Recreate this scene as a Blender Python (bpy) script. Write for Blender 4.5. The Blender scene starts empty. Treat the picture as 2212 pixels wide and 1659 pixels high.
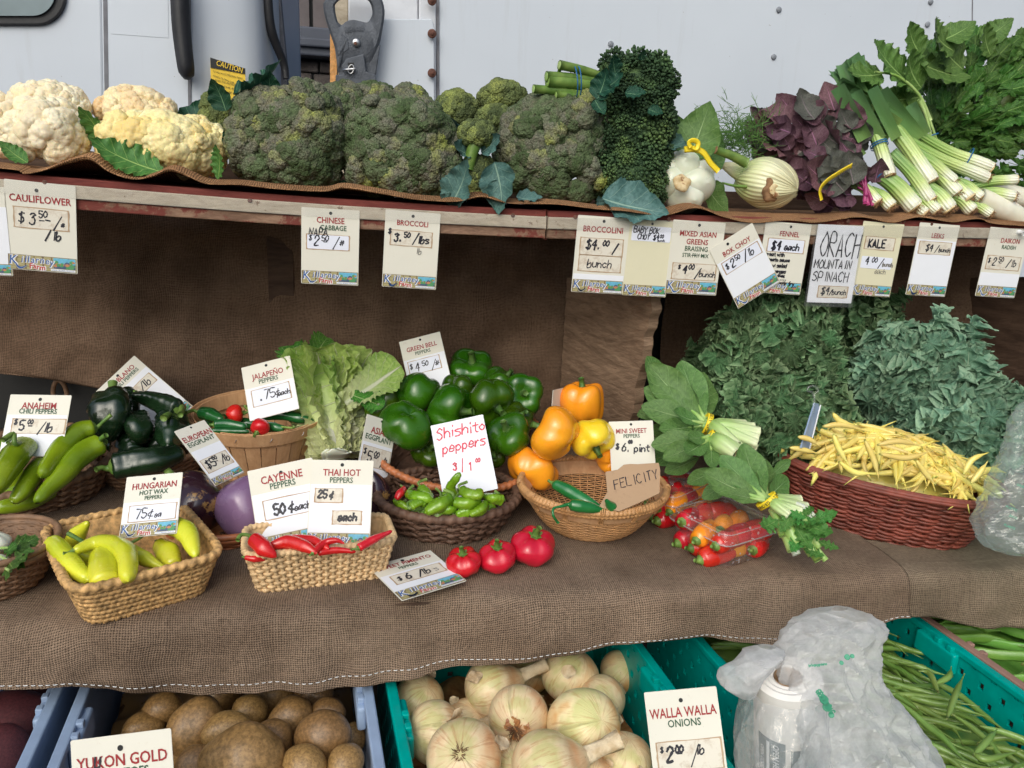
import bpy, bmesh, math, random
import numpy as np
from mathutils import Vector, Matrix
random.seed(11)
RND = random.Random(5)
PI = math.pi
SC = bpy.context.scene
COL = SC.collection
rad = math.radians

# ------------------------------------------------------------------ camera
EYE = np.array([0.0, 0.0, 1.50])
FPX, CX, CY = 1671.0, 1106.0, 829.5            # focal length and centre in units of a 2212 px wide picture
PITCH, ROLL = rad(14.6), rad(2.5)
FW = np.array([0, math.cos(PITCH), -math.sin(PITCH)])
_U0 = np.array([0, math.sin(PITCH), math.cos(PITCH)])
_X0 = np.array([1.0, 0, 0])
RT = math.cos(ROLL)*_X0 + math.sin(ROLL)*_U0
UP = -math.sin(ROLL)*_X0 + math.cos(ROLL)*_U0
cam_d = bpy.data.cameras.new('camera'); cam = bpy.data.objects.new('camera', cam_d); COL.objects.link(cam)
cam_d.sensor_width = 36; cam_d.lens = 36*FPX/2212; cam_d.clip_start = .05; cam_d.clip_end = 400
M = Matrix.Identity(4)
for i in range(3):
    M[i][0], M[i][1], M[i][2], M[i][3] = RT[i], UP[i], -FW[i], EYE[i]
cam.matrix_world = M
SC.camera = cam
# ------------------------------------------------------------------ light
w = bpy.data.worlds.new('World'); SC.world = w; w.use_nodes = True
nt = w.node_tree
for n_ in list(nt.nodes): nt.nodes.remove(n_)
sky = nt.nodes.new('ShaderNodeTexSky'); sky.sky_type = 'NISHITA'; sky.sun_disc = False
SUN_EL, SUN_AZ = rad(38), rad(196)            # azimuth clockwise from +Y: behind the camera, a little to the left
sky.sun_elevation = SUN_EL; sky.sun_rotation = SUN_AZ
sky.air_density = 1.0; sky.dust_density = 9.0; sky.ozone_density = 1.0
bg = nt.nodes.new('ShaderNodeBackground'); bg.inputs[1].default_value = 0.15
wo = nt.nodes.new('ShaderNodeOutputWorld')
nt.links.new(sky.outputs[0], bg.inputs[0]); nt.links.new(bg.outputs[0], wo.inputs[0])
sl = bpy.data.lights.new('sun', 'SUN'); sl.energy = 1.0; sl.angle = rad(75); sl.color = (1, .99, .975)
so = bpy.data.objects.new('sun', sl); COL.objects.link(so)
sd = Vector((math.sin(SUN_AZ)*math.cos(SUN_EL), math.cos(SUN_AZ)*math.cos(SUN_EL), math.sin(SUN_EL)))
so.rotation_euler = sd.to_track_quat('Z', 'Y').to_euler(); so.location = (0, -3, 6)
SC.view_settings.view_transform = 'Standard'; SC.view_settings.look = 'None'
SC.view_settings.exposure = -0.36; SC.view_settings.gamma = 1
SC.view_settings.use_curve_mapping = False
SC.view_settings.use_white_balance = True; SC.view_settings.white_balance_temperature = 5750; SC.view_settings.white_balance_tint = 4
SC.render.engine = 'CYCLES'
SC.cycles.max_bounces = 8; SC.cycles.transparent_max_bounces = 24
SC.cycles.use_denoising = True

# ------------------------------------------------------------------ from picture to place
PSI = rad(11)                                   # the stand recedes to the right
S_ = np.array([math.cos(PSI), math.sin(PSI), 0]); N_ = np.array([-math.sin(PSI), math.cos(PSI), 0])
ZV = np.array([0, 0, 1.0])
BF = 1.472                                      # front of the upper shelf
ZM = 0.88                                       # middle shelf top
FR = {'A': (0, 0, .3360), 'B': (691.3, 0, .3517), 'C': (1434.4, 0, .3515), 'D': (0, 362.9, .3360), 'E': (604.9, 362.9, .3125),
      'F': (1192.4, 432.0, .2422), 'G': (1641.8, 432.0, .2578),
      '1': (0, 743.1, .2812), '2': (501.2, 708.5, .2917), '3': (1019.6, 743.1, .3230), '4': (1641.8, 604.9, .3958),
      '5': (0, 1123.3, .3828), '6': (777.7, 1278.8, .3672), '7': (1520.8, 1261.6, .3125)}
def q(k, x, y):
    f = FR[k]; return (f[0]+x*f[2], f[1]+y*f[2])
def ray(p): return FW + RT*((p[0]-CX)/FPX) - UP*((p[1]-CY)/FPX)
def at_d(p, d): return EYE + ray(p)*d
def at_z(p, z):
    r = ray(p); return EYE + r*((z-EYE[2])/r[2])
def at_b(p, b):
    r = ray(p); return EYE + r*((b - EYE@N_)/(r@N_))
def zc(P): return float((np.asarray(P)-EYE)@FW)
def m_(px, P): return px*zc(P)/FPX
def ab(a, b, z=0.0): return S_*a + N_*b + ZV*z
def A_(P): return float(P@S_)
def B_(P): return float(P@N_)
def V3(*a): return np.array(a, float)
def unit(v):
    v = np.asarray(v, float); return v/(np.linalg.norm(v)+1e-12)

# ------------------------------------------------------------------ nodes
def lin(c):
    return tuple(((x/255)/12.92 if x/255 <= .04045 else ((x/255+.055)/1.055)**2.4) for x in c)
class NT:
    def __init__(s, name):
        s.m = bpy.data.materials.new(name); s.m.use_nodes = True; s.t = s.m.node_tree
        for n in list(s.t.nodes): s.t.nodes.remove(n)
        s.out = s.t.nodes.new('ShaderNodeOutputMaterial')
    def n(s, typ, ins=None, out=0, **pr):
        nd = s.t.nodes.new('ShaderNode'+typ)
        for k, v in pr.items(): setattr(nd, k, v)
        for k, v in (ins or {}).items(): s.put(nd, k, v)
        return nd.outputs[out] if out is not None else nd
    def put(s, nd, k, v):
        i = nd.inputs[k]
        if isinstance(v, bpy.types.NodeSocket): s.t.links.new(v, i)
        else:
            if i.type == 'RGBA' and len(v) == 3: v = (*v, 1)
            i.default_value = v
    def mt(s, op, a, b=None, c=None, clamp=False):
        ins = {0: a}
        if b is not None: ins[1] = b
        if c is not None: ins[2] = c
        return s.n('Math', ins, operation=op, use_clamp=clamp)
    def coord(s, k='Object'): return s.n('TexCoord', out=['Generated','Normal','UV','Object'].index(k))
    def attr(s, k): return s.n('Attribute', out=2, attribute_name=k)
    def noise(s, sc, det=3, rough=.55, vec=None, dist=0.0, dim='3D'):
        ins = {'Scale': sc, 'Detail': det, 'Roughness': rough, 'Distortion': dist}
        ins['Vector'] = vec if vec is not None else s.coord()
        return s.n('TexNoise', ins)
    def ramp(s, fac, stops, interp='LINEAR'):
        nd = s.n('ValToRGB', {0: fac}, out=None); cr = nd.color_ramp; cr.interpolation = interp
        while len(cr.elements) < len(stops): cr.elements.new(.5)
        for e, (p, c) in zip(cr.elements, stops):
            e.position = p; e.color = (*c, 1) if len(c) == 3 else c
        return nd.outputs[0]
    def mix(s, f, a, b, blend='MIX'):
        nd = s.n('Mix', out=None, data_type='RGBA', blend_type=blend)
        s.put(nd, 0, f); s.put(nd, 6, a); s.put(nd, 7, b); return nd.outputs[2]
    def bump(s, h, dist=.001, st=1.0, nrm=None):
        ins = {'Height': h, 'Distance': dist, 'Strength': st}
        if nrm is not None: ins['Normal'] = nrm
        return s.n('Bump', ins)
    def bsdf(s, col, rough=.5, nrm=None, spec=.5, coat=0, sss=0, metal=0, trans=0, alpha=None, tl=0.0, tlc=None):
        ins = {'Base Color': col, 'Roughness': rough, 'Metallic': metal, 'Specular IOR Level': spec}
        if coat: ins['Coat Weight'] = coat; ins['Coat Roughness'] = .08
        if sss: ins['Subsurface Weight'] = sss; ins['Subsurface Radius'] = (.01, .006, .003); ins['Subsurface Scale'] = .6
        if nrm is not None: ins['Normal'] = nrm
        if trans: ins['Transmission Weight'] = trans
        if alpha is not None: ins['Alpha'] = alpha
        o = s.n('BsdfPrincipled', ins)
        if tl:
            t = s.n('BsdfTranslucent', {0: tlc if tlc is not None else col})
            o = s.n('MixShader', {0: tl, 1: o, 2: t})
        s.t.links.new(o, s.out.inputs[0]); return s.m
def hsvj(s, col, val=.25, hue=.0, by='object'):
    """each object's own shade of the same colour"""
    r = s.n('ObjectInfo', out=5)
    v = s.mt('ADD', s.mt('MULTIPLY', r, val), 1-val/2)
    h = s.mt('ADD', s.mt('MULTIPLY', r, hue), .5-hue/2)
    return s.n('HueSaturation', {'Hue': h, 'Value': v, 'Saturation': 1.0, 'Fac': 1.0, 'Color': col})

def m_veg(name, c1, c2, sc=14, rough=.25, coat=.3, bsc=60, bd=.0006, jit=.2, hue=.01, spot=None, sss=0.0):
    s = NT(name)
    f = s.noise(sc, 3)
    col = s.ramp(f, [(.35, lin(c1)), (.68, lin(c2))])
    if spot:
        v = s.noise(spot[1], 4, .7)
        col = s.mix(s.ramp(v, [(spot[2], (0, 0, 0)), (min(1, spot[2]+.06), (1, 1, 1))]), col, lin(spot[0]))
    col = hsvj(s, col, jit, hue)
    b = s.bump(s.noise(bsc, 3), bd)
    rg = s.n('MapRange', {0: s.noise(30, 3), 1: .3, 2: .7, 3: max(.05, rough-.07), 4: rough+.1})
    return s.bsdf(col, rg, b, coat=coat, sss=sss)
def m_plain(name, c, rough=.5, sc=20, var=.12, bd=.0004, metal=0, bsc=120, spec=.5, coat=0):
    s = NT(name)
    c = lin(c); lo = tuple(x*(1-var) for x in c); hi = tuple(min(1, x*(1+var)) for x in c)
    col = s.ramp(s.noise(sc, 4, .6), [(.3, lo), (.7, hi)])
    return s.bsdf(col, rough, s.bump(s.noise(bsc, 3), bd), metal=metal, spec=spec, coat=coat)
def m_leaf(name, c1, c2, vein, nveins=7, slope=2.2, rough=.42, vw=.05, tl=.18, ribw=.05, ribend=None, jit=.25, hue=.03, spread=None, sv=.6, wr=.0012, edge=0):
    """c1/c2: blade colours, vein: rib colour; u runs from base to tip, v from -1 to 1 across"""
    s = NT(name)
    u, v = s.attr('u'), s.attr('v')
    av = s.mt('ABSOLUTE', v)
    col = s.ramp(s.noise(22, 3), [(.3, lin(c1)), (.7, lin(c2))])
    if spread:                                   # pale towards the base
        g = s.mt('ADD', u, s.mt('MULTIPLY', s.noise(18, 2), .25))
        col = s.mix(s.ramp(g, [(spread[1], (1, 1, 1)), (spread[2], (0, 0, 0))]), col, lin(spread[0]))
    rw = s.mt('MULTIPLY', s.mt('SUBTRACT', 1.12, u), ribw)
    rib = s.n('MapRange', {0: s.mt('DIVIDE', av, rw), 1: .6, 2: 1.3, 3: 1, 4: 0})
    ph = s.mt('SUBTRACT', s.mt('MULTIPLY', u, nveins), s.mt('MULTIPLY', s.mt('POWER', av, .8), slope))
    ph = s.mt('ADD', ph, s.mt('MULTIPLY', s.noise(9, 2), .5))
    tri = s.mt('ABSOLUTE', s.mt('SUBTRACT', s.mt('FRACT', ph), .5))
    side = s.n('MapRange', {0: tri, 1: vw*.4, 2: vw, 3: 1, 4: 0})
    side = s.mt('MULTIPLY', side, sv)
    vn = s.mt('MAXIMUM', rib, side)
    col = s.mix(vn, col, lin(vein))
    if edge: col = s.mix(s.mt('MULTIPLY', s.n('MapRange', {0: av, 1: .78, 2: 1.0, 3: 0, 4: 1}), edge), col, lin(vein))  # pale edge: light caught by the frills, put into the leaf colour
    col = hsvj(s, col, jit, hue)
    h = s.mt('ADD', s.mt('MULTIPLY', s.noise(70, 3), .7), s.mt('MULTIPLY', vn, -.6))
    return s.bsdf(col, rough, s.bump(h, wr), spec=.35, tl=tl)
def m_burlap(name, dark, light, pitch=.0034, gap=0.0, patch=None, bd=.0016):
    s = NT(name)
    u, v = s.attr('u'), s.attr('v')
    cc = s.n('CombineXYZ', {0: u, 1: v})
    d1 = s.n('TexNoise', {'Vector': cc, 'Scale': 9, 'Detail': 3})
    d2 = s.n('TexNoise', {'Vector': cc, 'Scale': 8.3, 'Detail': 3, 'Distortion': .4})
    uu = s.mt('ADD', u, s.mt('MULTIPLY', d1, pitch*7)); vv = s.mt('ADD', v, s.mt('MULTIPLY', d2, pitch*7))
    su = s.mt('SINE', s.mt('MULTIPLY', uu, PI/pitch)); sv = s.mt('SINE', s.mt('MULTIPLY', vv, PI/pitch))
    ck = s.mt('MULTIPLY', su, sv)
    a = s.mt('MULTIPLY', s.mt('ABSOLUTE', su), s.mt('MULTIPLY_ADD', ck, .32, .68))
    b = s.mt('MULTIPLY', s.mt('ABSOLUTE', sv), s.mt('MULTIPLY_ADD', ck, -.32, .68))
    h = s.mt('MAXIMUM', a, b)
    # slubs: thicker and paler threads in both directions
    su1 = s.n('TexNoise', {'Vector': s.n('CombineXYZ', {0: s.mt('MULTIPLY', u, 6), 1: s.mt('MULTIPLY', v, 260)}), 'Scale': 1, 'Detail': 2})
    su2 = s.n('TexNoise', {'Vector': s.n('CombineXYZ', {0: s.mt('MULTIPLY', u, 260), 1: s.mt('MULTIPLY', v, 6)}), 'Scale': 1, 'Detail': 2})
    sl_ = s.mt('ADD', s.mt('MULTIPLY', s.mt('ADD', su1, su2), .4), s.mt('MULTIPLY', s.n('TexNoise', {'Vector': cc, 'Scale': 170, 'Detail': 3}), 1.2))
    f = s.mt('MULTIPLY', h, s.mt('MULTIPLY_ADD', sl_, .9, .1))
    big = s.n('TexNoise', {'Vector': cc, 'Scale': 5, 'Detail': 5, 'Roughness': .65})
    col = s.ramp(f, [(.08, lin(dark)), (.45, tuple(.5*(x+y) for x, y in zip(lin(dark), lin(light)))), (.85, lin(light))])
    col = s.mix(s.ramp(big, [(.38, (.85, .85, .85)), (.62, (0, 0, 0))]), col, (.58, .56, .55), 'MULTIPLY')
    alpha = None
    if gap:
        alpha = s.n('MapRange', {0: h, 1: gap, 2: gap+.12, 3: 0, 4: 1})
    return s.bsdf(col, .95, s.bump(h, bd, .9), spec=.1, alpha=alpha)
def m_wood(name, c1, c2, axis=0, rough=.75, sc=(2, 30, 30), bd=.0012, wear=None, k='Object'):
    s = NT(name)
    mp = s.n('Mapping', {'Vector': s.coord(k), 'Scale': sc})
    f = s.n('TexNoise', {'Vector': mp, 'Scale': 1.6, 'Detail': 6, 'Roughness': .65, 'Distortion': 1.2})
    g = s.n('TexNoise', {'Vector': mp, 'Scale': 9, 'Detail': 5, 'Roughness': .7})
    col = s.ramp(s.mt('MULTIPLY_ADD', g, .35, s.mt('MULTIPLY', f, .7)), [(.35, lin(c1)), (.68, lin(c2))])
    if wear:
        wn = s.noise(wear[1], 6, .75)
        col = s.mix(s.ramp(wn, [(wear[2], (0, 0, 0)), (wear[2]+.05, (1, 1, 1))]), col, lin(wear[0]))
    col = hsvj(s, col, .18, 0)
    return s.bsdf(col, rough, s.bump(s.mt('ADD', f, g), bd), spec=.25)

# ------------------------------------------------------------------ mesh tools
_fc = {}
def gridF(nu, nv, cu=False, cv=False):
    k = (nu, nv, cu, cv)
    if k not in _fc:
        i = np.arange(nu if cu else nu-1)[:, None]; j = np.arange(nv if cv else nv-1)[None, :]
        i2 = (i+1) % nu; j2 = (j+1) % nv
        _fc[k] = np.stack([(i*nv+j), (i2*nv+j), (i2*nv+j2), (i*nv+j2)], -1).reshape(-1, 4)
    return _fc[k]
class MB:
    def __init__(s): s.V = []; s.F = []; s.MI = []; s.U = []; s.W = []; s.n = 0
    def add(s, V, F, mi=0, u=None, w=None):
        V = np.asarray(V, float).reshape(-1, 3); n = len(V)
        s.V.append(V)
        for f in F: s.F.append(tuple(int(x)+s.n for x in f))
        s.MI += [mi]*len(F)
        s.U.append(np.zeros(n) if u is None else np.broadcast_to(np.asarray(u, float), (n,)))
        s.W.append(np.zeros(n) if w is None else np.broadcast_to(np.asarray(w, float), (n,)))
        s.n += n; return s
    def mesh(s, name, mats, smooth=True, origin=None, sharp=None):
        V = np.concatenate(s.V) if s.V else np.zeros((0, 3))
        if origin is not None: V = V - np.asarray(origin)
        me = bpy.data.meshes.new(name); me.from_pydata(V.tolist(), [], s.F)
        for m in (mats if isinstance(mats, (list, tuple)) else [mats]): me.materials.append(m)
        me.polygons.foreach_set('material_index', s.MI)
        me.polygons.foreach_set('use_smooth', [smooth]*len(s.F))
        for k, A in (('u', s.U), ('v', s.W)):
            at = me.attributes.new(k, 'FLOAT', 'POINT'); at.data.foreach_set('value', np.concatenate(A).astype(np.float32))
        me.update()
        if sharp is not None and smooth: me.set_sharp_from_angle(angle=rad(sharp))
        return me
    def build(s, name, mats, parent=None, smooth=True, origin=None, sharp=None):
        if origin is None and parent is not None: origin = world_loc(parent)
        o = bpy.data.objects.new(name, s.mesh(name, mats, smooth, origin, sharp)); COL.objects.link(o)
        if parent is not None: o.parent = parent
        elif origin is not None: o.location = origin
        return o
def world_loc(o):
    p = np.zeros(3)
    while o is not None: p = p + np.array(o.location); o = o.parent
    return p
def thing(name, label, cat, loc, group=None):
    o = bpy.data.objects.new(name, None); COL.objects.link(o); o.location = loc
    o.empty_display_size = .02
    return tag(o, label, cat, group)
def tag(o, label=None, cat=None, group=None, kind=None):
    if label: o['label'] = label
    if cat: o['category'] = cat
    if group: o['group'] = group
    if kind: o['kind'] = kind
    return o
def inst(name, me, parent, loc, rot=None, sc=1.0):
    """a piece that shares its mesh; loc in world space, rot a 3x3"""
    o = bpy.data.objects.new(name, me); COL.objects.link(o)
    pl = world_loc(parent) if parent is not None else np.zeros(3)
    Mx = Matrix.Identity(3) if rot is None else Matrix([list(r) for r in rot])
    sc = (sc, sc, sc) if np.isscalar(sc) else sc
    o.parent = parent
    o.location = Vector(np.asarray(loc)-pl); o.rotation_mode = 'QUATERNION'; o.rotation_quaternion = Mx.to_quaternion(); o.scale = sc
    return o
def frame(z, x=None):
    """3x3 with columns x,y,z"""
    z = unit(z)
    if x is None: x = V3(RND.uniform(-1, 1), RND.uniform(-1, 1), RND.uniform(-1, 1))
    x = np.asarray(x, float); x = x - z*(x@z)
    if np.linalg.norm(x) < 1e-4: x = np.cross(z, [0.3, 1, 0.2])
    x = unit(x); y = np.cross(z, x)
    return np.stack([x, y, z], 1)
def catmull(P, n):
    P = np.asarray(P, float)
    if len(P) == 2: P = np.stack([P[0], .5*(P[0]+P[1]), P[1]])
    E = np.concatenate([[2*P[0]-P[1]], P, [2*P[-1]-P[-2]]])
    t = np.linspace(0, len(P)-1, n); i = np.minimum(t.astype(int), len(P)-2); f = (t-i)[:, None]
    a, b, c, d = E[i], E[i+1], E[i+2], E[i+3]
    return .5*((2*b)+(-a+c)*f+(2*a-5*b+4*c-d)*f**2+(-a+3*b-3*c+d)*f**3)
def frames(C, closed=False, up=None):
    T = np.gradient(C, axis=0)
    if closed: T = np.roll(C, -1, 0)-np.roll(C, 1, 0)
    T /= np.linalg.norm(T, axis=1)[:, None]+1e-12
    up = V3(.13, .21, 1) if up is None else up
    n = up-T[0]*(up@T[0])
    if np.linalg.norm(n) < 1e-3: n = V3(1, 0, 0)-T[0]*T[0][0]
    n = unit(n); X = [n]
    for i in range(1, len(C)):
        n = n-T[i]*(n@T[i]); n = unit(n); X.append(n)
    X = np.array(X); Y = np.cross(T, X); return T, X, Y
def sweep(P, r, n=14, seg=8, cross=None, caps=True, closed=False, raw=False, flat=None, up=None):
    C = np.asarray(P, float) if raw else catmull(P, n)
    n = len(C); t = np.linspace(0, 1, n)
    r = np.interp(t, np.linspace(0, 1, len(r)), r) if not np.isscalar(r) else np.full(n, r)
    T, X, Y = frames(C, closed, up)
    th = np.linspace(0, 2*PI, seg, endpoint=False)
    ca, sa = np.cos(th), np.sin(th)
    rr = np.repeat(r[:, None], seg, 1)
    if cross is not None: rr = rr*cross(t[:, None], th[None, :])
    fx, fy = (1, 1) if flat is None else flat
    V = C[:, None, :]+X[:, None, :]*(rr*ca*fx)[..., None]+Y[:, None, :]*(rr*sa*fy)[..., None]
    F = gridF(n, seg, closed, True); V = V.reshape(-1, 3)
    u = np.repeat(t, seg); w_ = np.tile(th/(2*PI), n)
    if caps and not closed:
        V = np.concatenate([V, [C[0]], [C[-1]]]); a, b = n*seg, n*seg+1
        F = [tuple(f) for f in F]
        F += [(a, (j+1) % seg, j) for j in range(seg)]+[(b, (n-1)*seg+j, (n-1)*seg+(j+1) % seg) for j in range(seg)]
        u = np.append(u, [0, 1]); w_ = np.append(w_, [0, 0])
    return V, F, u, w_
def nz(P, sc, seed=0, k=6):
    r = np.random.RandomState(seed); P = np.asarray(P); o = np.zeros(P.shape[:-1]); W = 0
    for i in range(k):
        d = r.normal(size=P.shape[-1]); d = d/np.linalg.norm(d)*sc*(1+.5*i); a = 1/(1+.55*i)
        o = o+a*np.sin(P@d+r.uniform(0, 6.28)); W += a
    return o/W*1.6
def ridge(P, sc, seed=0, k=5):
    r = np.random.RandomState(seed); P = np.asarray(P); o = np.zeros(P.shape[:-1]); W = 0
    for i in range(k):
        d = r.normal(size=P.shape[-1]); d = d/np.linalg.norm(d)*sc*(1+.45*i); a = 1/(1+.45*i)
        wv = .7*np.sin(P@(np.roll(d, 1)*.45)+i)
        o = o+a*(1-np.abs(np.sin(P@d+r.uniform(0, 6.28)+wv))*2); W += a
    return o/W
def box(mb, c, x, y, z, sx, sy, sz, mi=0):
    """box with half sizes along the unit axes x,y,z"""
    c = np.asarray(c, float); V = []
    for k in (-1, 1):
        for j in (-1, 1):
            for i in (-1, 1): V.append(c+x*sx*i+y*sy*j+z*sz*k)
    mb.add(V, [(0, 2, 3, 1), (4, 5, 7, 6), (0, 1, 5, 4), (2, 6, 7, 3), (0, 4, 6, 2), (1, 3, 7, 5)], mi); return mb
def slab(mb, Q, th, nrm=None, mi=0):
    """a polygon Q (list of 3D points) given thickness th along -normal"""
    Q = np.array(Q, float); nn = unit(np.cross(Q[1]-Q[0], Q[2]-Q[0])) if nrm is None else unit(nrm)
    n = len(Q); V = np.concatenate([Q, Q-nn*th])
    F = [tuple(range(n)), tuple(range(2*n-1, n-1, -1))]+[(i, i+n, (i+1) % n+n, (i+1) % n) for i in range(n)]
    mb.add(V, F, mi); return mb
def bevel(o, wd=.002, seg=2):
    b = o.modifiers.new('bevel', 'BEVEL'); b.width = wd; b.segments = seg; b.limit_method = 'ANGLE'; b.angle_limit = rad(40)
    return o
def disc(mb, c, z, r, h=.0, n=14, mi=0, x=None):
    """a low button: disc of radius r raised h along z"""
    f = frame(z, x if x is not None else V3(1, .1, .2)); th = np.linspace(0, 2*PI, n, endpoint=False)
    ring = lambda rr, hh: np.asarray(c)+np.outer(np.cos(th)*rr, f[:, 0])+np.outer(np.sin(th)*rr, f[:, 1])+f[:, 2]*hh
    V = np.concatenate([ring(r, 0), ring(r, h*.6), ring(r*.75, h), [np.asarray(c)+f[:, 2]*h]])
    F = []
    for k in range(2):
        F += [(k*n+i, k*n+(i+1) % n, (k+1)*n+(i+1) % n, (k+1)*n+i) for i in range(n)]
    F += [(2*n+i, 2*n+(i+1) % n, 3*n) for i in range(n)]
    mb.add(V, F, mi); return mb
# ------------------------------------------------------------------ materials
WHITE = (235, 236, 240)
MT = {}
MT['burlap'] = m_burlap('burlap', (24, 19, 16), (160, 138, 117), patch=None)
MT['burlap_back'] = m_burlap('burlap_back', (30, 23, 18), (148, 122, 100), gap=.1)
MT['burlap_run'] = m_burlap('burlap_runner', (64, 42, 26), (196, 150, 108), pitch=.0040, bd=.003)
MT['burlap_gray'] = m_burlap('burlap_gray', (44, 37, 30), (160, 142, 120))
def m_truck():
    s = NT('white_truck_paint')
    n = s.noise(1.3, 4); d = s.n('TexNoise', {'Vector': s.n('Mapping', {'Vector': s.coord(), 'Scale': (14, 14, 1.2)}), 'Scale': 1, 'Detail': 6, 'Roughness': .7})
    col = s.ramp(n, [(.3, lin((196, 202, 212))), (.7, lin((205, 211, 220)))])
    col = s.mix(s.ramp(d, [(.56, (0, 0, 0)), (.8, (.22, .22, .22))]), col, lin((150, 146, 138)))
    sp = s.noise(90, 2, .5); col = s.mix(s.ramp(sp, [(.76, (0, 0, 0)), (.8, (.6, .6, .6))]), col, lin((120, 112, 104)))
    return s.bsdf(col, .38, s.bump(s.noise(4, 3), .002), spec=.4)
MT['truck'] = m_truck()
MT['alu'] = m_plain('brushed_sheet_metal', (200, 202, 208), .4, 8, .1, metal=.25)
MT['rubber'] = m_plain('black_rubber', (38, 38, 42), .55, 30, .3)
MT['seam'] = m_plain('grey_seal', (112, 112, 118), .7, 30, .2)
MT['glass_dark'] = m_plain('dark_glass', (120, 136, 142), .12, 3, .3, 0)
MT['cast'] = m_plain('cast_grey_metal', (82, 86, 94), .6, 40, .25, .0015, metal=.2, bsc=200)
MT['steel'] = m_plain('steel', (190, 190, 192), .3, 30, .1, metal=.9)
MT['rust'] = m_plain('rusty_bolt', (96, 62, 50), .8, 200, .5, .001)
MT['rivet'] = m_plain('grey_rivet', (134, 138, 146), .5, 60, .1)
MT['black'] = m_plain('black_paint', (24, 24, 24), .6)
MT['yellow'] = m_plain('yellow_print', (226, 190, 40), .5, 6, .08)
MT['amber'] = m_plain('amber_reflector', (206, 150, 84), .4, 90, .3, .002)
MT['siding'] = m_plain('dark_siding', (92, 84, 84), .7, 10, .15)
MT['fascia'] = m_plain('grey_fascia', (70, 74, 86), .6, 6, .1)
MT['stone'] = m_plain('dark_stone', (92, 84, 80), .9, 14, .4, .004)
MT['red_board'] = m_wood('red_painted_board', (96, 46, 42), (126, 66, 58), wear=((150, 118, 98), 30, .62), sc=(3, 30, 30))
MT['raw_board'] = m_wood('weathered_board', (92, 68, 54), (156, 126, 104), wear=((112, 58, 50), 9, .5), sc=(3, 40, 40))
MT['trim'] = m_wood('cream_trim', (156, 144, 124), (196, 184, 164), wear=((124, 104, 84), 40, .6), sc=(3, 40, 40), bd=.0005)
MT['divider'] = m_wood('rough_plank', (110, 88, 70), (172, 144, 118), sc=(4, 4, 22), bd=.003)
MT['dark_wood'] = m_wood('dark_plank', (58, 44, 36), (98, 78, 64), sc=(3, 3, 16), bd=.002)
MT['splint'] = m_wood('pale_splint', (186, 140, 98), (216, 174, 130), sc=(20, 20, 2), bd=.0005)
MT['wicker'] = m_plain('brown_wicker', (128, 98, 72), .6, 50, .35, .0008, bsc=300)
MT['wicker_dark'] = m_plain('dark_wicker', (104, 78, 62), .6, 50, .35, .0008, bsc=300)
MT['bamboo'] = m_plain('golden_bamboo', (188, 142, 92), .45, 50, .25, .0006, bsc=300)
MT['hyacinth'] = m_plain('straw_weave', (196, 156, 100), .65, 90, .55, .001, bsc=400)
MT['cane'] = m_plain('pale_cane', (212, 180, 134), .6, 40, .28, .001, bsc=300)
MT['willow'] = m_plain('red_willow', (124, 62, 48), .5, 34, .45, .0008, bsc=300)
MT['rimcane'] = m_plain('glossy_rim_cane', (176, 108, 66), .4, 60, .3, .0008)
MT['teal'] = m_plain('teal_plastic', (22, 158, 148), .42, 30, .14, .0003, coat=.1)
MT['bluegrey'] = m_plain('blue_grey_plastic', (146, 164, 192), .45, 18, .12, .0004)
MT['pinkwood'] = m_plain('pinkish_crate', (150, 118, 104), .6, 18, .15)
MT['navy'] = m_plain('navy_plastic', (66, 72, 96), .5, 18, .15)
MT['asphalt'] = m_plain('asphalt', (70, 70, 72), .9, 200, .35, .003, bsc=300)
MT['concrete'] = m_plain('wood_table', (90, 76, 64), .8, 30, .25)
# produce
MT['g_bell'] = m_veg('green_bell_skin', (34, 64, 2), (64, 98, 8), 9, .25, .28, hue=.05, jit=.5)
MT['o_bell'] = m_veg('orange_bell_skin', (240, 140, 14), (252, 168, 32), 10, .16, .4, hue=.02, jit=.1)
MT['y_bell'] = m_veg('yellow_bell_skin', (238, 196, 20), (246, 212, 48), 10, .18, .4)
MT['red'] = m_veg('red_pepper_skin', (186, 18, 22), (212, 34, 30), 12, .22, .3, jit=.15)
MT['g_red'] = m_veg('red_pimento_skin', (176, 12, 26), (206, 26, 42), 12, .2, .35, jit=.1)
MT['poblano'] = m_veg('poblano_skin', (14, 28, 16), (28, 50, 26), 10, .24, .3, jit=.3)
MT['anaheim'] = m_veg('anaheim_skin', (94, 124, 8), (142, 168, 26), 9, .2, .35, hue=.03, jit=.3)
MT['jalapeno'] = m_veg('jalapeno_skin', (26, 76, 34), (44, 104, 48), 12, .15, .5, jit=.3)
MT['felic'] = m_veg('fresh_green_skin', (30, 104, 46), (50, 128, 62), 12, .18, .5)
MT['wax'] = m_veg('wax_pepper_skin', (190, 198, 30), (228, 226, 56), 8, .22, .3, hue=.02, jit=.12, sss=.1)
MT['shish'] = m_veg('shishito_skin', (84, 126, 8), (134, 172, 30), 16, .22, .4, jit=.25, bsc=40, bd=.002)
MT['stem'] = m_veg('green_stem', (86, 118, 46), (126, 150, 70), 40, .45, 0)
MT['stem_d'] = m_veg('dark_green_stem', (60, 92, 36), (98, 126, 56), 60, .5, 0)
MT['egg_dark'] = m_veg('dark_eggplant_skin', (40, 24, 34), (58, 34, 46), 8, .18, .5, spot=((168, 128, 74), 30, .56), jit=.05)
MT['egg_light'] = m_veg('violet_eggplant_skin', (112, 82, 118), (142, 112, 146), 6, .25, .35, jit=.05)
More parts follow.
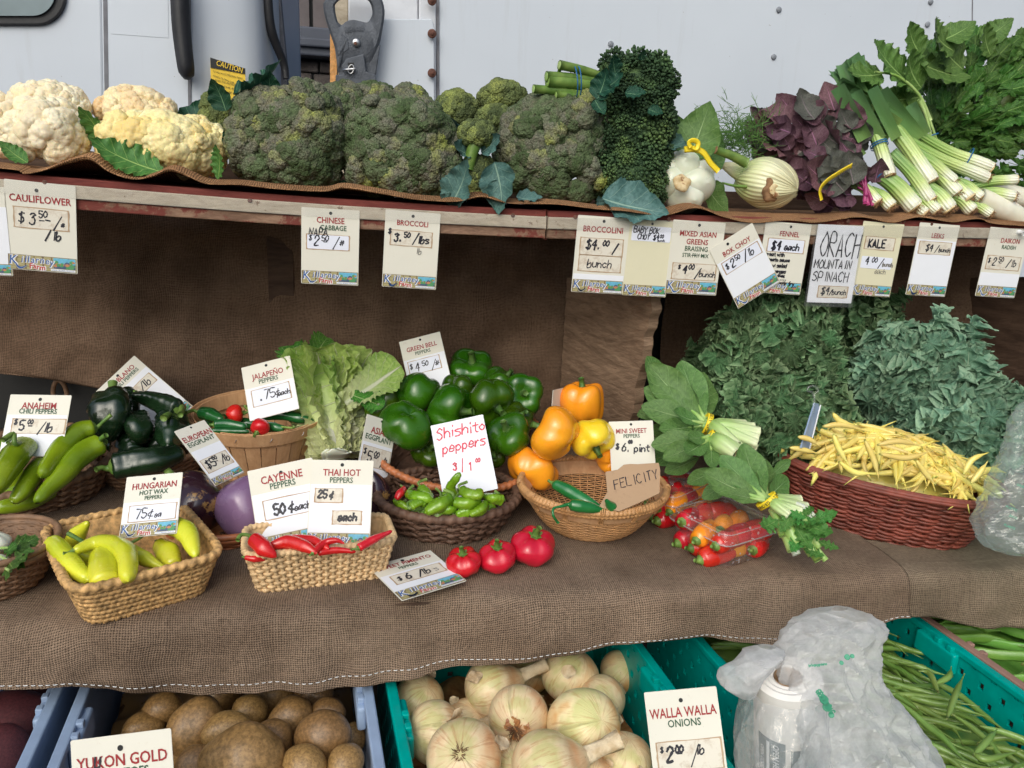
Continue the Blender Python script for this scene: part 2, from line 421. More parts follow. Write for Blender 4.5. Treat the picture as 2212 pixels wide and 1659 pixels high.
MT['potato'] = m_veg('potato_skin', (118, 90, 50), (166, 130, 80), 9, .34, .15, bsc=90, bd=.0003, spot=((92, 64, 38), 34, .6), jit=.4)
MT['redpot'] = m_veg('red_potato_skin', (76, 30, 34), (100, 44, 46), 16, .6, 0, bsc=90, bd=.001)
MT['root'] = m_veg('dry_root', (108, 78, 52), (160, 124, 88), 60, .9, 0)
MT['cut'] = m_veg('cut_stalk', (196, 168, 118), (222, 204, 160), 90, .7, 0, spot=((140, 96, 58), 60, .55))
def m_onion():
    s = NT('onion_skin')
    w_ = s.attr('v'); u = s.attr('u')
    st = s.n('TexNoise', {'Vector': s.n('CombineXYZ', {0: s.mt('SINE', s.mt('MULTIPLY', w_, 2*PI)), 1: s.mt('COSINE', s.mt('MULTIPLY', w_, 2*PI)), 2: s.mt('MULTIPLY', u, .35)}), 'Scale': 7, 'Detail': 5, 'Roughness': .75})
    big = s.noise(16, 3)
    base = s.ramp(big, [(.36, lin((208, 200, 138))), (.46, lin((236, 216, 170))), (.64, lin((222, 164, 106)))])
    col = s.mix(s.ramp(st, [(.52, (0, 0, 0)), (.62, (.42, .42, .42))]), base, lin((178, 112, 54)))
    col = s.mix(s.ramp(s.noise(42, 5, .8), [(.66, (0, 0, 0)), (.72, (.75, .75, .75))]), col, lin((150, 100, 56)))
    col = hsvj(s, col, .15, .02)
    return s.bsdf(col, .34, s.bump(s.mt('ADD', st, s.mt('MULTIPLY', s.noise(70, 3), .4)), .0012), coat=.1, sss=.08)
MT['onion'] = m_onion()
MT['onion_neck'] = m_veg('dry_onion_neck', (186, 160, 122), (222, 204, 172), 60, .7, 0, bsc=200, bd=.002)
MT['papery'] = m_veg('papery_onion_skin', (150, 96, 52), (196, 146, 92), 60, .5, .1)
def m_florets(name, stops, bsc, bd, rough=.75, mix2=None, sss=0, jit=.3, gap=.35):
    s = NT(name)
    o = s.n('ObjectInfo', out=5)
    wp = s.n('NewGeometry', out=0)
    f = s.mt('ADD', s.mt('MULTIPLY', s.n('TexNoise', {'Vector': wp, 'Scale': 16, 'Detail': 3}), .75), s.mt('MULTIPLY', o, .3))
    col = s.ramp(f, stops)
    col = s.mix(s.ramp(s.n('TexNoise', {'Vector': wp, 'Scale': 70, 'Detail': 3}), [(.5, (0, 0, 0)), (.7, (.55, .55, .55))]), col, mix2 or (0, 0, 0))
    col = hsvj(s, col, jit, .015)
    v = s.n('TexVoronoi', {'Vector': wp, 'Scale': bsc}, out=0)
    h = s.mt('SUBTRACT', 1.0, v)
    col = s.mix(s.ramp(v, [(.35, (0, 0, 0)), (.8, (.55, .55, .55))]), col, tuple(x*gap for x in stops[1][1]))  # shade in the gaps between buds, put into the colour
    return s.bsdf(col, rough, s.bump(h, bd), spec=.2, sss=sss)
MT['cauli'] = m_florets('cream_curd', [(.3, lin((232, 214, 170))), (.6, lin((246, 234, 204))), (.8, lin((240, 216, 168)))], 260, .0005, .6, lin((236, 212, 164)), sss=.2, jit=.08, gap=.75)
MT['cauli_y'] = m_florets('yellow_curd', [(.3, lin((236, 210, 128))), (.55, lin((244, 226, 160))), (.8, lin((246, 232, 190)))], 260, .0005, .6, lin((232, 204, 140)), sss=.2, jit=.08, gap=.75)
MT['cauli_p'] = m_florets('peach_curd', [(.3, lin((232, 200, 146))), (.6, lin((240, 220, 178))), (.8, lin((244, 226, 190)))], 260, .0005, .6, lin((228, 196, 150)), sss=.2, jit=.08, gap=.75)
MT['broc'] = m_florets('olive_broccoli_buds', [(.36, lin((74, 92, 56))), (.5, lin((100, 114, 80))), (.62, lin((114, 112, 98))), (.8, lin((158, 164, 74)))], 270, .0022, .8, lin((104, 92, 84)))
MT['broc2'] = m_florets('green_broccoli_buds', [(.36, lin((74, 86, 54))), (.55, lin((108, 118, 70))), (.76, lin((152, 158, 84)))], 270, .0022, .8, lin((84, 96, 70)))
MT['broc_d'] = m_florets('dark_broccolini_buds', [(.36, lin((48, 70, 46))), (.55, lin((78, 102, 66))), (.78, lin((118, 140, 78)))], 420, .001, .6, lin((26, 48, 40)))
# leaves
MT['l_broc'] = m_leaf('blue_green_broccoli_leaf', (64, 98, 92), (96, 130, 124), (140, 168, 150), 6, 1.6, .5, .04, .1)
MT['l_dark'] = m_leaf('dark_broccoli_leaf', (28, 66, 50), (44, 86, 64), (120, 160, 120), 6, 1.6, .45, .04, .1)
MT['l_cauli'] = m_leaf('cauliflower_leaf', (74, 112, 52), (96, 138, 64), (170, 196, 110), 7, 1.4, .42, .05, .2)
MT['l_kale'] = m_leaf('curly_kale_leaf', (60, 90, 56), (104, 138, 90), (164, 190, 140), 7, 2, .5, .05, .2, ribw=.06, edge=.6, jit=.6, hue=.04, wr=.002, sv=.3)
MT['l_kale2'] = m_leaf('blue_green_kale_leaf', (84, 124, 96), (132, 168, 138), (176, 200, 164), 7, 2, .5, .05, .2, ribw=.06, edge=.5, hue=.02, wr=.002, sv=.35)
MT['l_orach'] = m_leaf('purple_orach_leaf', (88, 56, 68), (122, 92, 100), (170, 120, 150), 6, 1.6, .5, .04, .15, jit=.5, hue=.06, sv=.45)
MT['l_orach_g'] = m_leaf('grey_green_orach_leaf', (78, 80, 74), (108, 110, 100), (140, 128, 130), 6, 1.6, .5, .04, .12, jit=.4, hue=.05, sv=.4)
MT['l_bok'] = m_leaf('bok_choy_leaf', (82, 118, 58), (114, 150, 80), (160, 190, 128), 6, 1.8, .4, .035, .22, jit=.15, hue=.02)
MT['l_napa'] = m_leaf('napa_leaf', (150, 188, 74), (204, 224, 130), (240, 242, 212), 6, 2.6, .38, .05, .28, ribw=.2, jit=.12, hue=.02, spread=((226, 232, 170), .3, .9), sv=.5, wr=.008)
MT['l_napa_w'] = m_leaf('white_ribbed_napa_leaf', (150, 188, 74), (204, 224, 130), (244, 244, 232), 6, 2.6, .38, .05, .25, ribw=.62, jit=.05, spread=((232, 236, 200), .4, .9), sv=.5, wr=.006)
MT['l_napa_g'] = m_leaf('green_napa_leaf', (66, 122, 38), (112, 162, 62), (190, 210, 140), 8, 2.6, .38, .05, .22, ribw=.08, jit=.12, sv=.7, wr=.004)
MT['l_cel'] = m_leaf('celery_leaf', (48, 84, 26), (82, 122, 44), (130, 164, 84), 5, 1.4, .38, .05, .16, jit=.45, hue=.03)
MT['l_rad'] = m_leaf('radish_leaf', (72, 100, 42), (104, 134, 64), (156, 184, 108), 6, 1.5, .45, .04, .2, jit=.3, hue=.02)
MT['l_arug'] = m_leaf('asian_green_leaf', (66, 120, 50), (100, 154, 70), (150, 190, 110), 6, 1.5, .4, .04, .2)
MT['frond'] = m_veg('fennel_frond', (66, 104, 42), (104, 146, 60), 40, .6, 0)
MT['bokstem'] = m_veg('pale_green_stalk', (140, 176, 84), (190, 210, 136), 30, .35, .15, bsc=120, bd=.0008, sss=.1)
MT['bokwhite'] = m_veg('white_stalk', (216, 222, 196), (238, 240, 222), 20, .32, .2, bsc=90, bd=.0006, sss=.15)
MT['magenta'] = m_veg('magenta_stem', (140, 36, 92), (176, 70, 122), 40, .4, .1)
MT['band_blue'] = m_plain('blue_rubber_band', (36, 98, 150), .5, 60, .15)
MT['band_yel'] = m_plain('yellow_tie', (240, 212, 30), .45, 60, .06)
def m_ribbed(name, stops, k, rough=.35, st=.25):
    """colour runs along the thing (u), fine ribs run along it too (v is the angle)"""
    s = NT(name)
    u, w_ = s.attr('u'), s.attr('v')
    col = s.ramp(s.mt('ADD', u, s.mt('MULTIPLY', s.mt('SUBTRACT', s.noise(30, 3), .5), .16)), [(p, lin(c)) for p, c in stops])
    rb = s.mt('SINE', s.mt('MULTIPLY', w_, 2*PI*k))
    col = s.mix(s.mt('MULTIPLY', s.mt('MULTIPLY_ADD', rb, .5, .5), st), col, lin((250, 250, 225)), 'MULTIPLY')
    n2 = s.n('TexNoise', {'Vector': s.n('CombineXYZ', {0: s.mt('MULTIPLY', w_, k*2.0), 1: s.mt('MULTIPLY', u, 2)}), 'Scale': 1, 'Detail': 3})
    col = s.mix(s.ramp(n2, [(.4, (0, 0, 0)), (.7, (.5, .5, .5))]), col, tuple(x*.75 for x in lin(stops[len(stops)//2][1])))
    return s.bsdf(col, rough, s.bump(s.mt('ADD', rb, n2), .0005), coat=.12, sss=.08)
MT['leek'] = m_ribbed('leek_shaft', [(0, (240, 234, 216)), (.34, (242, 242, 220)), (.5, (206, 222, 140)), (.7, (140, 176, 84)), (1, (92, 134, 78))], 14, st=.08)
MT['leek_leaf'] = m_ribbed('leek_leaf', [(0, (166, 196, 104)), (.4, (118, 160, 86)), (1, (96, 140, 88))], 22, .5, st=.06)
MT['fennel'] = m_ribbed('fennel_bulb', [(0, (150, 180, 90)), (.35, (206, 216, 150)), (.7, (232, 230, 190)), (1, (214, 206, 160))], 34, st=.12)
MT['choy'] = m_ribbed('green_choy_stalk', [(0, (112, 156, 60)), (.5, (168, 200, 112)), (.85, (206, 222, 164)), (1, (222, 226, 186))], 6, st=.2)
MT['daikon'] = m_veg('daikon_skin', (222, 216, 190), (240, 236, 218), 20, .35, .2, spot=((190, 170, 130), 40, .66), sss=.1)
def m_bean(name, c1, c2, tip):
    s = NT(name)
    u = s.attr('u')
    col = s.ramp(s.noise(14, 2), [(.35, lin(c1)), (.65, lin(c2))])
    e = s.mt('ABSOLUTE', s.mt('SUBTRACT', u, .5))
    col = s.mix(s.ramp(e, [(.43, (0, 0, 0)), (.49, (1, 1, 1))]), col, lin(tip))
    col = hsvj(s, col, .22, .025)
    return s.bsdf(col, .32, s.bump(s.noise(80, 3), .0008), coat=.15, sss=.06)
MT['ybean'] = m_bean('yellow_bean', (228, 204, 98), (240, 222, 132), (176, 176, 84))
MT['gbean'] = m_bean('green_bean', (104, 134, 56), (140, 164, 84), (124, 138, 72))
MT['fbean'] = m_bean('flat_green_bean', (98, 146, 54), (128, 172, 76), (124, 138, 72))
# paper
def m_paper(name, c, dirt=(190, 170, 140), amt=.62):
    s = NT(name)
    col = s.ramp(s.noise(12, 3), [(.3, tuple(x*.95 for x in lin(c))), (.7, lin(c))])
    d = s.noise(55, 6, .75)
    col = s.mix(s.ramp(d, [(amt, (0, 0, 0)), (amt+.16, (.5, .5, .5))]), col, lin(dirt))
    sp = s.noise(420, 2); col = s.mix(s.ramp(sp, [(.77, (0, 0, 0)), (.8, (.5, .5, .5))]), col, lin((110, 90, 76)))
    return s.bsdf(col, .5, s.bump(s.noise(35, 4), .0005), spec=.3)
MT['card'] = m_paper('cream_card', (226, 222, 208))
MT['cardw'] = m_paper('white_card', (236, 237, 243), (206, 196, 184), .68)
MT['cardy'] = m_paper('yellowed_card', (222, 216, 186))
MT['sticker'] = m_paper('old_sticker', (224, 217, 202), (168, 140, 110), .5)
MT['stickw'] = m_paper('white_sticker', (230, 232, 244), (200, 190, 180), .68)
MT['stickedge'] = m_paper('torn_sticker_edge', (184, 158, 128), (140, 110, 84), .5)
MT['cardboard'] = m_paper('brown_cardboard', (176, 146, 114), (140, 112, 86), .55)
MT['ink_red'] = m_plain('red_print', (150, 36, 40), .6)
MT['ink_green'] = m_plain('green_print', (52, 84, 58), .6)
MT['ink'] = m_plain('black_marker', (30, 28, 40), .5)
MT['ink_grey'] = m_plain('grey_pencil', (120, 116, 110), .6)
MT['marker_red'] = m_plain('red_marker', (206, 44, 72), .5)
MT['ink_dull'] = m_plain('faded_print', (140, 92, 74), .6)
MT['logo_blue'] = m_plain('logo_blue', (54, 92, 158), .5)
MT['logo_red'] = m_plain('logo_red', (184, 72, 62), .5)
MT['logo_white'] = m_plain('logo_white', (232, 232, 232), .5, var=.03)
MT['logo_tan'] = m_plain('logo_tan', (168, 158, 112), .5, 260, .35)
MT['logo_brown'] = m_plain('logo_brown', (112, 94, 66), .5, 260, .3)
MT['logo_sky'] = m_plain('logo_sky', (110, 178, 206), .5)
MT['logo_leaf'] = m_plain('logo_leaf', (86, 146, 92), .5, 200, .3)
MT['logo_navy'] = m_plain('logo_navy', (70, 90, 120), .5, 200, .3)
MT['logo_orange'] = m_plain('logo_orange', (188, 128, 84), .5, 200, .3)
def m_clear(name, tr=.75, tint=(1, 1, 1), rough=.12, white=.0, fr=1.35, bd=.0, bsc=30, drops=False):
    s = NT(name)
    b = s.bump(s.noise(bsc, 3), bd) if bd else None
    t = s.n('BsdfTransparent', {0: tint})
    gi = {'Color': (1, 1, 1), 'Roughness': rough}
    if b is not None: gi['Normal'] = b
    g = s.n('BsdfGlossy', gi)
    fi = {'IOR': fr}
    if b is not None: fi['Normal'] = b
    nn_ = b if b is not None else s.n('NewGeometry', out=1)
    cs0 = s.mt('ABSOLUTE', s.n('VectorMath', {0: nn_, 1: s.n('NewGeometry', out=4)}, out=1, operation='DOT_PRODUCT'))
    f = s.mt('MULTIPLY_ADD', s.mt('POWER', s.mt('SUBTRACT', 1.0, cs0, clamp=True), 3.0), .75, .05, clamp=True)
    if drops:
        d = s.n('TexVoronoi', {'Vector': s.coord(), 'Scale': 95}, out=0)
        sel = s.noise(18, 2)
        dm = s.mt('MULTIPLY', s.n('MapRange', {0: d, 1: .22, 2: .3, 3: 1, 4: 0}), s.n('MapRange', {0: sel, 1: .42, 2: .56, 3: 0, 4: .6}))
    o = s.n('MixShader', {0: f, 1: t, 2: g})
    if white or drops:
        df = s.n('BsdfDiffuse', {0: (.8, .8, .8)}); tl = s.n('BsdfTranslucent', {0: (.8, .8, .8)})
        dt = s.n('MixShader', {0: .45, 1: df, 2: tl})
        wv = white
        if white:
            pn = s.noise(14, 5, .7)
            wv = s.n('MapRange', {0: pn, 1: .3, 2: .7, 3: white*.55, 4: min(.95, white*1.35)})
        if drops: wv = s.mt('ADD', dm, wv if white else 0.0, clamp=True)
        o = s.n('MixShader', {0: wv, 1: o, 2: dt})
    s.t.links.new(o, s.out.inputs[0]); return s.m
MT['clam'] = m_clear('clear_clamshell', white=.09, drops=True, fr=1.42, rough=.08, bd=.0006, bsc=60)
MT['strip'] = m_clear('clear_label_strip', white=.05, rough=.2, fr=1.2)
MT['bag'] = m_clear('frosted_bag', white=.6, rough=.2, fr=1.45, bd=.004, bsc=40)
MT['bagthin'] = m_clear('thin_bag_film', white=.24, rough=.16, fr=1.45, bd=.004, bsc=40)
MT['clamrim'] = m_clear('clamshell_edge', white=.3, rough=.1)
MT['bagg'] = m_clear('green_tinted_bag', tint=(.86, .96, .9), white=.2, rough=.2, fr=1.45, bd=.004, bsc=40)
MT['roll'] = m_plain('white_bag_roll', (232, 228, 222), .5, 30, .05)
MT['tube_grey'] = m_plain('grey_print', (112, 122, 122), .5)
MT['print_green'] = m_plain('green_bag_print', (70, 150, 116), .5)
# ------------------------------------------------------------------ setting
def ground():
    mb = MB(); mb.add([(-60, -60, 0), (60, -60, 0), (60, 60, 0), (-60, 60, 0)], [(0, 1, 2, 3)])
    tag(mb.build('ground', MT['asphalt'], smooth=False), kind='structure')
ground()
X3 = V3(1, 0, 0); Y3 = V3(0, 1, 0)

# ---- building seen between cab and box
BB = 5.2
bl = at_b((560, 200), BB)
bld = thing('brick_building', 'dark building with ribbed siding and stone wall, seen between cab and cargo box', 'building', (bl[0], bl[1], 0))
mb = MB(); a0, a1 = A_(at_b((300, 100), BB)), A_(at_b((1250, 100), BB))
zf0, zf1 = at_b((650, 122), BB)[2], at_b((650, 60), BB)[2]
box(mb, ab((a0+a1)/2, BB+.2, zf0/2), S_, N_, ZV, (a1-a0)/2, .1, zf0/2); mb.build('backing_wall', MT['black'], bld, smooth=False)
mb = MB(); box(mb, ab((a0+a1)/2, BB+.05, (zf0+zf1)/2), S_, N_, ZV, (a1-a0)/2, .12, (zf1-zf0)/2)
box(mb, ab((a0+a1)/2, BB-.0, zf0+.10*(zf1-zf0)*4.4), S_, N_, ZV, (a1-a0)/2, .1, .025); bevel(mb.build('beam', MT['fascia'], bld, smooth=False), .01)
pitch = .115
sm = MB(); box(sm, V3(0, 0, 0), S_, N_, ZV, pitch*.40, .02, .9)
sme = sm.mesh('siding_panel', MT['siding'], False)
k = 0; a = a0
while a < a1:
    inst('siding_panel', sme, bld, ab(a, BB+.12, zf1+.9)); a += pitch
mb = MB(); box(mb, ab((a0+a1)/2, BB+.2, zf1+.9), S_, N_, ZV, (a1-a0)/2, .05, .9); mb.build('siding_backing', MT['black'], bld, smooth=False)
zz = zf0-.01; row = 0
aa0, aa1 = A_(at_b((560, 200), BB)), A_(at_b((760, 200), BB))
while zz > zf0-.62:
    h = RND.uniform(.05, .085); a = aa0+RND.uniform(-.1, 0)
    while a < aa1:
        L = RND.uniform(.09, .22); mb = MB()
        box(mb, ab(a+L/2, BB+.085+RND.uniform(-.01, .012), zz-h/2), S_, N_, ZV, L/2-.006, .03, h/2-.005)
        bevel(mb.build('stone', MT['stone'], bld, smooth=False), .006, 1); a += L
    zz -= h; row += 1

# ---- truck
BT = 2.42
def TB(px, py, b=BT): return at_b((px, py), b)
tc = TB(900, 300); truck = thing('box_truck', 'white box truck with riveted side panel and cab parked behind the produce stand', 'truck', (tc[0], tc[1], 0))
def plate(name, pts, b, th, mat, par=truck, bev=.004, sm=False):
    mb = MB(); slab(mb, [TB(x, y, b) for x, y in pts], th, -N_)
    o = mb.build(name, mat, par, smooth=sm)
    if bev: bevel(o, bev)
    return o
plate('side_panel', [(946, -500), (3400, -500), (3400, 1000), (946, 1000)], BT, .04, MT['truck'])
plate('corner_post', [(905, -500), (943, -500), (943, 1000), (905, 1000)], BT-.006, .05, MT['alu'])
plate('end_plate', [(795, 41), (932, 41), (938, 60), (938, 1000), (780, 1000)], BT-.02, .012, MT['truck'], bev=.002)
plate('rear_plate', [(752, -400), (903, -400), (903, 60), (752, 60)], BT+.012, .03, MT['alu'])
plate('door_edge', [(715, -400), (752, -400), (752, 1000), (715, 1000)], BT+.03, .05, MT['trim'])
plate('reflector_strip', [(713, 70), (728, 70), (728, 400), (713, 400)], BT+.024, .004, MT['amber'], bev=.001)
plate('seam_edge', [(944, -500), (949, -500), (949, 1000), (944, 1000)], BT-.004, .01, MT['seam'], bev=0)
for x, y in ((933, 2), (933, 73), (933, 158), (933, 240)):
    p_ = TB(x, y, BT-.033); mb = MB(); disc(mb, p_, -N_, .0125, .006, 16); disc(mb, p_-N_*.006, -N_, .006, .003, 6); mb.build('bolt', MT['rust'], truck)
for x, y in ((1319, 95), (1682, 21), (1671, 123), (2010, 4), (2003, 53), (2040, 260), (1322, 340)):
    p_ = TB(x, y, BT-.001); mb = MB(); disc(mb, p_, -N_, .0085, .005, 16); mb.build('rivet', MT['rivet'], truck)
for pts in ([(2104, -400), (2106, -400), (2096, 600), (2094, 600)],): plate('panel_seam', pts, BT-.0015, .002, MT['seam'], bev=0)
# cab
BC = 2.46
ca = [A_(TB(x, 200, BC)) for x in (-900, 236, 405, 585)]
def cab_shell():
    prof = [(ca[0], BC), (ca[1], BC), (A_(TB(400, 200, BC)), BC), (A_(TB(470, 200, BC)), BC+.015), (A_(TB(540, 200, BC)), BC+.05), (A_(TB(570, 200, BC)), BC+.12), (A_(TB(592, 200, BC)), BC+.3), (A_(TB(600, 200, BC)), BC+.9)]
    C = catmull([(a, b, 0) for a, b in prof], 60)
    C[:, 1] = np.maximum(C[:, 1], BC); mb = MB(); zs = np.linspace(.3, 2.6, 12); V = []
    for c in C:
        for z in zs: V.append(ab(c[0], c[1], z))
    mb.add(V, gridF(60, 12)); o = mb.build('cab_body', MT['truck'], truck)
    s = o.modifiers.new('thick', 'SOLIDIFY'); s.thickness = .03; s.offset = -1
cab_shell()
plate('door_seam', [(218, -300), (227, -300), (247, 1000), (238, 1000)], BC-.001, .004, MT['seam'], bev=0)
plate('door_panel', [(-900, -300), (215, -300), (236, 1000), (-900, 1000)], BC-.003, .012, MT['truck'], bev=.006)
plate('repair_patch', [(238, -100), (362, -100), (364, 82), (240, 73)], BC-.001, .002, MT['truck'], bev=0)
def rrect(x0, y0, x1, y1, r, n=8):
    P = []
    for cx, cy, a0 in ((x1-r, y0+r, -90), (x1-r, y1-r, 0), (x0+r, y1-r, 90), (x0+r, y0+r, 180)):
        for i in range(n+1):
            t = rad(a0+90*i/n); P.append((cx+r*math.cos(t), cy+r*math.sin(t)))
    return P
win = plate('cab_window', rrect(-700, -500, 141, 54, 62), BC-.016, .02, MT['rubber'], bev=.004)
o = plate('window_glass', rrect(-690, -490, 118, 34, 48), BC-.024, .004, MT['glass_dark'], par=win, bev=0)

plate('warning_label', [(454, 124), (530, 148), (530, 300), (458, 300)], BC+.006-.03, .002, MT['yellow'], bev=0)
plate('label_header', [(454, 124), (530, 148), (530, 160), (455, 146)], BC-.0265, .001, MT['black'], bev=0)
mb = MB(); P = [TB(386, -60, BC-.05), TB(392, 60, BC-.05), TB(402, 148, BC-.05), TB(405, 156, BC-.02)]
V, F, u, w_ = sweep(P, [.022, .022, .02, .015], 24, 12, cross=lambda t, th: 1/np.maximum(np.abs(np.cos(th)), np.abs(np.sin(th)))**.75*np.ones_like(t)); mb.add(V, F)
mb.build('grab_handle', MT['rubber'], truck)
plate('rain_gutter', [(402, -300), (410, -300), (418, 1000), (412, 1000)], BC-.002, .006, MT['seam'], bev=.001)
# cab rear pillar and rubber window edge
mb = MB(); V, F, u, w_ = sweep([TB(577, -40, BC+.1), TB(585, 60, BC+.12), TB(612, 135, BC+.16), TB(618, 170, BC+.16)], [.012, .014, .012, .01], 24, 8); mb.add(V, F)
mb.build('pillar_seal', MT['rubber'], truck)
mb = MB(); slab(mb, [TB(570, -40, BC+.25), TB(602, -40, BC+.25), TB(620, 150, BC+.25), TB(620, 260, BC+.25), TB(590, 260, BC+.25)], .05, -N_); mb.build('rear_pillar', MT['seam'], truck, smooth=False)
# latch
def latch():
    BL = BT-.06
    def LQ(x, y, b=BL): return TB(691.3+x*.3517, y*.3517, b)
    outer = [(20, 20), (22, 60), (32, 110), (60, 200), (90, 290), (110, 380), (150, 400), (280, 400), (318, 380), (365, 270), (392, 130), (396, 60), (380, 0), (330, -50), (200, -82), (80, -50)]
    inner = [(92, 30), (95, 75), (108, 130), (120, 145), (135, 152), (165, 130), (205, 122), (250, 130), (280, 138), (300, 130), (320, 90), (318, 50), (300, 8), (262, -8), (180, -10), (120, 2)]
    O = catmull(outer+[outer[0]], 96)[:-1] if False else catmull([(x, y, 0) for x, y in outer+[outer[0]]], 97)[:-1]
    I = catmull([(x, y, 0) for x, y in inner+[inner[0]]], 97)[:-1]
    mb = MB(); n = 96; V = []
    mid = lambda k: O[k]*(1-.18)+I[k]*.18; mid2 = lambda k: O[k]*.18+I[k]*.82
    for k in range(n):
        for P, d in ((O[k], 0), (O[k], .012), (mid(k), .02), (mid2(k), .02), (I[k], .012), (I[k], 0)): V.append(LQ(P[0], P[1], BL-d))
    mb.add(V, gridF(n, 6, True, True)); lt = mb.build('door_latch', MT['cast'], truck, sharp=40)
    def pl(name, pts, b, th, mat=MT['cast'], bv=.003):
        m2 = MB(); slab(m2, [LQ(x, y, b) for x, y in pts], th, -N_); o = m2.build(name, mat, lt, smooth=False); bevel(o, bv, 2); return o
    pl('latch_plate', [(130, 205), (170, 235), (175, 300), (110, 350), (130, 205)][:4]+[(110, 400)], BL-.022, .02)
    pl('latch_arm', [(90, 290), (150, 350), (300, 340), (372, 270), (345, 450), (330, 480), (120, 480), (105, 400)], BL-.014, .02)
    pl('latch_body', [(160, 360), (270, 330), (285, 440), (340, 460), (350, 520), (95, 520), (95, 460), (140, 455), (135, 400)], BL-.03, .03)
    pl('latch_slot', [(170, 385), (208, 385), (208, 455), (178, 455)], BL-.0305, .003, MT['black'], 0)
    m2 = MB(); disc(m2, LQ(222, 262, BL-.024), -N_, .011, .005, 16); m2.build('pivot_bolt', MT['steel'], lt)
    m2 = MB(); disc(m2, LQ(218, 266, BL-.0292), -N_, .005, .001, 6); m2.build('bolt_socket', MT['rust'], lt)
    m2 = MB(); V, F, u, w_ = sweep([LQ(138, 430, BL-.04), LQ(216, 424, BL-.04)], .004, 4, 10); m2.add(V, F)
    c = LQ(190, 425, BL-.042); th = np.linspace(0, 2*PI, 24, endpoint=False)
    V, F, u, w_ = sweep(c+np.outer(np.cos(th)*.011, S_*.7+ZV*.3)+np.outer(np.sin(th)*.011, ZV), .0016, seg=6, closed=True, raw=True); m2.add(V, F)
    m2.build('latch_pin', MT['steel'], lt)
    return lt, LQ
LATCH, LQ = latch()

# ------------------------------------------------------------------ the stand
ftop = [(-500, 318), (0, 372), (240, 392), (640, 424), (1040, 448), (1176, 454), (1180, 455), (1600, 468), (2212, 482), (2700, 493)]
_fa = [(A_(at_b(p, BF)), at_b(p, BF)[2]) for p in ftop]
FA = np.array([x[0] for x in _fa]); FZ = np.array([x[1] for x in _fa])
def zs(a): return float(np.interp(a, FA, FZ))
st = thing('market_stand', 'wooden produce stand with red upper shelf, cream front trim and plank dividers', 'display stand', (0, B_(ab(0, 1.6))*1.0, 0))
def shelf_part(name, a0, a1, b0, b1, dz0, dz1, mat, bv=.002, n=8):
    mb = MB(); A = np.linspace(a0, a1, n); V = []
    for a in A:
        z = zs(a)
        for b, d in ((b0, dz0), (b1, dz0), (b1, dz1), (b0, dz1)): V.append(ab(a, b, z+d))
    F = [tuple(f) for f in gridF(n, 4, False, True)]+[(3, 2, 1, 0), tuple((n-1)*4+i for i in range(4))]
    mb.add(V, F); o = mb.build(name, mat, st, smooth=False)
    if bv: bevel(o, bv)
    return o
AJ = A_(at_b((1180, 460), BF))
for a0, a1 in ((FA[0], AJ-.0015), (AJ+.0015, FA[-1])):
    shelf_part('upper_shelf_board', a0, a1, BF, BF+.38, 0, -.0335, MT['red_board'])
    shelf_part('shelf_trim', a0, a1, BF-.009, BF-.0005, -.0115, -.0335, MT['trim'], .0015)
    shelf_part('clear_label_strip', a0, a1, BF-.0135, BF-.0127, -.011, -.0335, MT['strip'], 0)
    shelf_part('under_board', a0, a1, BF-.004, BF+.38, -.0345, -.052, MT['raw_board'])
for x, y in ((97, 394), (540, 433), (1108, 465), (1243, 469), (1832, 478), (2012, 484), (1445, 474)):
    p_ = at_b((x, y), BF-.0095); mb = MB(); disc(mb, p_, -N_, .0042, .0015, 12); mb.build('screw', MT['rust'], st)
def quad_board(name, Q, th, mat, bv=.003, jag=0):
    mb = MB(); slab(mb, Q, th); o = mb.build(name, mat, st, smooth=False); bevel(o, bv); return o
zt = zs(.3)-.047
# plank divider, its front edge cut on a slant
P1, P2 = at_b((1418, 600), 1.50), at_b((1352, 960), 1.60)
P3, P4 = at_b((1225, 600), 1.86), at_b((1205, 930), 1.86)
def plank(P1, P2, P3, P4, th, mat, nm='plank_divider'):
    mb = MB(); nu, nv = 40, 12; V = []
    nn = unit(np.cross(P3-P1, P2-P1)); 
    for s_ in (0, 1):
        for i in range(nu):
            t = i/(nu-1)
            A0 = P1+(P2-P1)*t; B0 = P3+(P4-P3)*t
            A0 = A0+(B0-A0)*(.012*math.sin(t*23)+.008*math.sin(t*61))
            for j in range(nv):
                p = A0+(B0-A0)*(j/(nv-1)); V.append(p+nn*(th*s_+.0012*math.sin(i*1.7+j*2.3)))
    F = [tuple(f) for f in gridF(nu, nv)]+[tuple(f+nu*nv) for f in gridF(nu, nv)[:, ::-1]]
    e = lambda i, j, s_: s_*nu*nv+i*nv+j
    F += [(e(i, 0, 0), e(i, 0, 1), e(i+1, 0, 1), e(i+1, 0, 0)) for i in range(nu-1)]
    mb.add(V, F); return mb.build(nm, mat, st, smooth=False)
plank(P1, P2, P3, P4, -.024, MT['divider'])
plank(at_b((2440, 600), 1.52), at_b((2260, 1020), 1.62), at_b((2078, 600), 1.88), at_b((2085, 1000), 1.88), -.024, MT['dark_wood'])
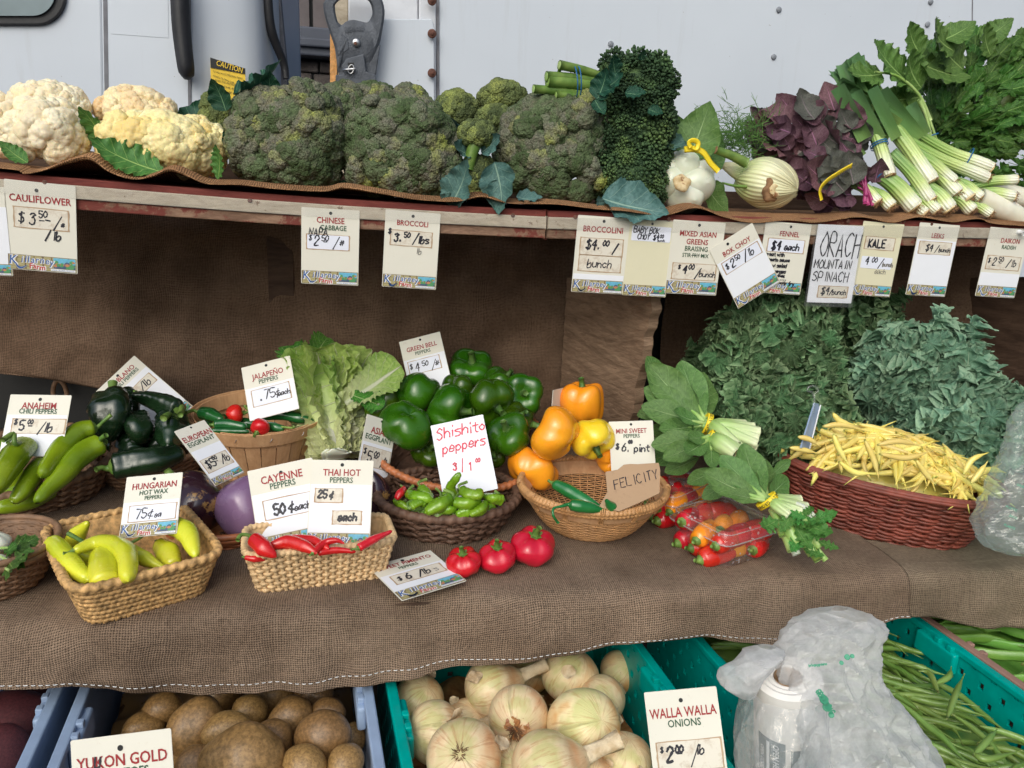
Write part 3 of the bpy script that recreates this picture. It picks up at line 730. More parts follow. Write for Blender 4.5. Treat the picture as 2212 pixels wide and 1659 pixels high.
# middle and lower decks, back boards and legs
def deck(name, a0, a1, b0, b1, z, th, mat):
    mb = MB(); box(mb, ab((a0+a1)/2, (b0+b1)/2, z-th/2), S_, N_, ZV, (a1-a0)/2, (b1-b0)/2, th/2); bevel(mb.build(name, mat, st, smooth=False), .002)
deck('middle_shelf_board', -1.36, 1.54, 1.07, 1.96, ZM-.012, .03, MT['dark_wood'])
deck('lower_shelf_board', -1.5, 1.9, .70, 1.70, .42, .03, MT['dark_wood'])
for a in (-1.3, -.2, 1.5):
    deck('leg', a-.03, a+.03, 1.92, 1.96, zs(a)-.047, zs(a)-.047, MT['dark_wood'])
    deck('leg', a-.03, a+.03, .98, 1.04, .389, .389, MT['dark_wood'])
shelf_part('added_back_rail', FA[0]+.01, FA[-1]-.01, BF+.365, BF+.38, .046, .001, MT['dark_wood'])  # added to hide the bright truck; stands for dark gaps under the heads
deck('back_board', -1.32, 1.72, 1.965, 1.98, 1.40, .55, MT['black'])

# ---- cloths
def cloth(name, A, cs, mat, label, hem=None, wav=None, kind=None, nb=None, holes=None, ruv=1.0, solid=.0016):
    """A: positions along the stand; cs(a) -> list of (b,z) control points across"""
    nb = nb or 60; V = []; U = []; W = []
    for i, a in enumerate(A):
        C = catmull([(b, z, 0) for b, z in cs(a)], nb)
        L = np.concatenate([[0], np.cumsum(np.linalg.norm(np.diff(C, axis=0), axis=1))])
        for j in range(nb):
            V.append(ab(a, C[j, 0], C[j, 1])); U.append(a*ruv); W.append(L[j])
    V = np.array(V)
    if wav is not None: V = wav(V, np.array(U), np.array(W), np.tile(np.arange(nb)/(nb-1), len(A)))
    mb = MB(); mb.add(V, gridF(len(A), nb), u=U, w=W)
    o = mb.build(name, mat, origin=V.mean(0)); tag(o, label, 'burlap cloth')
    s = o.modifiers.new('thick', 'SOLIDIFY'); s.thickness = solid; s.offset = 0
    return o, V.reshape(len(A), nb, 3)
# runner on the upper shelf, its front edge wavy
redge = [(-500, 330), (0, 360), (50, 372), (95, 366), (150, 345), (195, 336), (240, 368), (290, 384), (330, 378), (370, 362), (410, 378), (450, 394), (520, 396), (600, 405), (700, 410), (745, 402), (830, 416), (900, 428), (985, 432), (1040, 421), (1100, 436), (1200, 438), (1290, 449), (1340, 452), (1430, 462), (1500, 446), (1560, 466), (1620, 478), (1700, 473), (1760, 478), (1850, 466), (1920, 478), (1980, 466), (2050, 477), (2110, 470), (2200, 485), (2700, 498)]
ra = np.array([A_(at_b(p, BF-.006)) for p in redge]); rz = np.array([at_b(p, BF-.006)[2] for p in redge])
rs = catmull(np.stack([ra, rz, ra*0], 1), 600)
def cs_run(a):
    ze = float(np.interp(a, rs[:, 0], rs[:, 1])); z = zs(a); d = ze-z
    return [(BF+.36, z+.005), (BF+.2, z+.005), (BF+.09, z+.006+max(0, d)*.3), (BF+.03, z+.006+max(0, d)*.95), (BF-.006, z+.001+min(d, .0)+max(0, d)*.8), (BF-.0155, ze-.002)]
cloth('burlap_runner', np.linspace(FA[0]+.02, FA[-1]-.02, 520), cs_run, MT['burlap_run'], 'tan burlap runner with wavy edge under the vegetables on the upper shelf', nb=26)
# curtain hanging at the back of the middle compartment
hem = [(-500, 800), (0, 800), (110, 812), (250, 838), (420, 868), (560, 905), (900, 915), (1150, 940), (1240, 960)]
BK = 1.86
ha = np.array([A_(at_b(p, BK)) for p in hem]); hz = np.array([at_b(p, BK)[2] for p in hem])
def cs_back(a):
    z0 = zs(a)-.05; z1 = float(np.interp(a, ha, hz))
    return [(1.90, z0), (1.90, z0-.1*(z0-z1)), (1.89, z0+.35*(z1-z0)), (BK, z0+.7*(z1-z0)), (BK-.03, z1+.02), (BK-.025, z1)]
def wav_back(V, U, W, t):
    k = np.sin(t*PI)**.5
    d = .02*nz(V*[1, 1, .9], 8, 3)+.016*nz(V*[1, 1, .7], 20, 8)+.016*ridge(V*[1, 1, .8], 15, 5)+.005*nz(V, 46, 9)
    return V+np.outer(d*k, -N_)
aK1 = A_(at_b((1250, 700), 1.88))
cloth('burlap_curtain', np.linspace(FA[0]+.05, aK1, 220), cs_back, MT['burlap_back'], 'dark brown burlap curtain hanging behind the pepper baskets', wav=wav_back, nb=70)
def cs_kale(a): z0 = zs(a)-.05; return [(1.87, z0), (1.85, z0-.2), (1.84, ZM+.01)]
cloth('burlap_curtain', np.linspace(A_(at_b((1430, 700), 1.86)), A_(at_b((2125, 700), 1.86)), 80), cs_kale, MT['burlap_back'], 'dark burlap curtain hanging behind the curly kale', wav=lambda V, U, W, t: V+np.outer(.012*nz(V, 16, 4)+.009*ridge(V, 17, 4), -N_), nb=40)
# cover of the middle shelf and its drape
dh = [(-500, 1475), (0, 1492), (150, 1490), (200, 1502), (330, 1512), (420, 1514), (560, 1500), (700, 1492), (850, 1478), (1000, 1444), (1200, 1420), (1400, 1385), (1560, 1388), (1720, 1392), (1870, 1372), (1950, 1345), (2005, 1342)]
BD = 1.025
da = np.array([A_(at_b(p, BD)) for p in dh]); dz = np.array([at_b(p, BD)[2] for p in dh])
def cs_mid(a):
    ze = float(np.interp(a, da, dz)); f = .012*math.sin(a*9+1)+.008*math.sin(a*21); return [(1.94, ZM+.002), (1.5, ZM+.002), (1.2, ZM+.002), (1.085+f, ZM+.001), (1.052+f, ZM-.012), (1.038+f*.8, ZM-.045), (BD+.004+f*.4, (ZM+ze)/2-.03), (BD, ze)]
def wav_mid(V, U, W, t):
    dr = np.clip((ZM-V[:, 2])/.12, 0, 1)
    d = dr*(.014*nz(V*[1, 1, .5], 12, 21)+.010*nz(V*[1, 1, .4], 30, 7)+.013*ridge(V*[1, 1, .7], 17, 6)+.003*nz(V, 60, 5))
    top = (1-dr)*np.clip((B_(V.mean(0))*0+1), 0, 1)
    V = V+np.outer(d, -N_); V[:, 2] += (1-dr)*.003*(nz(V, 26, 9)+ridge(V, 20, 2)*1.1)+dr*.004*nz(V, 16, 3)
    return V
aSp = A_(at_b((1996, 1250), BD))
o1, G1 = cloth('burlap_cover', np.linspace(-1.35, aSp, 420), cs_mid, MT['burlap'], 'brown burlap cover with white stitched hem draped over the middle shelf', wav=wav_mid, nb=110)
dh2 = [(1960, 1345), (2010, 1344), (2080, 1352), (2140, 1362), (2212, 1370), (2700, 1400)]
da2 = np.array([A_(at_b(p, BD)) for p in dh2]); dz2 = np.array([at_b(p, BD)[2] for p in dh2])
def cs_mid2(a):
    ze = float(np.interp(a, da2, dz2)); return [(1.94, ZM-.004), (1.2, ZM-.004), (1.09, ZM-.004), (1.06, ZM-.015), (1.046, ZM-.05), (BD+.012, ze)]
o2, G2 = cloth('burlap_cover', np.linspace(aSp-.02, 1.55, 90), cs_mid2, MT['burlap_gray'], 'greyer burlap cover with frayed edge at the right end of the middle shelf', wav=lambda V, U, W, t: wav_mid(V, U, W, t)-np.outer(np.ones(len(V))*.003, ZV)+np.outer(np.ones(len(V))*.0, N_), nb=50)
def stitches(par, G, j0, step=.0098, ln=.0056, a0=None, a1=None):
    """white running stitch along the hem"""
    L = G[:, j0]; mb = MB(); s = np.concatenate([[0], np.cumsum(np.linalg.norm(np.diff(L, axis=0), axis=1))])
    p = 0
    while p < s[-1]-ln:
        a = [np.interp(p+k, s, L[:, i]) for k in (0,) for i in range(3)]; b = [np.interp(p+ln, s, L[:, i]) for i in range(3)]
        A, B = np.array(a)-N_*.0022, np.array(b)-N_*.0022
        if (a0 is None or A_(A) > a0) and (a1 is None or A_(A) < a1):
            V, F, u, w_ = sweep([A, (A+B)/2-N_*.0008, B], [.0004, .0007, .0004], 4, 5); mb.add(V, F)
        p += step*RND.uniform(.93, 1.07)
    tag(mb.build('hem_stitching', MT['logo_white'], par), kind='stuff')
stitches(o1, G1, 100)
# ------------------------------------------------------------------ lettering
GL = {'0': '29 06 04 22 44 47 29', '1': '17 29 22', '2': '07 19 39 47 36 02 42', '3': '08 29 48 37 26 36 44 32 12 03', '4': '39 05 45;38 32', '5': '49 09 06 26 45 43 22 03',
 '6': '39 16 03 22 43 45 26 05', '7': '09 49 22', '8': '29 08 26 44 22 04 26 48 29', '9': '46 26 07 29 48 46 42', '$': '48 28 07 26 44 32 03;29 21', '¢': '46 26 04 23 43;38 21',
 '#': '13 28;33 48;06 57;04 55', '/': '01 49', '.': '12 13', '-': '05 45', ':': '13 14;16 17', "'": '19 17', 'A': '02 29 42;14 34', 'B': '02 09 39 47 06;26 45 43 32 02', 'C': '48 29 07 04 22 43',
 'D': '02 09 29 46 43 22 02', 'E': '49 09 02 42;06 36', 'F': '49 09 02;06 36', 'G': '48 29 07 04 22 43 45 25', 'H': '09 02;49 42;06 46', 'I': '29 22', 'J': '39 33 22 03', 'K': '09 02;49 05 42',
 'L': '09 02 42', 'M': '02 09 24 49 42', 'N': '02 09 42 49', 'O': '29 06 04 22 44 47 29', 'P': '02 09 39 47 35 05', 'Q': '29 06 04 22 44 47 29;24 42', 'R': '02 09 39 47 36 06 42', 'S': '48 29 07 26 44 22 03',
 'T': '09 49;29 22', 'U': '09 03 22 43 49', 'V': '09 22 49', 'W': '09 12 26 32 49', 'X': '09 42;49 02', 'Y': '09 25 49;25 22', 'Z': '09 49 02 42',
 'a': '46 16 03 12 34 46 42', 'b': '09 02 32 44 36 15 04', 'c': '45 26 04 22 43', 'd': '46 16 03 22 43;49 42', 'e': '04 44 36 16 03 22 43', 'f': '39 28 22;06 36', 'g': '46 16 04 23 45;46 41 20 01',
 'h': '09 02;04 26 45 42', 'i': '16 12;18 19', 'j': '26 21 00;28 29', 'k': '09 02;36 04 32', 'l': '19 12', 'm': '06 02;05 16 25 22;25 36 45 42', 'n': '06 02;04 26 45 42', 'o': '26 04 22 44 26',
 'p': '06 00;05 26 44 22 03', 'r': '06 02;04 26 36', 's': '46 16 05 34 43 32 02', 't': '28 23 32 42;06 46', 'u': '06 03 22 43;46 42', 'v': '06 22 46', 'w': '06 12 25 32 46', 'y': '06 23 43;46 20 00', 'x': '06 42;46 02', 'z': '06 46 02 42'}
SHARP = set('1 4 7 / # A E F H I K L M N T V W X Y Z i l t w v x z'.split())
ADV = {'1': 3.2, '.': 2.2, 'i': 3, 'l': 3, '/': 5, ' ': 3.4, 'I': 4, ':': 3, 't': 5, 'r': 4.6, 'm': 6, 'j': 3.6, "'": 2.4, 'f': 4.6, '#': 7}
def hand(mb, text, x, y, size, pen, o, ex, ey, nn, slant=.12, jit=.25, mi=0, seed=1, up=.0008, width=None):
    """handwriting as flat pen strokes; size is the height of a capital, x,y its lower left on the card"""
    r = random.Random(seed+len(text)*7); k = size/7.0; cx = 0; kx = .8*k
    tot = (sum(ADV.get(c, 5.6) for c in text)-1.2)*kx
    if width and tot > width: kx *= width/tot
    for ch in text:
        if ch in GL:
            dy = r.uniform(-.35, .35)
            for st_ in GL[ch].split(';'):
                P = [(float(t[0])+r.uniform(-jit, jit), float(t[1])-2+dy+r.uniform(-jit, jit)) for t in st_.split()]
                if len(P) == 2 or ch in SHARP:
                    Q = []
                    for i in range(len(P)-1):
                        for f in (0, .5): Q.append((P[i][0]*(1-f)+P[i+1][0]*f, P[i][1]*(1-f)+P[i+1][1]*f))
                    Q.append(P[-1]); C = np.array(Q)
                else: C = catmull([(a, b, 0) for a, b in P], 5*len(P))[:, :2]
                X = x+(cx+C[:, 0]+C[:, 1]*slant)*kx; Y = y+C[:, 1]*k
                T = np.gradient(np.stack([X, Y], 1), axis=0); T /= np.linalg.norm(T, axis=1)[:, None]+1e-9
                Nn = np.stack([-T[:, 1], T[:, 0]], 1); wv = pen*(.5+.12*np.sin(np.arange(len(X))*1.3+r.random()*6))
                # square ends a little past the stroke
                X[0] -= T[0, 0]*pen*.3; Y[0] -= T[0, 1]*pen*.3; X[-1] += T[-1, 0]*pen*.3; Y[-1] += T[-1, 1]*pen*.3
                Lf = np.stack([X, Y], 1)+Nn*wv[:, None]; Rt = np.stack([X, Y], 1)-Nn*wv[:, None]
                n = len(X); V = []
                up += .00001
                for a in range(n):
                    for p in (Rt[a], Lf[a]): V.append(o+ex*p[0]+ey*p[1]+nn*up)
                mb.add(V, [(2*i, 2*i+2, 2*i+3, 2*i+1) for i in range(n-1)], mi)
        cx += ADV.get(ch, 5.6)
    return cx*kx
_tx = {}
def text_geo(s, off=0.0, res=2):
    key = (s, off)
    if key not in _tx:
        cu = bpy.data.curves.new('t', 'FONT'); cu.body = s; cu.size = 1; cu.resolution_u = res; cu.offset = off; cu.fill_mode = 'FRONT'
        ob = bpy.data.objects.new('t', cu); me = bpy.data.meshes.new_from_object(ob)
        V = np.array([v.co[:] for v in me.vertices]) if len(me.vertices) else np.zeros((0, 3)); F = [tuple(p.vertices) for p in me.polygons]
        bpy.data.objects.remove(ob); bpy.data.meshes.remove(me); bpy.data.curves.remove(cu)
        _tx[key] = (V, F)
    return _tx[key]
def printed(mb, s, x, y, size, o, ex, ey, nn, align='c', sx=.86, mi=0, up=.0007, off=.016, width=None):
    V, F = text_geo(s, off)
    if not len(V): return
    x0, x1 = V[:, 0].min(), V[:, 0].max(); k = size/.7
    if width is not None and (x1-x0)*k*sx > width: sx = width/((x1-x0)*k)
    X = (V[:, 0]-((x0+x1)/2 if align == 'c' else x0))*k*sx+x; Y = V[:, 1]*k+y
    mb.add(o+np.outer(X, ex)+np.outer(Y, ey)+nn*up, F, mi)

# ------------------------------------------------------------------ the farm's banner at the foot of each card (unit width)
def logo_mesh():
    mb = MB(); E = (V3(0, 0, 0), V3(1, 0, 0), V3(0, 1, 0), V3(0, 0, 1))
    H = .235
    def rc(x0, y0, x1, y1, mi, up): mb.add([(x0, y0, up), (x1, y0, up), (x1, y1, up), (x0, y1, up)], [(0, 1, 2, 3)], mi)
    rc(0, 0, 1, H, 1, .001)
    r = random.Random(3)
    for i in range(8):                                   # flagstone border
        for (ya, yb) in ((.008, .05), (.055, .12), (.125, .18), (.185, .228)):
            x0 = i/8+.006+r.uniform(0, .02); rc(x0, ya, x0+.105, yb, 0, .003)
    rc(.66, .055, .985, H-.012, 2, .005)                # little picture
    rc(.66, .055, .985, .13, 6, .006)
    for i in range(26):
        t = r.random(); x = .68+.29*r.random(); y = .07+.10*r.random(); rr = r.uniform(.012, .03); mi = r.choice([3, 3, 7, 6, 3, 4])
        th = np.linspace(0, 2*PI, 8, endpoint=False)
        mb.add(np.stack([x+rr*1.3*np.cos(th), y+rr*np.sin(th), np.full(8, .0065+.0002*i)], 1), [tuple(range(8))], mi)
    word = 'Killarney'; xs = [.02, .19, .245, .285, .33, .40, .465, .54, .60]; ys = [.085, .115, .12, .12, .118, .12, .122, .115, .10]; sz = [.135]+[.10]*8
    for mi, off, up in ((5, .06, .012), (4+4, .012, .014)):
        for c_, x, y, z in zip(word, xs, ys, sz):
            V, F = text_geo(c_, off); k = z/.7
            mb.add(np.stack([(V[:, 0]-V[:, 0].min())*k*.9+x+V[:, 1]*.02, V[:, 1]*k+y, np.full(len(V), up)], 1), F, mi)
        # the tail of the K
        V, F, u, w_ = sweep([(.10, .10, 0), (.15, .035, 0), (.20, .03, 0), (.26, .07, 0)] if mi != 5 else [(.10, .10, 0), (.15, .03, 0), (.20, .025, 0), (.27, .07, 0)], [.005, .016, .012, .003] if mi != 5 else [.012, .026, .022, .01], 12, 4)
        V = V.copy(); V[:, 2] = up-.001; mb.add(V, F, mi)
    for mi, off, up in ((5, .09, .013), (7+2, .03, .015)):
        V, F = text_geo('Farm', off); k = .085/.7
        mb.add(np.stack([(V[:, 0]-V[:, 0].min())*k*.95+.31, V[:, 1]*k+.022+.012*np.sin(V[:, 0]*3), np.full(len(V), up)], 1), F, mi)
    rc(.62, .012, .985, .048, 5, .016)
    V, F = text_geo('LOCAL ORGANIC PRODUCE'); k = .02/.7; L = V[:, 0].max()
    mb.add(np.stack([V[:, 0]*k*(.33/(L*k))+.637, V[:, 1]*k+.02, np.full(len(V), .018)], 1), F, 4+4)
    return mb.mesh('farm_banner', [MT['logo_tan'], MT['logo_brown'], MT['logo_sky'], MT['logo_leaf'], MT['logo_orange'], MT['logo_white'], MT['logo_navy'], MT['logo_orange'], MT['logo_blue'], MT['logo_red']], False)
LOGO = logo_mesh()

CARDS = {}
def card(label, TL, TR, BL, plane, heads=(), stick=(), writ=(), logo=True, hole=(.5, .055), split=None, mat='card', low='cardw', name='price_card', cat='price card', edge=True, group=None, off=0.0, curl=0.0, tape=False):
    """corners in the picture give place, size and turn; all else in card units (width 1, y down from the top)"""
    if plane[0] == 'b': P = [at_b(p, plane[1]) for p in (TL, TR, BL)]
    elif plane[0] == 'd': P = [at_d(p, d) for p, d in zip((TL, TR, BL), plane[1:])]
    elif plane[0] == 'z': P = [at_z(p, z) for p, z in zip((TL, TR, BL), plane[1:])]
    else: P = [at_b(p, d) for p, d in zip((TL, TR, BL), plane[1:])]
    W = np.linalg.norm(P[1]-P[0]); ex = unit(P[1]-P[0]); d = P[2]-P[0]; d = d-ex*(d@ex); Hh = np.linalg.norm(d); ey = -unit(d); nn = np.cross(ex, ey)
    if nn@(EYE-P[0]) < 0: print('card faces away', label)
    H = Hh/W; o = P[0]+nn*off
    ct = thing(name, label, cat, P[0]+ex*W/2+ey*(-Hh), group)
    n = lambda x, y: o+ex*(x*W)-ey*(y*W)
    mb = MB(); c = .012
    Q = [n(c, 0), n(0, c), n(0, H-c), n(c, H), n(1-c, H), n(1, H-c), n(1, c), n(1-c, 0)]
    slab(mb, Q, .0009, nn); mb.build('card_board', MT[mat], ct, smooth=False)
    def rect(nm, x0, y0, x1, y1, m, up, r=.0, jag=0, par=ct):
        pts = []; q_ = random.Random(int(x0*999+y1*77))
        if jag:
            L = [(x0, y0, x1, y0), (x1, y0, x1, y1), (x1, y1, x0, y1), (x0, y1, x0, y0)]
            for a, b, c_, d_ in L:
                for i in range(6): t = i/6; pts.append((a+(c_-a)*t+q_.uniform(-jag, jag), b+(d_-b)*t+q_.uniform(-jag, jag)))
        else: pts = [(p[0], p[1]) for p in rrect(x0, y0, x1, y1, r, 3)] if r else [(x0, y0), (x1, y0), (x1, y1), (x0, y1)]
        m2 = MB(); m2.add([n(px, py)+nn*up for px, py in pts], [tuple(range(len(pts)-1, -1, -1))]); return m2.build(nm, MT[m], par, smooth=False)
    if split: rect('white_label', .012, split, .988, H-(.245 if logo else .012), low, .0003)
    if hole:
        m2 = MB(); th = np.linspace(0, 2*PI, 14, endpoint=False); c0 = n(hole[0], hole[1]*1.4)
        m2.add([c0+nn*.0005+(ex*math.cos(t)+ey*math.sin(t))*.029*W for t in th], [tuple(range(14))]); m2.build('punched_hole', MT['black'], ct, smooth=False)
    for s_ in stick:
        x0, y0, x1, y1, m = s_[:5]
        if edge and m != 'plain': rect('sticker_edge', x0-.02, y0-.012, x1+.022, y1+.014, 'stickedge', .0004, jag=.006)
        rect('price_sticker', x0, y0, x1, y1, m if m != 'plain' else 'stickw', .0006, r=.02)
    for i, hd in enumerate(heads):
        m2 = MB(); tx, y, sz, ink = hd[:4]; x = hd[4] if len(hd) > 4 else .5
        printed(m2, tx, x*W, -y*W, sz*W, o, ex, ey, nn, width=.92*W if len(hd) < 6 else hd[5]*W)
        m2.build('printed_heading', MT[ink], ct, smooth=False)
    m2 = MB(); any_ = False; inks = {}
    for i, wr in enumerate(writ):
        tx, x, y, sz, pen, ink = wr[:6]; sl_ = wr[6] if len(wr) > 6 else .15
        inks.setdefault(ink, MB()); hand(inks[ink], tx, x*W, -y*W, sz*W, pen*W, o, ex, ey, nn, sl_, seed=i+len(label), width=(.985-x)*W)
    for k_, m3 in inks.items(): m3.build('handwriting', MT[k_], ct, smooth=False)
    if logo:
        f = np.stack([ex, ey, nn], 1); s = W*.976
        inst('farm_banner', LOGO, ct, n(.012, H-.008)+nn*.0004, f, (s, s, .06*W/.1*.6))
    ct['_dim'] = [W, Hh]; del ct['_dim']
    return ct, n, nn, ex, ey, W, H
BK0 = BF-.0108
R_, G_, K_ = 'ink_red', 'ink_green', 'ink'
HG = .075
def c_b(*a, **k): return card(*a[:4], ('b', BK0-k.pop('pull', 0)), *a[4:], **k)
c_b('blank edge of a white card hanging at the far left, left of the CAULIFLOWER card', (-110, 397), (10, 404), (-92, 592), split=.4)
c_b('cream hanging price card reading CAULIFLOWER, first full card from the left', (8, 386), (163, 402), (30, 581), [('CAULIFLOWER', .31, .105, R_)], [(.13, .40, .88, .70, 'sticker')],
    [('$', .18, .62, .16, .022, K_), ('3', .33, .64, .17, .024, K_), ('50', .47, .53, .10, .02, K_), ('-', .47, .63, .14, .02, K_), ('-', .56, .63, .14, .02, K_), ('/', .68, .68, .2, .02, K_), ('#', .78, .66, .08, .018, K_), ('/', .55, .86, .15, .02, K_), ('lb', .66, .86, .13, .022, K_)], hole=(.45, .09))
c_b('hanging card reading CHINESE CABBAGE with NAPA written in pen', (651, 447), (777, 455), (655, 612), [('CHINESE', .25, .10, R_), ('CABBAGE', .37, .085, G_, .55)], [(.10, .46, .82, .71, 'stickw')],
    [('NAPA', .13, .47, .13, .018, K_), ('$', .13, .56, .09, .016, K_), ('2', .22, .65, .16, .022, K_), ('50', .35, .57, .10, .018, K_), ('-', .38, .63, .12, .016, K_), ('/', .55, .67, .19, .02, K_), ('#', .66, .65, .12, .018, K_)], hole=(.5, .055))
c_b('hanging card reading BROCCOLI with bold $3.50 price', (833, 452), (952, 462), (831, 619), [('BROCCOLI', .26, .095, R_, .5)], [(.12, .36, .86, .62, 'sticker')],
    [('$', .07, .42, .09, .024, K_), ('3.', .18, .55, .14, .034, K_), ('50', .36, .47, .09, .026, K_), ('/', .52, .57, .19, .028, K_), ('lbs', .62, .56, .13, .028, K_), ('lb', .6, .76, .1, .012, 'ink_grey')], split=.8, low='card', hole=(.5, .06))
c_b('hanging card reading BROCCOLINI with $4.00 over bunch', (1249, 464), (1362, 472), (1233, 630), [('BROCCOLINI', .285, .105, R_, .5)], [(.10, .40, .90, .70, 'sticker'), (.10, .72, .90, 1.0, 'sticker')],
    [('$4.', .20, .60, .17, .034, K_), ('00', .52, .53, .10, .026, K_), ('/', .72, .66, .18, .03, K_), ('bunch', .26, .93, .15, .02, K_)], split=1.06, hole=(.5, .06))
c_b('yellowed hanging card reading BABY BOK CHOY in black marker', (1362, 473), (1458, 480), (1341, 637), [], [(.06, .12, .94, .44, 'plain')],
    [('BABY BOK', .10, .27, .12, .022, K_), ('CHOY', .20, .40, .11, .022, K_), ('$4', .55, .40, .11, .022, K_), ('00', .70, .35, .07, .02, K_), ('bunch', .66, .43, .05, .012, K_)], mat='cardy', hole=(.5, .05))
c_b('hanging card reading MIXED ASIAN GREENS BRAISING with struck-out STIR FRY MIX', (1455, 474), (1568, 482), (1436, 633), [('MIXED ASIAN', .27, .095, R_), ('GREENS', .41, .095, R_), ('BRAISING', .53, .085, G_), ('STIR FRY MIX', .64, .07, G_), ('______', .60, .05, K_, .5, .5)], [(.10, .76, .92, 1.04, 'sticker')],
    [('$', .20, .86, .07, .022, K_), ('4', .29, .94, .15, .03, K_), ('00', .40, .86, .09, .022, K_), ('/', .54, 1.0, .18, .022, K_), ('bunch', .62, .98, .10, .018, K_)], split=1.12, hole=(.5, .05), pull=.0012)
c_b('tilted hanging card reading BOK CHOY, turned anticlockwise over the FENNEL card', (1532, 540), (1625, 481), (1601, 663), [('BOK CHOY', .29, .10, R_, .52)], [(.10, .38, .92, .62, 'stickw')],
    [('$', .14, .54, .11, .022, K_), ('2', .26, .56, .16, .026, K_), ('50', .38, .48, .09, .02, K_), ('/', .54, .58, .2, .022, K_), ('lb', .66, .55, .14, .022, K_)], hole=(.38, .07), pull=.004, split=.34)
c_b('hanging card reading FENNEL with salad and stir fry notes', (1655, 477), (1754, 485), (1640, 632), [('FENNEL', .27, .10, R_, .55)], [(.12, .33, .90, .58, 'stickw')],
    [('$4', .20, .54, .17, .036, K_), ('each', .48, .54, .13, .026, K_), ('great with', .1, .67, .075, .02, K_, 0), ('tomato sauce', .14, .77, .07, .02, K_, 0), ('try: salad', .2, .89, .075, .02, K_), ('oranges', .3, 1.0, .07, .02, K_), ('olives', .4, 1.08, .06, .02, K_), ('. . . .', .5, 1.14, .06, .02, K_), ('stir fry', .5, 1.24, .08, .022, K_)], hole=(.55, .055))
ct, n, nn, ex, ey, W, H = c_b('white handwritten card in a clear sleeve reading ORACH MOUNTAIN SPINACH', (1768, 484), (1866, 489), (1722, 652), [], [(.22, 1.22, .86, 1.44, 'sticker')],
    [('ORACH', .12, .62, .46, .026, K_, .1), ('MOUNTAIN', .04, .86, .17, .022, K_, .1), ('SPINACH', .04, 1.12, .19, .022, K_, .1), ('$4', .28, 1.38, .15, .028, K_), ('/bunch', .47, 1.38, .10, .02, K_)], logo=False, hole=None, mat='cardw', pull=.002, split=None)
mb = MB(); slab(mb, [n(-.06, .0), n(-.06, H+.08), n(1.02, H+.08), n(1.02, .0)], .0004, nn); o = mb.build('clear_sleeve', MT['strip'], ct, smooth=False); o.location = o.location+Vector(nn*.0022)
c_b('hanging card reading KALE in bold marker with 4.00 each', (1866, 477), (1954, 485), (1834, 636), [], [(.14, .32, .84, .58, 'sticker'), (.12, .74, .88, 1.0, 'plain')],
    [('KALE', .22, .54, .17, .038, K_, 0), ('4', .22, .92, .16, .026, K_), ('00', .38, .86, .11, .022, K_), ('/', .56, .96, .19, .026, K_), ('bunch', .66, .93, .08, .026, 'ink_grey'), ('each', .5, 1.1, .11, .012, 'ink_grey')], mat='cardy', hole=(.5, .06))
c_b('hanging card reading LEEKS, second card from the right', (1988, 480), (2074, 487), (1948, 636), [('LEEKS', .31, .10, R_, .5)], [(.10, .40, .88, .66, 'sticker')],
    [('$4', .26, .60, .15, .026, K_), ('/', .5, .62, .15, .02, K_), ('bunch', .60, .60, .09, .02, K_)], split=.36, hole=(.5, .06))
ct, n, nn, ex, ey, W, H = c_b('hanging card reading DAIKON RADISH held by a white push pin, rightmost card', (2140, 490), (2226, 497), (2119, 640), [('DAIKON', .31, .10, R_, .56), ('RADISH', .44, .085, G_, .56)], [(.10, .60, .92, .88, 'sticker')],
    [('$', .12, .74, .10, .02, K_), ('2', .24, .80, .16, .024, K_), ('50', .38, .72, .10, .02, K_), ('-', .40, .79, .12, .016, K_), ('/', .60, .82, .17, .02, K_), ('lb', .72, .80, .13, .02, K_)], split=.96, hole=None)
p0 = n(.72, .06); mb = MB(); V, F, u, w_ = sweep([p0, p0+nn*.006, p0+nn*.009, p0+nn*.018-ey*.002], [.006, .0035, .003, .006], 10, 12); mb.add(V, F); mb.build('push_pin', MT['logo_white'], ct)

# cards in and among the baskets: depths from the camera
c_ = card
c_('card reading ANAHEIM CHILI PEPPERS standing behind the long light green peppers', (23, 852), (155, 854), (19, 985), ('d', 1.40, 1.40, 1.37), [('ANAHEIM', .235, .105, R_), ('CHILI PEPPERS', .315, .08, G_)], [(.13, .41, .97, .64, 'sticker')],
   [('$', .15, .50, .09, .024, K_), ('5', .24, .59, .16, .03, K_), ('00', .37, .49, .07, .022, K_), ('-', .38, .58, .14, .02, K_), ('/', .56, .63, .18, .022, K_), ('lb', .66, .61, .14, .026, K_)], logo=False, split=.34)
c_('tilted card reading POBLANO CHILI PEPPERS half hidden by dark peppers', (207, 846), (290, 768), (350, 948), ('d', 1.66, 1.69, 1.62), [('POBLANO', .21, .105, R_, .55), ('CHILI PEPPERS', .31, .08, G_, .55)], [(.15, .52, .92, .76, 'sticker')],
   [('$5', .2, .70, .15, .026, K_), ('00', .42, .62, .07, .02, K_), ('/', .6, .73, .18, .022, K_), ('lb', .7, .71, .15, .022, K_)], split=.37)
c_('card reading JALAPENO PEPPERS standing in the wooden bushel basket', (521, 795), (626, 768), (560, 905), ('d', 1.60, 1.60, 1.57), [('JALAPEÑO', .31, .11, R_), ('PEPPERS', .42, .09, G_)], [(.13, .53, .88, .86, 'stickw')],
   [('.', .28, .76, .1, .04, K_), ('75', .36, .76, .19, .022, K_), ('¢', .58, .76, .18, .02, K_), ('each', .64, .76, .10, .02, K_)], logo=False, split=.47)
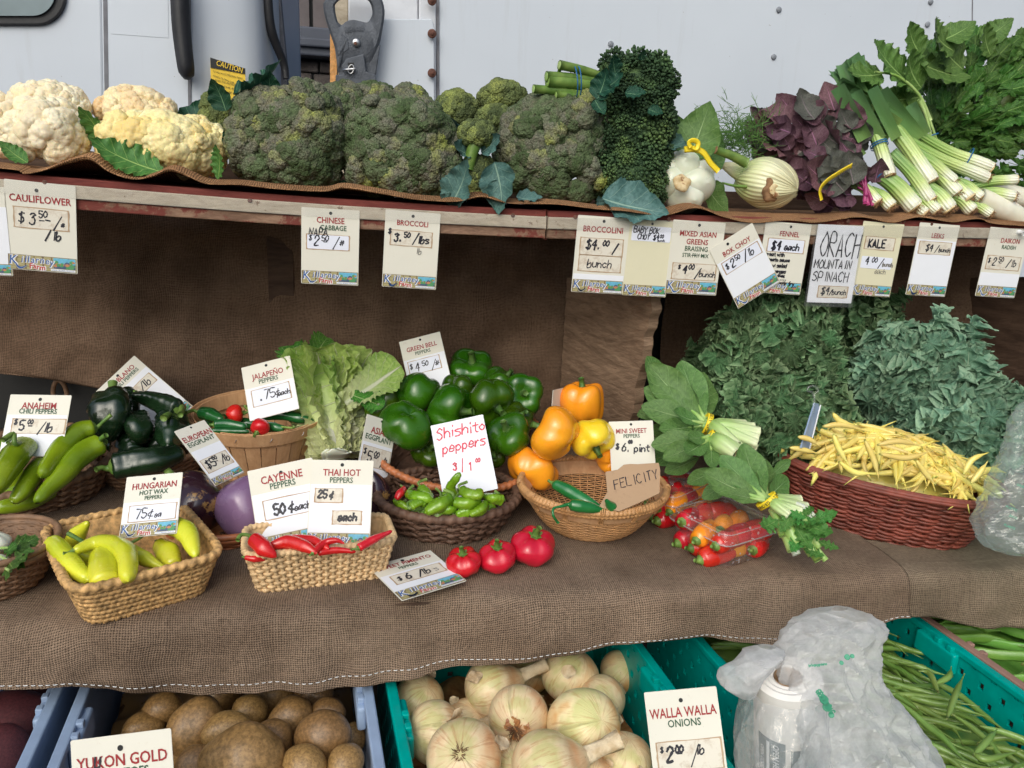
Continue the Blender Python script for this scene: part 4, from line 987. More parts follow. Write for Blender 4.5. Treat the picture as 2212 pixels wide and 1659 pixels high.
c_('narrow turned card reading EUROPEAN EGGPLANT above the dark eggplant', (376, 932), (441, 907), (436, 1064), ('d', 1.33, 1.38, 1.29), [('EUROPEAN', .46, .17, R_), ('EGGPLANT', .64, .14, G_)], [(.08, 1.12, .92, 1.55, 'sticker')],
   [('$5', .14, 1.42, .26, .04, K_), ('00', .42, 1.25, .12, .03, K_), ('-', .42, 1.4, .2, .03, K_), ('/', .62, 1.45, .28, .03, K_), ('lb', .72, 1.42, .2, .03, K_)], split=.78)
c_('card reading GREEN BELL PEPPERS standing behind the green bell peppers', (862, 739), (950, 716), (888, 872), ('d', 1.70, 1.70, 1.66), [('GREEN BELL', .31, .11, R_), ('PEPPERS', .43, .085, G_)], [(.10, .56, .84, .88, 'stickw')],
   [('$', .12, .74, .12, .022, K_), ('4', .24, .84, .2, .026, K_), ('50', .42, .74, .12, .022, K_), ('/', .62, .86, .22, .022, K_), ('#', .72, .82, .15, .02, K_)], split=.5)
c_('narrow turned card reading ASIAN EGGPLANT between napa cabbage and shishito basket', (793, 894), (857, 915), (775, 1050), ('d', 1.45, 1.50, 1.42), [('ASIAN', .44, .17, R_), ('EGGPLANT', .62, .14, G_)], [(.08, .80, .96, 1.30, 'sticker')],
   [('$', .10, 1.0, .14, .03, K_), ('5', .24, 1.18, .26, .036, K_), ('00', .44, 1.02, .14, .03, K_), ('-', .44, 1.14, .2, .03, K_), ('/', .68, 1.24, .26, .03, K_), ('lb', .78, 1.22, .2, .03, K_)], logo=False, split=.7)
c_('card reading CAYENNE PEPPERS in the red pepper tray, left of the THAI HOT card', (534, 1018), (674, 988), (566, 1198), ('d', 1.262, 1.262, 1.24), [('CAYENNE', .245, .115, R_), ('PEPPERS', .345, .09, G_)], [(.17, .50, .98, .78, 'stickw')],
   [('50', .30, .73, .15, .036, K_), ('¢', .53, .73, .16, .03, K_), ('each', .62, .73, .10, .02, K_)], split=.38, hole=(.5, .09))
c_('card reading THAI HOT PEPPERS in the red pepper tray, right of the CAYENNE card', (673, 993), (807, 995), (663, 1184), ('d', 1.255, 1.255, 1.23), [('THAI HOT', .25, .105, R_), ('PEPPERS', .36, .085, G_)], [(.10, .46, .52, .67, 'sticker'), (.40, .81, .84, 1.01, 'sticker')],
   [('25', .14, .61, .12, .032, K_), ('¢', .32, .61, .13, .026, K_), ('each', .48, .96, .12, .034, K_)], split=.39)
c_('large white card reading Shishito peppers 3 for $1.00 in red marker', (930, 920), (1043, 895), (956, 1082), ('d', 1.45, 1.45, 1.40), [], [], [('Shishito', .08, .30, .21, .022, 'marker_red', .2), ('peppers', .14, .58, .19, .022, 'marker_red', .2), ('3', .27, .93, .13, .028, 'marker_red'), ('/', .42, .97, .22, .02, 'marker_red', -.3), ('1', .55, 1.0, .15, .024, 'marker_red'), ('00', .70, .88, .07, .02, 'marker_red')], logo=False, hole=None, mat='cardw')
c_('slanting card reading HUNGARIAN HOT WAX PEPPERS in the yellow pepper tray', (274, 1031), (395, 1020), (209, 1168), ('d', 1.20, 1.20, 1.16), [('HUNGARIAN', .25, .11, R_, .52), ('HOT WAX', .36, .085, G_, .52), ('PEPPERS', .45, .07, G_, .52)], [(.13, .55, .94, .83, 'stickw')],
   [('75', .24, .78, .17, .02, K_), ('¢', .46, .78, .17, .018, K_), ('ea', .58, .78, .10, .018, K_)], split=.48)
c_('card reading SWEET PIMENTO PEPPERS lying flat on the burlap beside the red pimentos', (796, 1230), (929, 1193), (858, 1306), ('z', ZM+.012, ZM+.014, ZM+.012), [('SWEET PIMENTO', .20, .09, R_, .5), ('PEPPERS', .30, .07, G_, .5)], [(.14, .42, .9, .66, 'sticker')],
   [('$', .2, .58, .10, .024, K_), ('6', .32, .60, .15, .028, K_), ('/', .5, .62, .16, .022, K_), ('lb', .58, .60, .14, .022, K_), ('s', .76, .60, .12, .014, 'ink_grey')], split=.36, off=.004)
c_('small turned card reading ASSORTED COLORED SWEET PEPPERS propped on orange peppers', (1195, 843), (1229, 835), (1179, 902), ('d', 1.56, 1.64, 1.54), [('ASSORTED', .68, .22, 'ink_red'), ('COLORED', .96, .17, 'ink_dull'), ('SWEET PEPPERS', 1.18, .14, 'ink_dull')], [(.12, 1.35, .9, 1.7, 'sticker')], logo=False, hole=(.6, .2))
c_('card reading MINI SWEET PEPPERS $6.00 pint behind the cardboard sign', (1315, 911), (1410, 908), (1312, 1040), ('d', 1.50, 1.50, 1.48), [('MINI SWEET', .275, .105, R_), ('PEPPERS', .38, .085, G_)], [],
   [('$', .13, .62, .12, .036, K_), ('6.', .26, .68, .18, .030, K_), ('00', .42, .51, .07, .034, K_), ('pint', .54, .70, .16, .030, K_)], logo=False)
c_('large card reading YUKON GOLD POTATOES at the bottom edge, in front of potatoes', (152, 1600), (369, 1573), (158, 1760), ('d', .93, .93, .92), [('YUKON GOLD', .29, .11, R_), ('POTATOES', .40, .085, G_)], [], [('U', .23, .29, .10, .02, K_)], logo=False, hole=(.49, .09))
c_('card reading WALLA WALLA ONIONS with $2.00 price, beside the onion crate', (1391, 1496), (1547, 1482), (1400, 1740), ('d', 1.05, 1.05, 1.02), [('WALLA WALLA', .35, .125, R_), ('ONIONS', .475, .095, G_)], [(.09, .66, .95, 1.03, 'sticker')],
   [('$', .13, .78, .07, .02, K_), ('2', .20, .90, .18, .034, K_), ('00', .33, .80, .09, .028, K_), ('-', .35, .86, .12, .022, K_), ('/', .52, .95, .24, .02, K_), ('lb', .62, .84, .11, .02, K_)], logo=False, hole=(.49, .10))
# torn cardboard sign
Pc = [at_d(q('3', x, y), d) for x, y, d in ((975, 840, 1.345), (1015, 805, 1.35), (1060, 797, 1.35), (1110, 803, 1.352), (1165, 800, 1.354), (1248, 795, 1.355), (1256, 850, 1.35), (1250, 1005, 1.325), (1120, 1060, 1.31), (985, 1118, 1.30), (850, 1085, 1.30), (905, 990, 1.32), (893, 855, 1.342))]
nn = unit(np.cross(Pc[0]-Pc[5], Pc[9]-Pc[5])); nn = nn if nn@(EYE-Pc[0]) > 0 else -nn
pc0 = Pc[9]; Pc = [p-nn*((p-Pc[5])@nn) for p in Pc]
cb = thing('cardboard_sign', 'torn brown cardboard sign reading FELICITY in the bamboo bowl', 'sign', pc0)
mb = MB(); slab(mb, Pc[::-1], .003, nn); mb.build('card_board', MT['cardboard'], cb, smooth=False)
ex = unit(Pc[5]-Pc[4]); ex = unit(at_d(q('3', 1210, 900), 1.35)-at_d(q('3', 945, 985), 1.345)); ex = unit(ex-nn*(ex@nn)); ey = np.cross(nn, ex)
o = at_d(q('3', 945, 1010), 1.34); o = o-nn*((o-Pc[5])@nn); mb = MB(); hand(mb, 'FELICITY', 0, 0, m_(22, o), m_(1.9, o), o, ex, ey, nn, .25, jit=.2); mb.build('handwriting', MT['ink'], cb, smooth=False)
# caution label and cast lettering on the truck
def flat_text(s, p0, p1, b, h_px, mat, par, nm, up=.0012, off=0):
    o = TB(*p0, b); e = TB(*p1, b); ex = unit(e-o); ey = unit(ZV-ex*(ZV@ex)); nn = np.cross(ex, ey); W = np.linalg.norm(e-o)
    if nn@(EYE-o) < 0: nn = -nn
    mb = MB(); printed(mb, s, 0, 0, m_(h_px, o), o, ex, ey, nn, align='l', width=W, sx=W/((text_geo(s, off)[0][:, 0].ptp() if hasattr(np.ndarray, 'ptp') else np.ptp(text_geo(s, off)[0][:, 0]))*m_(h_px, o)/.7), up=up, off=off); return mb.build(nm, MT[mat], par, smooth=False)
flat_text('CAUTION', (467, 141), (523, 158), BC-.028, 11, 'yellow', truck, 'label_text', off=.01)
for i, s in enumerate(['TO HELP AVOID PERSONAL INJURY', 'WHEN TILTING CAB', '1. READ THE INSTRUCTIONS', '2. SET THE BRAKE', '3. TILT THE CAB SLOWLY']):
    flat_text(s, (460, 156+i*9), (524 if i != 1 else 505, 172+i*9), BC-.026, 4, 'black', truck, 'label_text')
for i, (p0, p1) in enumerate((((458, 120+95), (528, 120+108)), ((459, 250), (528, 262)))): pass
flat_text('EBERHARD', q('B', 152, 196), q('B', 274, 186), BT-.082, 9, 'cast', LATCH, 'cast_lettering', up=.002, off=.02)
# ------------------------------------------------------------------ baskets
def ring(rx, ry, N, ex=2.0):
    """closed outline (superellipse), evenly spaced; returns positions and outward normals"""
    th = np.linspace(0, 2*PI, 720, endpoint=False)
    c, s = np.cos(th), np.sin(th)
    x = rx*np.sign(c)*np.abs(c)**(2/ex); y = ry*np.sign(s)*np.abs(s)**(2/ex)
    P = np.stack([x, y], 1); Q = np.concatenate([P, P[:1]]); L = np.concatenate([[0], np.cumsum(np.linalg.norm(np.diff(Q, axis=0), axis=1))])
    t = np.arange(N)/N*L[-1]
    X = np.stack([np.interp(t, L, Q[:, 0]), np.interp(t, L, Q[:, 1])], 1)
    T = np.roll(X, -1, 0)-np.roll(X, 1, 0); T /= np.linalg.norm(T, axis=1)[:, None]+1e-9
    return X, np.stack([T[:, 1], -T[:, 0]], 1)
def bframe(yaw, tilt=(0, 0)):
    """local x along the stand turned by yaw; tilt about x (towards viewer) and y"""
    return np.array(Matrix.Rotation(PSI+yaw, 3, 'Z') @ Matrix.Rotation(tilt[0], 3, 'X') @ Matrix.Rotation(tilt[1], 3, 'Y'))
def basket(label, C, rx, ry, H, base=.7, yaw=0, tilt=(0, 0), ex=2.0, rows=12, stakes=24, sr=.003, amp=.003, mat='wicker', rim='wicker', rimr=.006, style='weave', pw=.8, name='basket', cat='basket', liner=True, flat=(1, 1), jit=.0, rimwrap=60, stake_mat=None, hoops=(), sr_seg=5):
    C = np.asarray(C, float); Rm = bframe(yaw, tilt); t_ = thing(name, label, cat, C)
    T3 = lambda V: C+np.asarray(V)@Rm.T
    prof = lambda t: base+(1-base)*t**pw
    N = stakes*6
    X, Nm = ring(1, ry/rx, N, ex)
    r_ = random.Random(len(label))
    def path(t, off):
        k = prof(t)*rx; P = X*k+Nm*np.asarray(off)[:, None]
        return np.concatenate([P, np.full((N, 1), t*H)], 1)
    idx = np.arange(N)
    mb = MB(); dt = 1/(rows+.4)
    for i in range(rows):
        t = (i+.5)*dt
        ph = PI*i
        wob = (np.sin(idx/N*2*PI*r_.randint(2, 5)+r_.random()*6)+np.sin(idx/N*2*PI*r_.randint(6, 11)+r_.random()*6)*.6)*jit
        if style == 'weave': off = amp*np.cos(idx/N*2*PI*stakes/2+ph); cr = None; 
        elif style == 'beads': off = np.zeros(N)+0*idx; nb = stakes*2; cr = lambda t_0, th, i=i: 1.0*(.62+.5*np.abs(np.sin(PI*nb*t_0+i*PI/2+.0)))*np.ones_like(th)
        elif style == 'braid': off = amp*np.cos(idx/N*2*PI*stakes/2+ph); cr = lambda t_0, th, i=i: (1+.45*np.sin(2*PI*stakes*1.5*t_0+(1 if i % 2 else -1)*th*2))
        P = path(t, off); P[:, 2] += wob
        P = T3(P)
        V, F, u, w_ = sweep(P, sr, seg=sr_seg if style != 'braid' else 6, closed=True, raw=True, cross=cr, flat=flat, up=Rm[:, 2])
        mb.add(V, F)
    o = mb.build('woven_side', MT[mat], t_); o['kind'] = 'stuff'
    mb = MB()
    sx, sn = ring(1, ry/rx, stakes, ex)
    for i in range(stakes):
        P = [np.append(sx[i]*prof(t)*rx, t*H) for t in np.linspace(0, 1.0, 5)]
        V, F, u, w_ = sweep(T3(P), sr*.95, 5, 4, caps=False); mb.add(V, F)
    o = mb.build('stakes', MT[stake_mat or mat], t_); o['kind'] = 'stuff'
    # rim
    for j, (tz, rr, oo) in enumerate([(1.0, rimr, 0)]+list(hoops)):
        k = prof(tz)*rx; P = np.concatenate([X*k+Nm*oo, np.full((N, 1), tz*H)], 1)
        P = T3(P)
        fine = catmull(np.concatenate([P, P[:1]]), N*2+1)[:-1] if rimwrap else P
        cr = (lambda t_0, th: 1+.16*np.sin(2*PI*rimwrap*t_0+th*.8)) if rimwrap else None
        mb = MB(); V, F, u, w_ = sweep(fine, rr, seg=8, closed=True, raw=True, cross=cr, up=Rm[:, 2]); mb.add(V, F); mb.build('rim', MT[rim], t_)
    # bottom and lining
    mb = MB(); k = base*rx; V = np.concatenate([np.concatenate([X*k*f, np.full((N, 1), .002)], 1) for f in (1, .66, .33, .02)]); mb.add(T3(V), gridF(4, N, False, True)); mb.build('bottom', MT[mat], t_)
    if liner:
        mb = MB(); ts = np.linspace(0, .97, 7); V = np.concatenate([path(t, np.full(N, -sr*1.1)) for t in ts]); mb.add(T3(V), gridF(7, N, False, True)); mb.build('lining', MT[mat], t_)
    return t_, C, Rm
def base_under(rimc, z, H, Rm):
    """base centre of a basket whose rim centre shows at rimc: the rim lies H above the shelf"""
    P = at_z(rimc, z+H); return P-ZV*H
# straw tray with yellow wax peppers
def tray(label, corners, H, zb, base, **k):
    """corners of the rim in the picture: front left, front right, back right, back left"""
    P = [at_z(c, zb+H) for c in corners]; c = sum(P)/4; exd = unit(P[1]-P[0]+P[2]-P[3]); yaw = math.atan2(exd[1], exd[0])-PSI
    rx = (np.linalg.norm(P[1]-P[0])+np.linalg.norm(P[2]-P[3]))/4; ry = (np.linalg.norm(P[3]-P[0])+np.linalg.norm(P[2]-P[1]))/4
    return basket(label, c-ZV*H, rx, ry, H, base=base, yaw=yaw, **k)+(rx, ry)
T_HUN = tray('rectangular straw basket of yellow wax peppers, at the lower left of the shelf', [(184, 1288), (492, 1184), (372, 1090), (66, 1135)], .068, ZM+.002, .8, ex=7, rows=8, stakes=44, sr=.0048, amp=0, mat='hyacinth', rim='hyacinth', rimr=.0066, style='beads', pw=1, rimwrap=60)
T_CAY = tray('rectangular pale cane tray of red cayenne peppers under two price cards', [(517, 1206), (853, 1168), (834, 1112), (540, 1136)], .066, ZM+.002, .86, ex=8, rows=11, stakes=54, sr=.0036, amp=.003, mat='cane', rim='cane', rimr=.0055, style='weave', flat=(.9, .4), pw=1, rimwrap=70)
H_ = .062
C_SHI = base_under((968, 1062), ZM, H_, None)
T_SHI = basket('round brown braided wicker basket of small green shishito peppers', C_SHI, m_(150, C_SHI), m_(142, C_SHI), H_, base=.72, rows=8, stakes=26, sr=.0042, amp=.0035, mat='wicker_dark', rim='wicker_dark', rimr=.0085, style='braid', liner=False, rimwrap=44, yaw=.1)
H_ = .088
C_FEL = base_under((1281, 1043), ZM, H_, None)
T_FEL = basket('golden bamboo bowl holding three long green peppers and a cardboard sign', C_FEL, m_(154, C_FEL), m_(150, C_FEL), H_, base=.42, rows=26, stakes=46, sr=.0014, amp=.0011, mat='bamboo', rim='bamboo', rimr=.0055, liner=False, rimwrap=110, pw=.52, name='bowl', cat='bowl', hoops=((.965, .0055, .003), (.90, .0055, .0035)))
mb = MB(); X, Nm = ring(1, .975, 96, 2); pr = lambda t: .42+.58*t**.52
for oo in (.0042, -.004):
    V = np.concatenate([np.concatenate([X*pr(t)*m_(154, C_FEL)+Nm*oo, np.full((96, 1), t*H_)], 1) for t in (.70, .78, .88, .97)])
    mb.add(C_FEL+V@bframe(0).T, gridF(4, 96, False, True))
mb.build('rim_hoop', MT['splint'], T_FEL[0])
for i in range(13):
    a = i/13*2*PI+.2; d = np.array([math.cos(a), math.sin(a)*.975]); mb = MB()
    for k in range(3):
        aa = a+(k-1)*.024; d = np.array([math.cos(aa), math.sin(aa)*.975]); r0 = m_(154, C_FEL)
        P = [np.append(d*(pr(t)*r0+o_), t*H_) for t, o_ in ((.70, .006), (.85, .0068), (1.0, .0075), (1.075, 0), (1.0, -.0065))]
        V, F, u, w_ = sweep(C_FEL+np.array(P)@bframe(0).T, .0014, 14, 5); mb.add(V, F)
    mb.build('cane_binding', MT['bamboo'], T_FEL[0])
# basket of green bell peppers, tipped towards the viewer
C_GB = at_d((985, 925), 1.56); C_GB[2] = ZM+.045
T_GB = basket('round dark wicker basket with glossy cane rim heaped with green bell peppers', C_GB-V3(0, -.03, .03), .182, .165, .10, base=.72, tilt=(rad(16), rad(2)), rows=13, stakes=34, sr=.004, amp=.003, mat='wicker_dark', rim='rimcane', rimr=.0075, rimwrap=90)
# bushel basket of jalapenos
def bushel():
    H = .125; Cb = at_z((562, 1024), ZM); Cb = Cb+N_*.05; R = .137; Rm = bframe(0, (rad(4), 0)); t_ = thing('bushel_basket', 'round wooden splint basket of jalapeno peppers left of the napa cabbage', 'basket', Cb)
    T3 = lambda V: Cb+np.asarray(V)@Rm.T; n = 26; pf = lambda t: .70+.30*t
    for i in range(n):
        a0, a1 = i/n*2*PI, (i+.94)/n*2*PI; mb = MB(); V = []
        k = .0012*(i % 2)
        for rr in (R+k, R-.002+k):
            for t in (0, .5, 1):
                for a in np.linspace(a0, a1, 4): V.append((math.cos(a)*rr*pf(t), math.sin(a)*rr*pf(t), H*t))
        F = [tuple(f) for f in gridF(3, 4)]+[tuple(f+12) for f in gridF(3, 4)[:, ::-1]]+[(8+i_, 9+i_, 21+i_, 20+i_) for i_ in range(3)]
        mb.add(T3(V), F); mb.build('splint', MT['splint'], t_, smooth=False)
    def hoop(t0, t1, out, nm, thick=.003):
        N = 72; V = []
        for rr, t in ((out, t0), (out+thick, t0), (out+thick, t1), (out, t1)):
            for a in np.linspace(0, 2*PI, N, endpoint=False): V.append((math.cos(a)*(R*pf(t)+rr), math.sin(a)*(R*pf(t)+rr), H*t))
        mb = MB(); mb.add(T3(V), gridF(4, N, True, True)); bevel(mb.build(nm, MT['splint'], t_, smooth=False), .001)
    hoop(.80, 1.04, .0022, 'hoop'); hoop(.80, 1.03, -.007, 'hoop'); hoop(0, .12, .002, 'hoop')
    for i in range(13):
        a = (i+.3)/13*2*PI; c = T3([(math.cos(a)*(R*pf(.93)+.0056), math.sin(a)*(R*pf(.93)+.0056), H*.93)])[0]; d = Rm@V3(math.cos(a), math.sin(a), 0); tt = unit(np.cross(ZV, d)*.6+ZV)
        mb = MB(); V, F, u, w_ = sweep([c-tt*.005-d*.001, c-tt*.004+d*.0006, c+tt*.004+d*.0006, c+tt*.005-d*.001], .0006, 6, 5); mb.add(V, F); mb.build('staple', MT['steel'], t_)
    mb = MB(); disc(mb, Cb+ZV*.001, ZV, R*.7, .003, 40); mb.build('bottom', MT['splint'], t_)
    return t_, Cb, R, H
T_BU = bushel()
# poblano and anaheim baskets
C_PO = at_z((305, 1062), ZM)+N_*.10
T_PO = basket('oval brown wicker basket heaped with dark green poblano peppers', C_PO, .112, .125, .085, base=.7, tilt=(rad(12), 0), rows=13, stakes=28, sr=.0032, amp=.0028, mat='wicker', rim='wicker', rimr=.006, rimwrap=50)
C_AN = at_z((40, 1105), ZM)+N_*.085
T_AN = basket('brown wicker basket of long light green Anaheim peppers at the left edge', C_AN, .150, .135, .075, base=.72, tilt=(rad(8), rad(-4)), yaw=.2, rows=10, stakes=30, sr=.004, amp=.0038, mat='wicker', rim='wicker', rimr=.0085, style='braid', rimwrap=44)
C_BW = at_z((-22, 1290), ZM+.001)
T_BW = basket('brown woven bowl with a leafy sprig at the left edge of the shelf', C_BW+N_*.03, .085, .085, .075, base=.5, rows=13, stakes=30, sr=.0028, amp=.0022, mat='wicker', rim='wicker', rimr=.005, rimwrap=0, name='bowl', cat='bowl', hoops=((.88, .006, .002),), pw=.6)
C_EG = at_z((485, 1160), ZM+.001)+N_*.045
T_EG = basket('shallow round bamboo tray under the two purple eggplants', C_EG, .115, .105, .026, base=.9, rows=5, stakes=26, sr=.0022, amp=.002, mat='rimcane', rim='rimcane', rimr=.006, rimwrap=0, hoops=((.75, .006, .001),), name='tray', cat='tray')
# red willow basket of yellow beans
Pl, Pr = at_z((1690, 975), ZM+.105), at_z((2168, 1078), ZM+.075)
C_WI = at_z((1945, 1168), ZM)+N_*.085; exd = unit((Pr-Pl)*[1, 1, 0]); yw = math.atan2(exd[1], exd[0])-PSI
C_WI[2] = ZM+.003
T_WI = basket('long oval reddish willow basket heaped with yellow wax beans', C_WI, np.linalg.norm((Pr-Pl)[:2])/2, .098, .118, base=.78, yaw=yw-.02, tilt=(rad(7), rad(4)), ex=2.3, rows=25, stakes=30, sr=.0034, amp=.0036, mat='willow', rim='willow', rimr=.0058, jit=.0016, rimwrap=0, hoops=((.97, .004, .005), (1.03, .0035, -.002)), pw=.9)
# ------------------------------------------------------------------ produce: shapes
def orient(V, C, fr): return np.asarray(C)+np.asarray(V)@np.asarray(fr).T
def vdir(r, u, t=0):
    """direction given as seen by the viewer: right, up, towards"""
    return unit(RT*r+UP*u-FW*t)
def bell_geo(R, H, lobes=4, seed=0, nu=30, nv=48, tip=.12, top=.16, taper=.86, groove=.15, lump=.07, squat=False):
    r = np.random.RandomState(seed)
    t = np.linspace(0, 1, nu)[:, None]; th = np.linspace(0, 2*PI, nv, endpoint=False)[None, :]
    pol = t*PI
    prof = np.sin(pol)**.62*(1-(1-taper)*t)
    ph = r.uniform(0, 6.28); lw = 1+r.uniform(-.06, .06)*np.cos(th*1+ph)+.04*np.cos(2*th+r.uniform(0, 6))
    g = 1-(groove*(.75+.5*t))*(1-np.abs(np.cos(lobes*(th-ph)/2+.35*np.sin(t*3+seed))))**1.7
    rad_ = R*prof*g*lw
    z = H*(.5-t)
    c = prof/prof.max()
    z = np.where(t < .5, z-top*H*(1-c)**1.5*2.2*(t < .5), z+tip*H*(1-c)**1.5*2.2)
    z = z+H*.05*np.cos(lobes*(th-ph))*(t > .5)*(c)*1.0+H*.035*np.cos(lobes*(th-ph))*(t < .5)*c
    V = np.stack([rad_*np.cos(th), rad_*np.sin(th), z*np.ones_like(th)], -1).reshape(-1, 3)
    V = V*(1+lump*nz(V/R, 1.7, seed+5))[:, None]
    bend = r.uniform(-.12, .12, 2); V[:, 0] += bend[0]*V[:, 2]**2/R*2; V[:, 1] += bend[1]*V[:, 2]**2/R*2
    return V*[1.17, 1.17, 1.08], gridF(nu, nv, False, True), np.repeat(t[:, 0], nv), np.tile(th[0]/(2*PI), nu)
def bell(label, C, R, H, d, mat, seed, name='bell_pepper', cat='bell pepper', group=None, stem='stem_d', stemk=1.0, zk=1.4, **k):
    """d: direction the stem end points"""
    fr = frame(d, V3(1, .3, .2)); V, F, u, w_ = bell_geo(R, H, seed=seed, **k); V[:, 2] *= zk/1.08
    t_ = thing(name, label, cat, C, group); mb = MB(); mb.add(orient(V, C, fr), F, 0, u, w_); mb.build('pepper_flesh', MT[mat], t_)
    r = random.Random(seed); mb = MB(); tp = k.get('top', .16)
    z0 = zk*H*(.5-2.2*tp)+.02*H; H = H*1.2
    th = np.linspace(0, 2*PI, 20, endpoint=False); rr = R*(.30+.08*np.cos(5*th+seed))*stemk
    V = np.concatenate([np.stack([rr*np.cos(th), rr*np.sin(th), np.full(20, z0-.0005)+.07*H*(rr/R/.3)**2], 1), np.stack([rr*.55*np.cos(th), rr*.55*np.sin(th), np.full(20, z0+.05*H)], 1)])
    mb.add(orient(V, C, fr), gridF(2, 20, False, True))
    L = R*.34*stemk; bx, by = r.uniform(-.3, .3)*L, r.uniform(-.3, .3)*L
    V, F, u, w_ = sweep([(0, 0, z0-.02*H), (0, 0, z0+.10*H), (bx*.4, by*.4, z0+.12*H+L*.5), (bx, by, z0+.12*H+L)], np.array([.26, .15, .11, .14])*R*stemk, 12, 10, cross=lambda t, th: 1+.12*np.cos(5*th)); mb.add(orient(V, C, fr), F)
    mb.build('stem', MT[stem], t_)
    return t_
def long_pepper(label, pts, rads, mat, stem=None, seed=0, name='chili_pepper', cat='pepper', group=None, lobes=3, groove=.06, lump=.06, srad=.22, smat='stem', n=36, seg=18, wr=0.0, stemcap=1.0):
    """pts: shoulder to tip in the world; stem: points continuing from the shoulder"""
    pts = [np.asarray(p, float) for p in pts]; C0 = sum(pts)/len(pts)
    t_ = thing(name, label, cat, C0, group)
    r = np.random.RandomState(seed); ph = r.uniform(0, 6)
    def cr(t, th): return (1-groove*(1-np.abs(np.cos(lobes*(th-ph)/2+t*1.2)))**1.5*2)*(1+wr*np.sin(t*40+3*np.sin(th*2+seed)+seed)*np.sin(th*3+t*9))
    mb = MB(); C = catmull(pts, n)
    tt = np.linspace(0, 1, n); R = np.interp(tt, np.linspace(0, 1, len(rads)), rads)
    e = np.clip(tt/.07, 0, 1); R = R*np.sqrt(1-(1-e)**2)*1.0; e2 = np.clip((1-tt)/.10, 0, 1); R = R*np.sqrt(1-(1-e2)**2)+1e-5
    V, F, u, w_ = sweep(C, R, seg=seg, raw=True, cross=cr)
    mr = max(rads); V = V+(unit_rows(V-np.repeat(C, seg, 0) if len(V) == n*seg else V-np.concatenate([np.repeat(C, seg, 0), C[:1], C[-1:]])))*(lump*mr*nz(V/mr, 1.1, seed))[:, None]
    mb.add(V, F, 0, u, w_); mb.build('pepper_flesh', MT[mat], t_)
    ax = unit(C[0]-C[2]); sr = mr*srad
    S = [C[0]-ax*sr*.5, C[0]+ax*sr*1.0]+([np.asarray(p, float) for p in stem] if stem is not None else [C[0]+ax*mr*.5, C[0]+ax*mr*.8+ZV*mr*.1])
    mb = MB(); V, F, u, w_ = sweep(S, [sr*1.35*stemcap, sr*1.1, sr*.75, sr*.8, sr*.95], 18, 9); mb.add(V, F)
    r0 = rads[0]*.62*stemcap; fr = frame(ax); th = np.linspace(0, 2*PI, 16, endpoint=False); k = 1+.18*np.cos(5*th)
    Vc = [np.stack([np.cos(th)*r0*f*k, np.sin(th)*r0*f*k, np.full(16, zz)], 1) for f, zz in ((1.0, -r0*.55*0-r0*.22), (.72, r0*.06), (.35, r0*.22))]
    mb.add(orient(np.concatenate(Vc), C[0]-ax*0, fr), gridF(3, 16, False, True)); mb.build('stem', MT[smat], t_)
    return t_
def unit_rows(A): return A/(np.linalg.norm(A, axis=1)[:, None]+1e-9)
def ico(sub):
    bm = bmesh.new(); bmesh.ops.create_icosphere(bm, subdivisions=sub, radius=1); V = np.array([v.co[:] for v in bm.verts]); F = [tuple(v.index for v in f.verts) for f in bm.faces]; bm.free(); return V, F
ICO = {}
def get_ico(s):
    if s not in ICO: ICO[s] = ico(s)
    return ICO[s]
def bumps(V, n, r, seed, front=None):
    g = np.random.RandomState(seed); C = g.normal(size=(n*3, 3)); C /= np.linalg.norm(C, axis=1)[:, None]
    keep = []
    for c in C:
        if all(np.linalg.norm(c-k) > r*1.05 for k in keep): keep.append(c)
        if len(keep) >= n: break
    C = np.array(keep); out = np.zeros(len(V))
    for i in range(0, len(V), 2000):
        D = np.linalg.norm(V[i:i+2000, None]-C[None], axis=2); rr = r*(1+.25*np.sin(np.arange(len(C))*2.4))
        out[i:i+2000] = np.sqrt(np.maximum(0, rr**2-D**2)).max(1)
    return out
def floret_meshes(name, mats, sub=5, n1=16, r1=.62, a1=.55, n2=260, r2=.15, a2=.9, flatz=.85, k=4, n3=0, r3=0, a3=0):
    V0, F0 = get_ico(sub); out = []
    for s in range(k):
        d = .62+bumps(V0, n1, r1, s*7+1)*a1
        d = d+bumps(V0, n2, r2, s*7+2)*a2
        if n3: d = d+bumps(V0, n3, r3, s*7+3)*a3
        V = V0*d[:, None]; V[:, 2] = np.where(V[:, 2] < 0, V[:, 2]*.6, V[:, 2]*flatz); V = V/np.abs(V).max()
        mb = MB(); mb.add(V, F0); out.append(mb)
    return out
FL_B = floret_meshes('f', None, n1=13, r1=.62, a1=.5, n2=420, r2=.11, a2=.9)
FL_C = floret_meshes('f', None, n1=11, r1=.66, a1=.6, n2=150, r2=.19, a2=.55, flatz=.8)
_fm = {}
def fmesh(kind, s, mat):
    k = (kind, s, mat)
    if k not in _fm: _fm[k] = (FL_B if kind == 'B' else FL_C if kind == 'C' else FL_D)[s].mesh('floret', MT[mat])
    return _fm[k]
